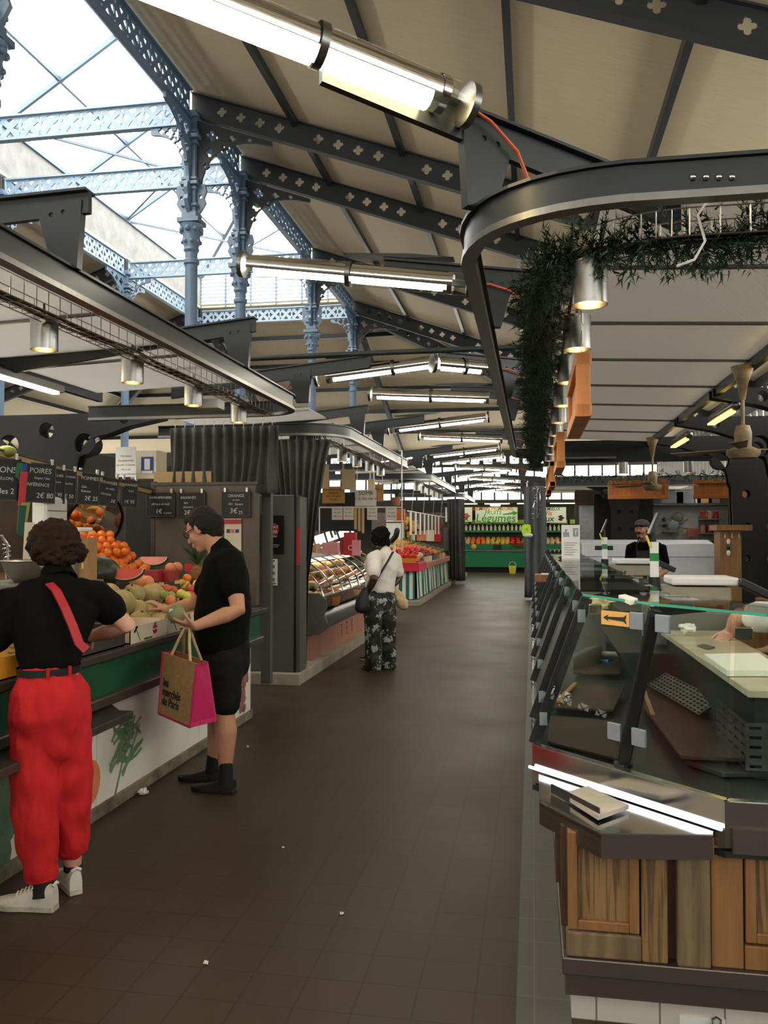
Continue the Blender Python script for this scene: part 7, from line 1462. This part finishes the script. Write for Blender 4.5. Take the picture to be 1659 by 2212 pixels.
bb_ = empty('beige_bag', atd(862,1318,9.9), 'crumpled beige cloth bag hanging at the right of the person in white', 'bag'); c = atd(856,1292,10.15); mb = MB(); mb.caps([c+V((-.06,0,.1)),c,c+V((.08,0,-.07))], [.05,.09,.06], 14); o = mb.build('pouch','kraft_light',bb_,rem=.012,smo=3); wrinkle(o,.02,12); MB().tube([c+V((-.06,0,.1)),atd(847,1272,10.0)],.012,8).build('handle','kraft_light',bb_)
# ---------------------------------------------------------------- butcher with cap
f = V((-.42,-.9,0)).normalized(); l = V((.9,-.42,0)).normalized(); zb = 11.2; hc = atd(1386,1143,zb); bx_, by_ = hc.x+.06, hc.y+.06; B = lambda x,y,z: V((bx_,by_,0))+f*x+l*y+V((0,0,z))
bu_ = empty('person', B(0,0,0), 'person in grey flat cap, black T-shirt and dark apron standing behind the counter scales', 'person')
hf = (f+V((-.05,0,0))).normalized(); mb = MB(); HP, HR = head(mb, hc, hf, V((0,0,1)), 1.0); mb.caps([hc-V((0,0,.07)),B(.0,0,1.47),B(0,0,1.38)], [.056,.06,.1], 14)
lathe_body(mb, [(B(0,0,1.38),.16,.09),(B(0,0,1.1),.13,.1),(B(0,0,.9),.15,.11)], l)
for s, e, w_ in ((B(0,.19,1.4),B(-.03,.25,1.1),B(.2,.16,1.0)),(B(0,-.19,1.4),B(.0,-.23,1.12),B(.22,-.12,1.0))): mb.caps([s,s.lerp(e,.5),e,e.lerp(w_,.3),w_], [.058,.052,.046,.047,.03], 14); hand(mb, w_, f, V((0,0,-1)), -l if s.x > bx_ else l, .5)
for s in (-1,1): mb.caps([B(0,.09*s,.9),B(0,.1*s,.48),B(0,.1*s,.06)], [.09,.06,.045], 14)
mb.build('body','skin_tan',bu_,rem=.0065,smo=3)
mb = MB(); lathe_body(mb, [(B(0,0,1.47),.08,.07),(B(0,0,1.44),.17,.09),(B(0,0,1.3),.19,.12),(B(0,0,1.08),.165,.12),(B(0,0,.92),.17,.125)], l)
for s, e in ((B(0,.19,1.4),B(-.03,.25,1.1)),(B(0,-.19,1.4),B(0,-.23,1.12))): mb.caps([s*.8+B(0,0,1.4)*.2,s,s.lerp(e,.62)], [.08,.078,.072], 14)
o = mb.build('black_tee','tee_black',bu_,rem=.01,smo=4); wrinkle(o,.005,9)
ap = []
for z, w_ in ((1.36,.1),(1.2,.13),(1.05,.17),(.9,.19),(.55,.2)): ap += [B(.128-.05*abs(t)**2.5+.005, w_*t, z) for t in (-1,-.6,-.2,.2,.6,1)]
o = MB().add(ap, [(6*i+k,6*i+k+1,6*i+7+k,6*i+6+k) for i in range(4) for k in range(5)]).build('apron','apron_navy',bu_,smooth=True); md = o.modifiers.new('t','SOLIDIFY'); md.thickness = .006
for s in (-1,1): MB().tube([B(.13,.08*s,1.36),B(.1,.09*s,1.45),B(0,.1*s,1.5),B(-.09,.08*s,1.42)], .008, 6).build('apron_strap','apron_navy',o)
mb = MB(); lathe_body(mb, [(B(0,0,.95),.165,.12),(B(0,0,.85),.17,.13)], l); [mb.caps([B(0,.09*s,.85),B(0,.1*s,.08)],[.105,.075],14) for s in (-1,1)]; mb.build('dark_trousers','shorts_dark',bu_,rem=.014,smo=4)
for s in (-1,1): shoe(bu_, B(-.08,.1*s,0), B(.2,.1*s,0), .28, .09, 'shoe_black', 'shoe_black', False)
mb = MB(); mb.ball(HP(-.015,0,.065), 1, 20, 12, M=HR, sc=(.118,.096,.068)); mb.ball(HP(.085,.0,.055), 1, 16, 8, M=HR, sc=(.062,.07,.016)); mb.build('flat_cap','cap_grey',bu_,rem=.008,smo=4)
hair(bu_, [(HP(-.04,0,.01),.086,(1,.98,1))], 'hair_dark', .004, 30)
for k in (-1,1): e = MB().ball(HP(.083,k*.032,.006), .0125, 10, 8).build('eye','eye_white',bu_,smooth=True); MB().ball(HP(.0915,k*.032,.006), .0062, 8, 6).build('iris','eye_dark',e); MB().tube([HP(.098,k*.016,.028),HP(.097,k*.034,.033),HP(.086,k*.052,.026)],.005,6).build('eyebrow','hair_black',bu_)
MB().tube([HP(.095,-.034,-.058),HP(.112,-.014,-.046),HP(.114,.014,-.046),HP(.095,.034,-.058)],[.004,.009,.009,.004],8).build('moustache','hair_black',bu_,smooth=True); MB().tube([HP(.101,-.022,-.068),HP(.112,0,-.066),HP(.101,.022,-.068)],[.003,.006,.003],8).build('mouth','lip',bu_,smooth=True)
MB().ball(HP(.086,0,-.105),1,10,8,M=HR,sc=(.016,.014,.014)).build('goatee','hair_black',bu_)
# ---------------------------------------------------------------- helper bending at the right edge
zb = 4.6; bp_ = empty('person', V((1.75,5.0,0)), 'person in white shirt bending at the right edge, bare arm resting on the stone worktop', 'person')
wP = atd(1578,1364,4.78); eP = atd(1597,1330,4.62); sP = atd(1668,1336,4.5); mb = MB(); hd = atd(1760,1330,4.9)
mb.caps([sP,sP.lerp(eP,.5),eP,eP.lerp(wP,.35),wP], [.06,.052,.045,.046,.031], 14); hand(mb, wP, (atd(1560,1381,4.72)-wP), V((0,.3,-1)), V((-.6,-.6,.1)), .4)
h0 = V((2.3,5.2,.95)); s0 = sP+V((.15,.1,0)); head(mb, s0+V((-.05,-.28,.1)), V((-.5,-.7,-.4)), V((-.2,-.4,.9)), 1); mb.caps([s0+V((-.04,-.2,.04)),s0,h0], [.06,.13,.15], 16)
s2 = sP+V((.35,.25,0)); mb.caps([s2,s2+V((-.1,-.1,-.22)),s2+V((-.3,0,-.2))], [.058,.046,.03], 12); hand(mb, s2+V((-.3,0,-.2)), V((-1,0,-.1)), V((0,0,-1)), V((0,1,0)), .4)
for s in (-1,1): mb.caps([h0+V((0,.1*s,0)),V((2.25,5.2+.1*s,.48)),V((2.35,5.2+.1*s,.05))], [.09,.065,.045], 14)
mb.build('body','skin_fair',bp_,rem=.008,smo=3)
mb = MB(); mb.caps([s0+V((-.03,-.1,.0)),s0.lerp(h0,.3),h0], [.12,.18,.17], 18); mb.caps([s0,sP,sP.lerp(eP,.45)], [.1,.085,.08], 14); mb.caps([s0.lerp(s2,.5),s2,s2+V((-.03,-.03,-.08))], [.09,.08,.07], 12)
o = mb.build('white_shirt','tee_white',bp_,rem=.011,smo=4); wrinkle(o,.01,9)
mb = MB(); mb.caps([h0+V((-.05,0,0)),h0], [.17,.18], 16); [mb.caps([h0+V((0,.1*s,-.05)),V((2.3,5.2+.1*s,.08))],[.11,.075],14) for s in (-1,1)]; mb.build('dark_trousers','shorts_dark',bp_,rem=.014,smo=4); hair(bp_, [(s0+V((0,-.24,.16)),.1,(1,1,.9))], 'hair_dark', .006, 25)
SKY, EXPO = 9.0, 0.0
# ================================================================ light
w = bpy.data.worlds.new('sky'); SC.world = w; w.use_nodes = True
bg = w.node_tree.nodes['Background']; bg.inputs[0].default_value = (1,.935,.80,1); bg.inputs[1].default_value = SKY
def portal(name, loc, rot, sx, sy):
    l = bpy.data.lights.new(name, 'AREA'); l.shape = 'RECTANGLE'; l.size = sx; l.size_y = sy; l.cycles.is_portal = True
    o = bpy.data.objects.new(name, l); COL.objects.link(o); o.location = loc; o.rotation_euler = rot
portal('roof_daylight', (RX,9.8,9.7), (0,0,0), 5, 31)
portal('far_window_daylight', (-7.9,35.9,3.9), (-pi/2,0,0), 25.8, 2.2)
portal('right_window_daylight', (4.95,15,3.9), (0,pi/2,0), 2.2, 41.8)
portal('left_window_daylight', (-20.7,15,3.9), (0,-pi/2,0), 2.2, 41.8)
portal('back_window_daylight', (-7.9,-5.9,3.9), (pi/2,0,0), 25.8, 2.2)
SC.view_settings.view_transform = 'Standard'; SC.view_settings.look = 'None'; SC.view_settings.gamma = 1
SC.view_settings.use_curve_mapping = False; SC.view_settings.exposure = EXPO
SC.cycles.use_denoising = True; SC.cycles.max_bounces = 10; SC.cycles.diffuse_bounces = 5; SC.cycles.transparent_max_bounces = 24
SC.cycles.sample_clamp_indirect = 6; SC.cycles.caustics_reflective = False; SC.cycles.caustics_refractive = False
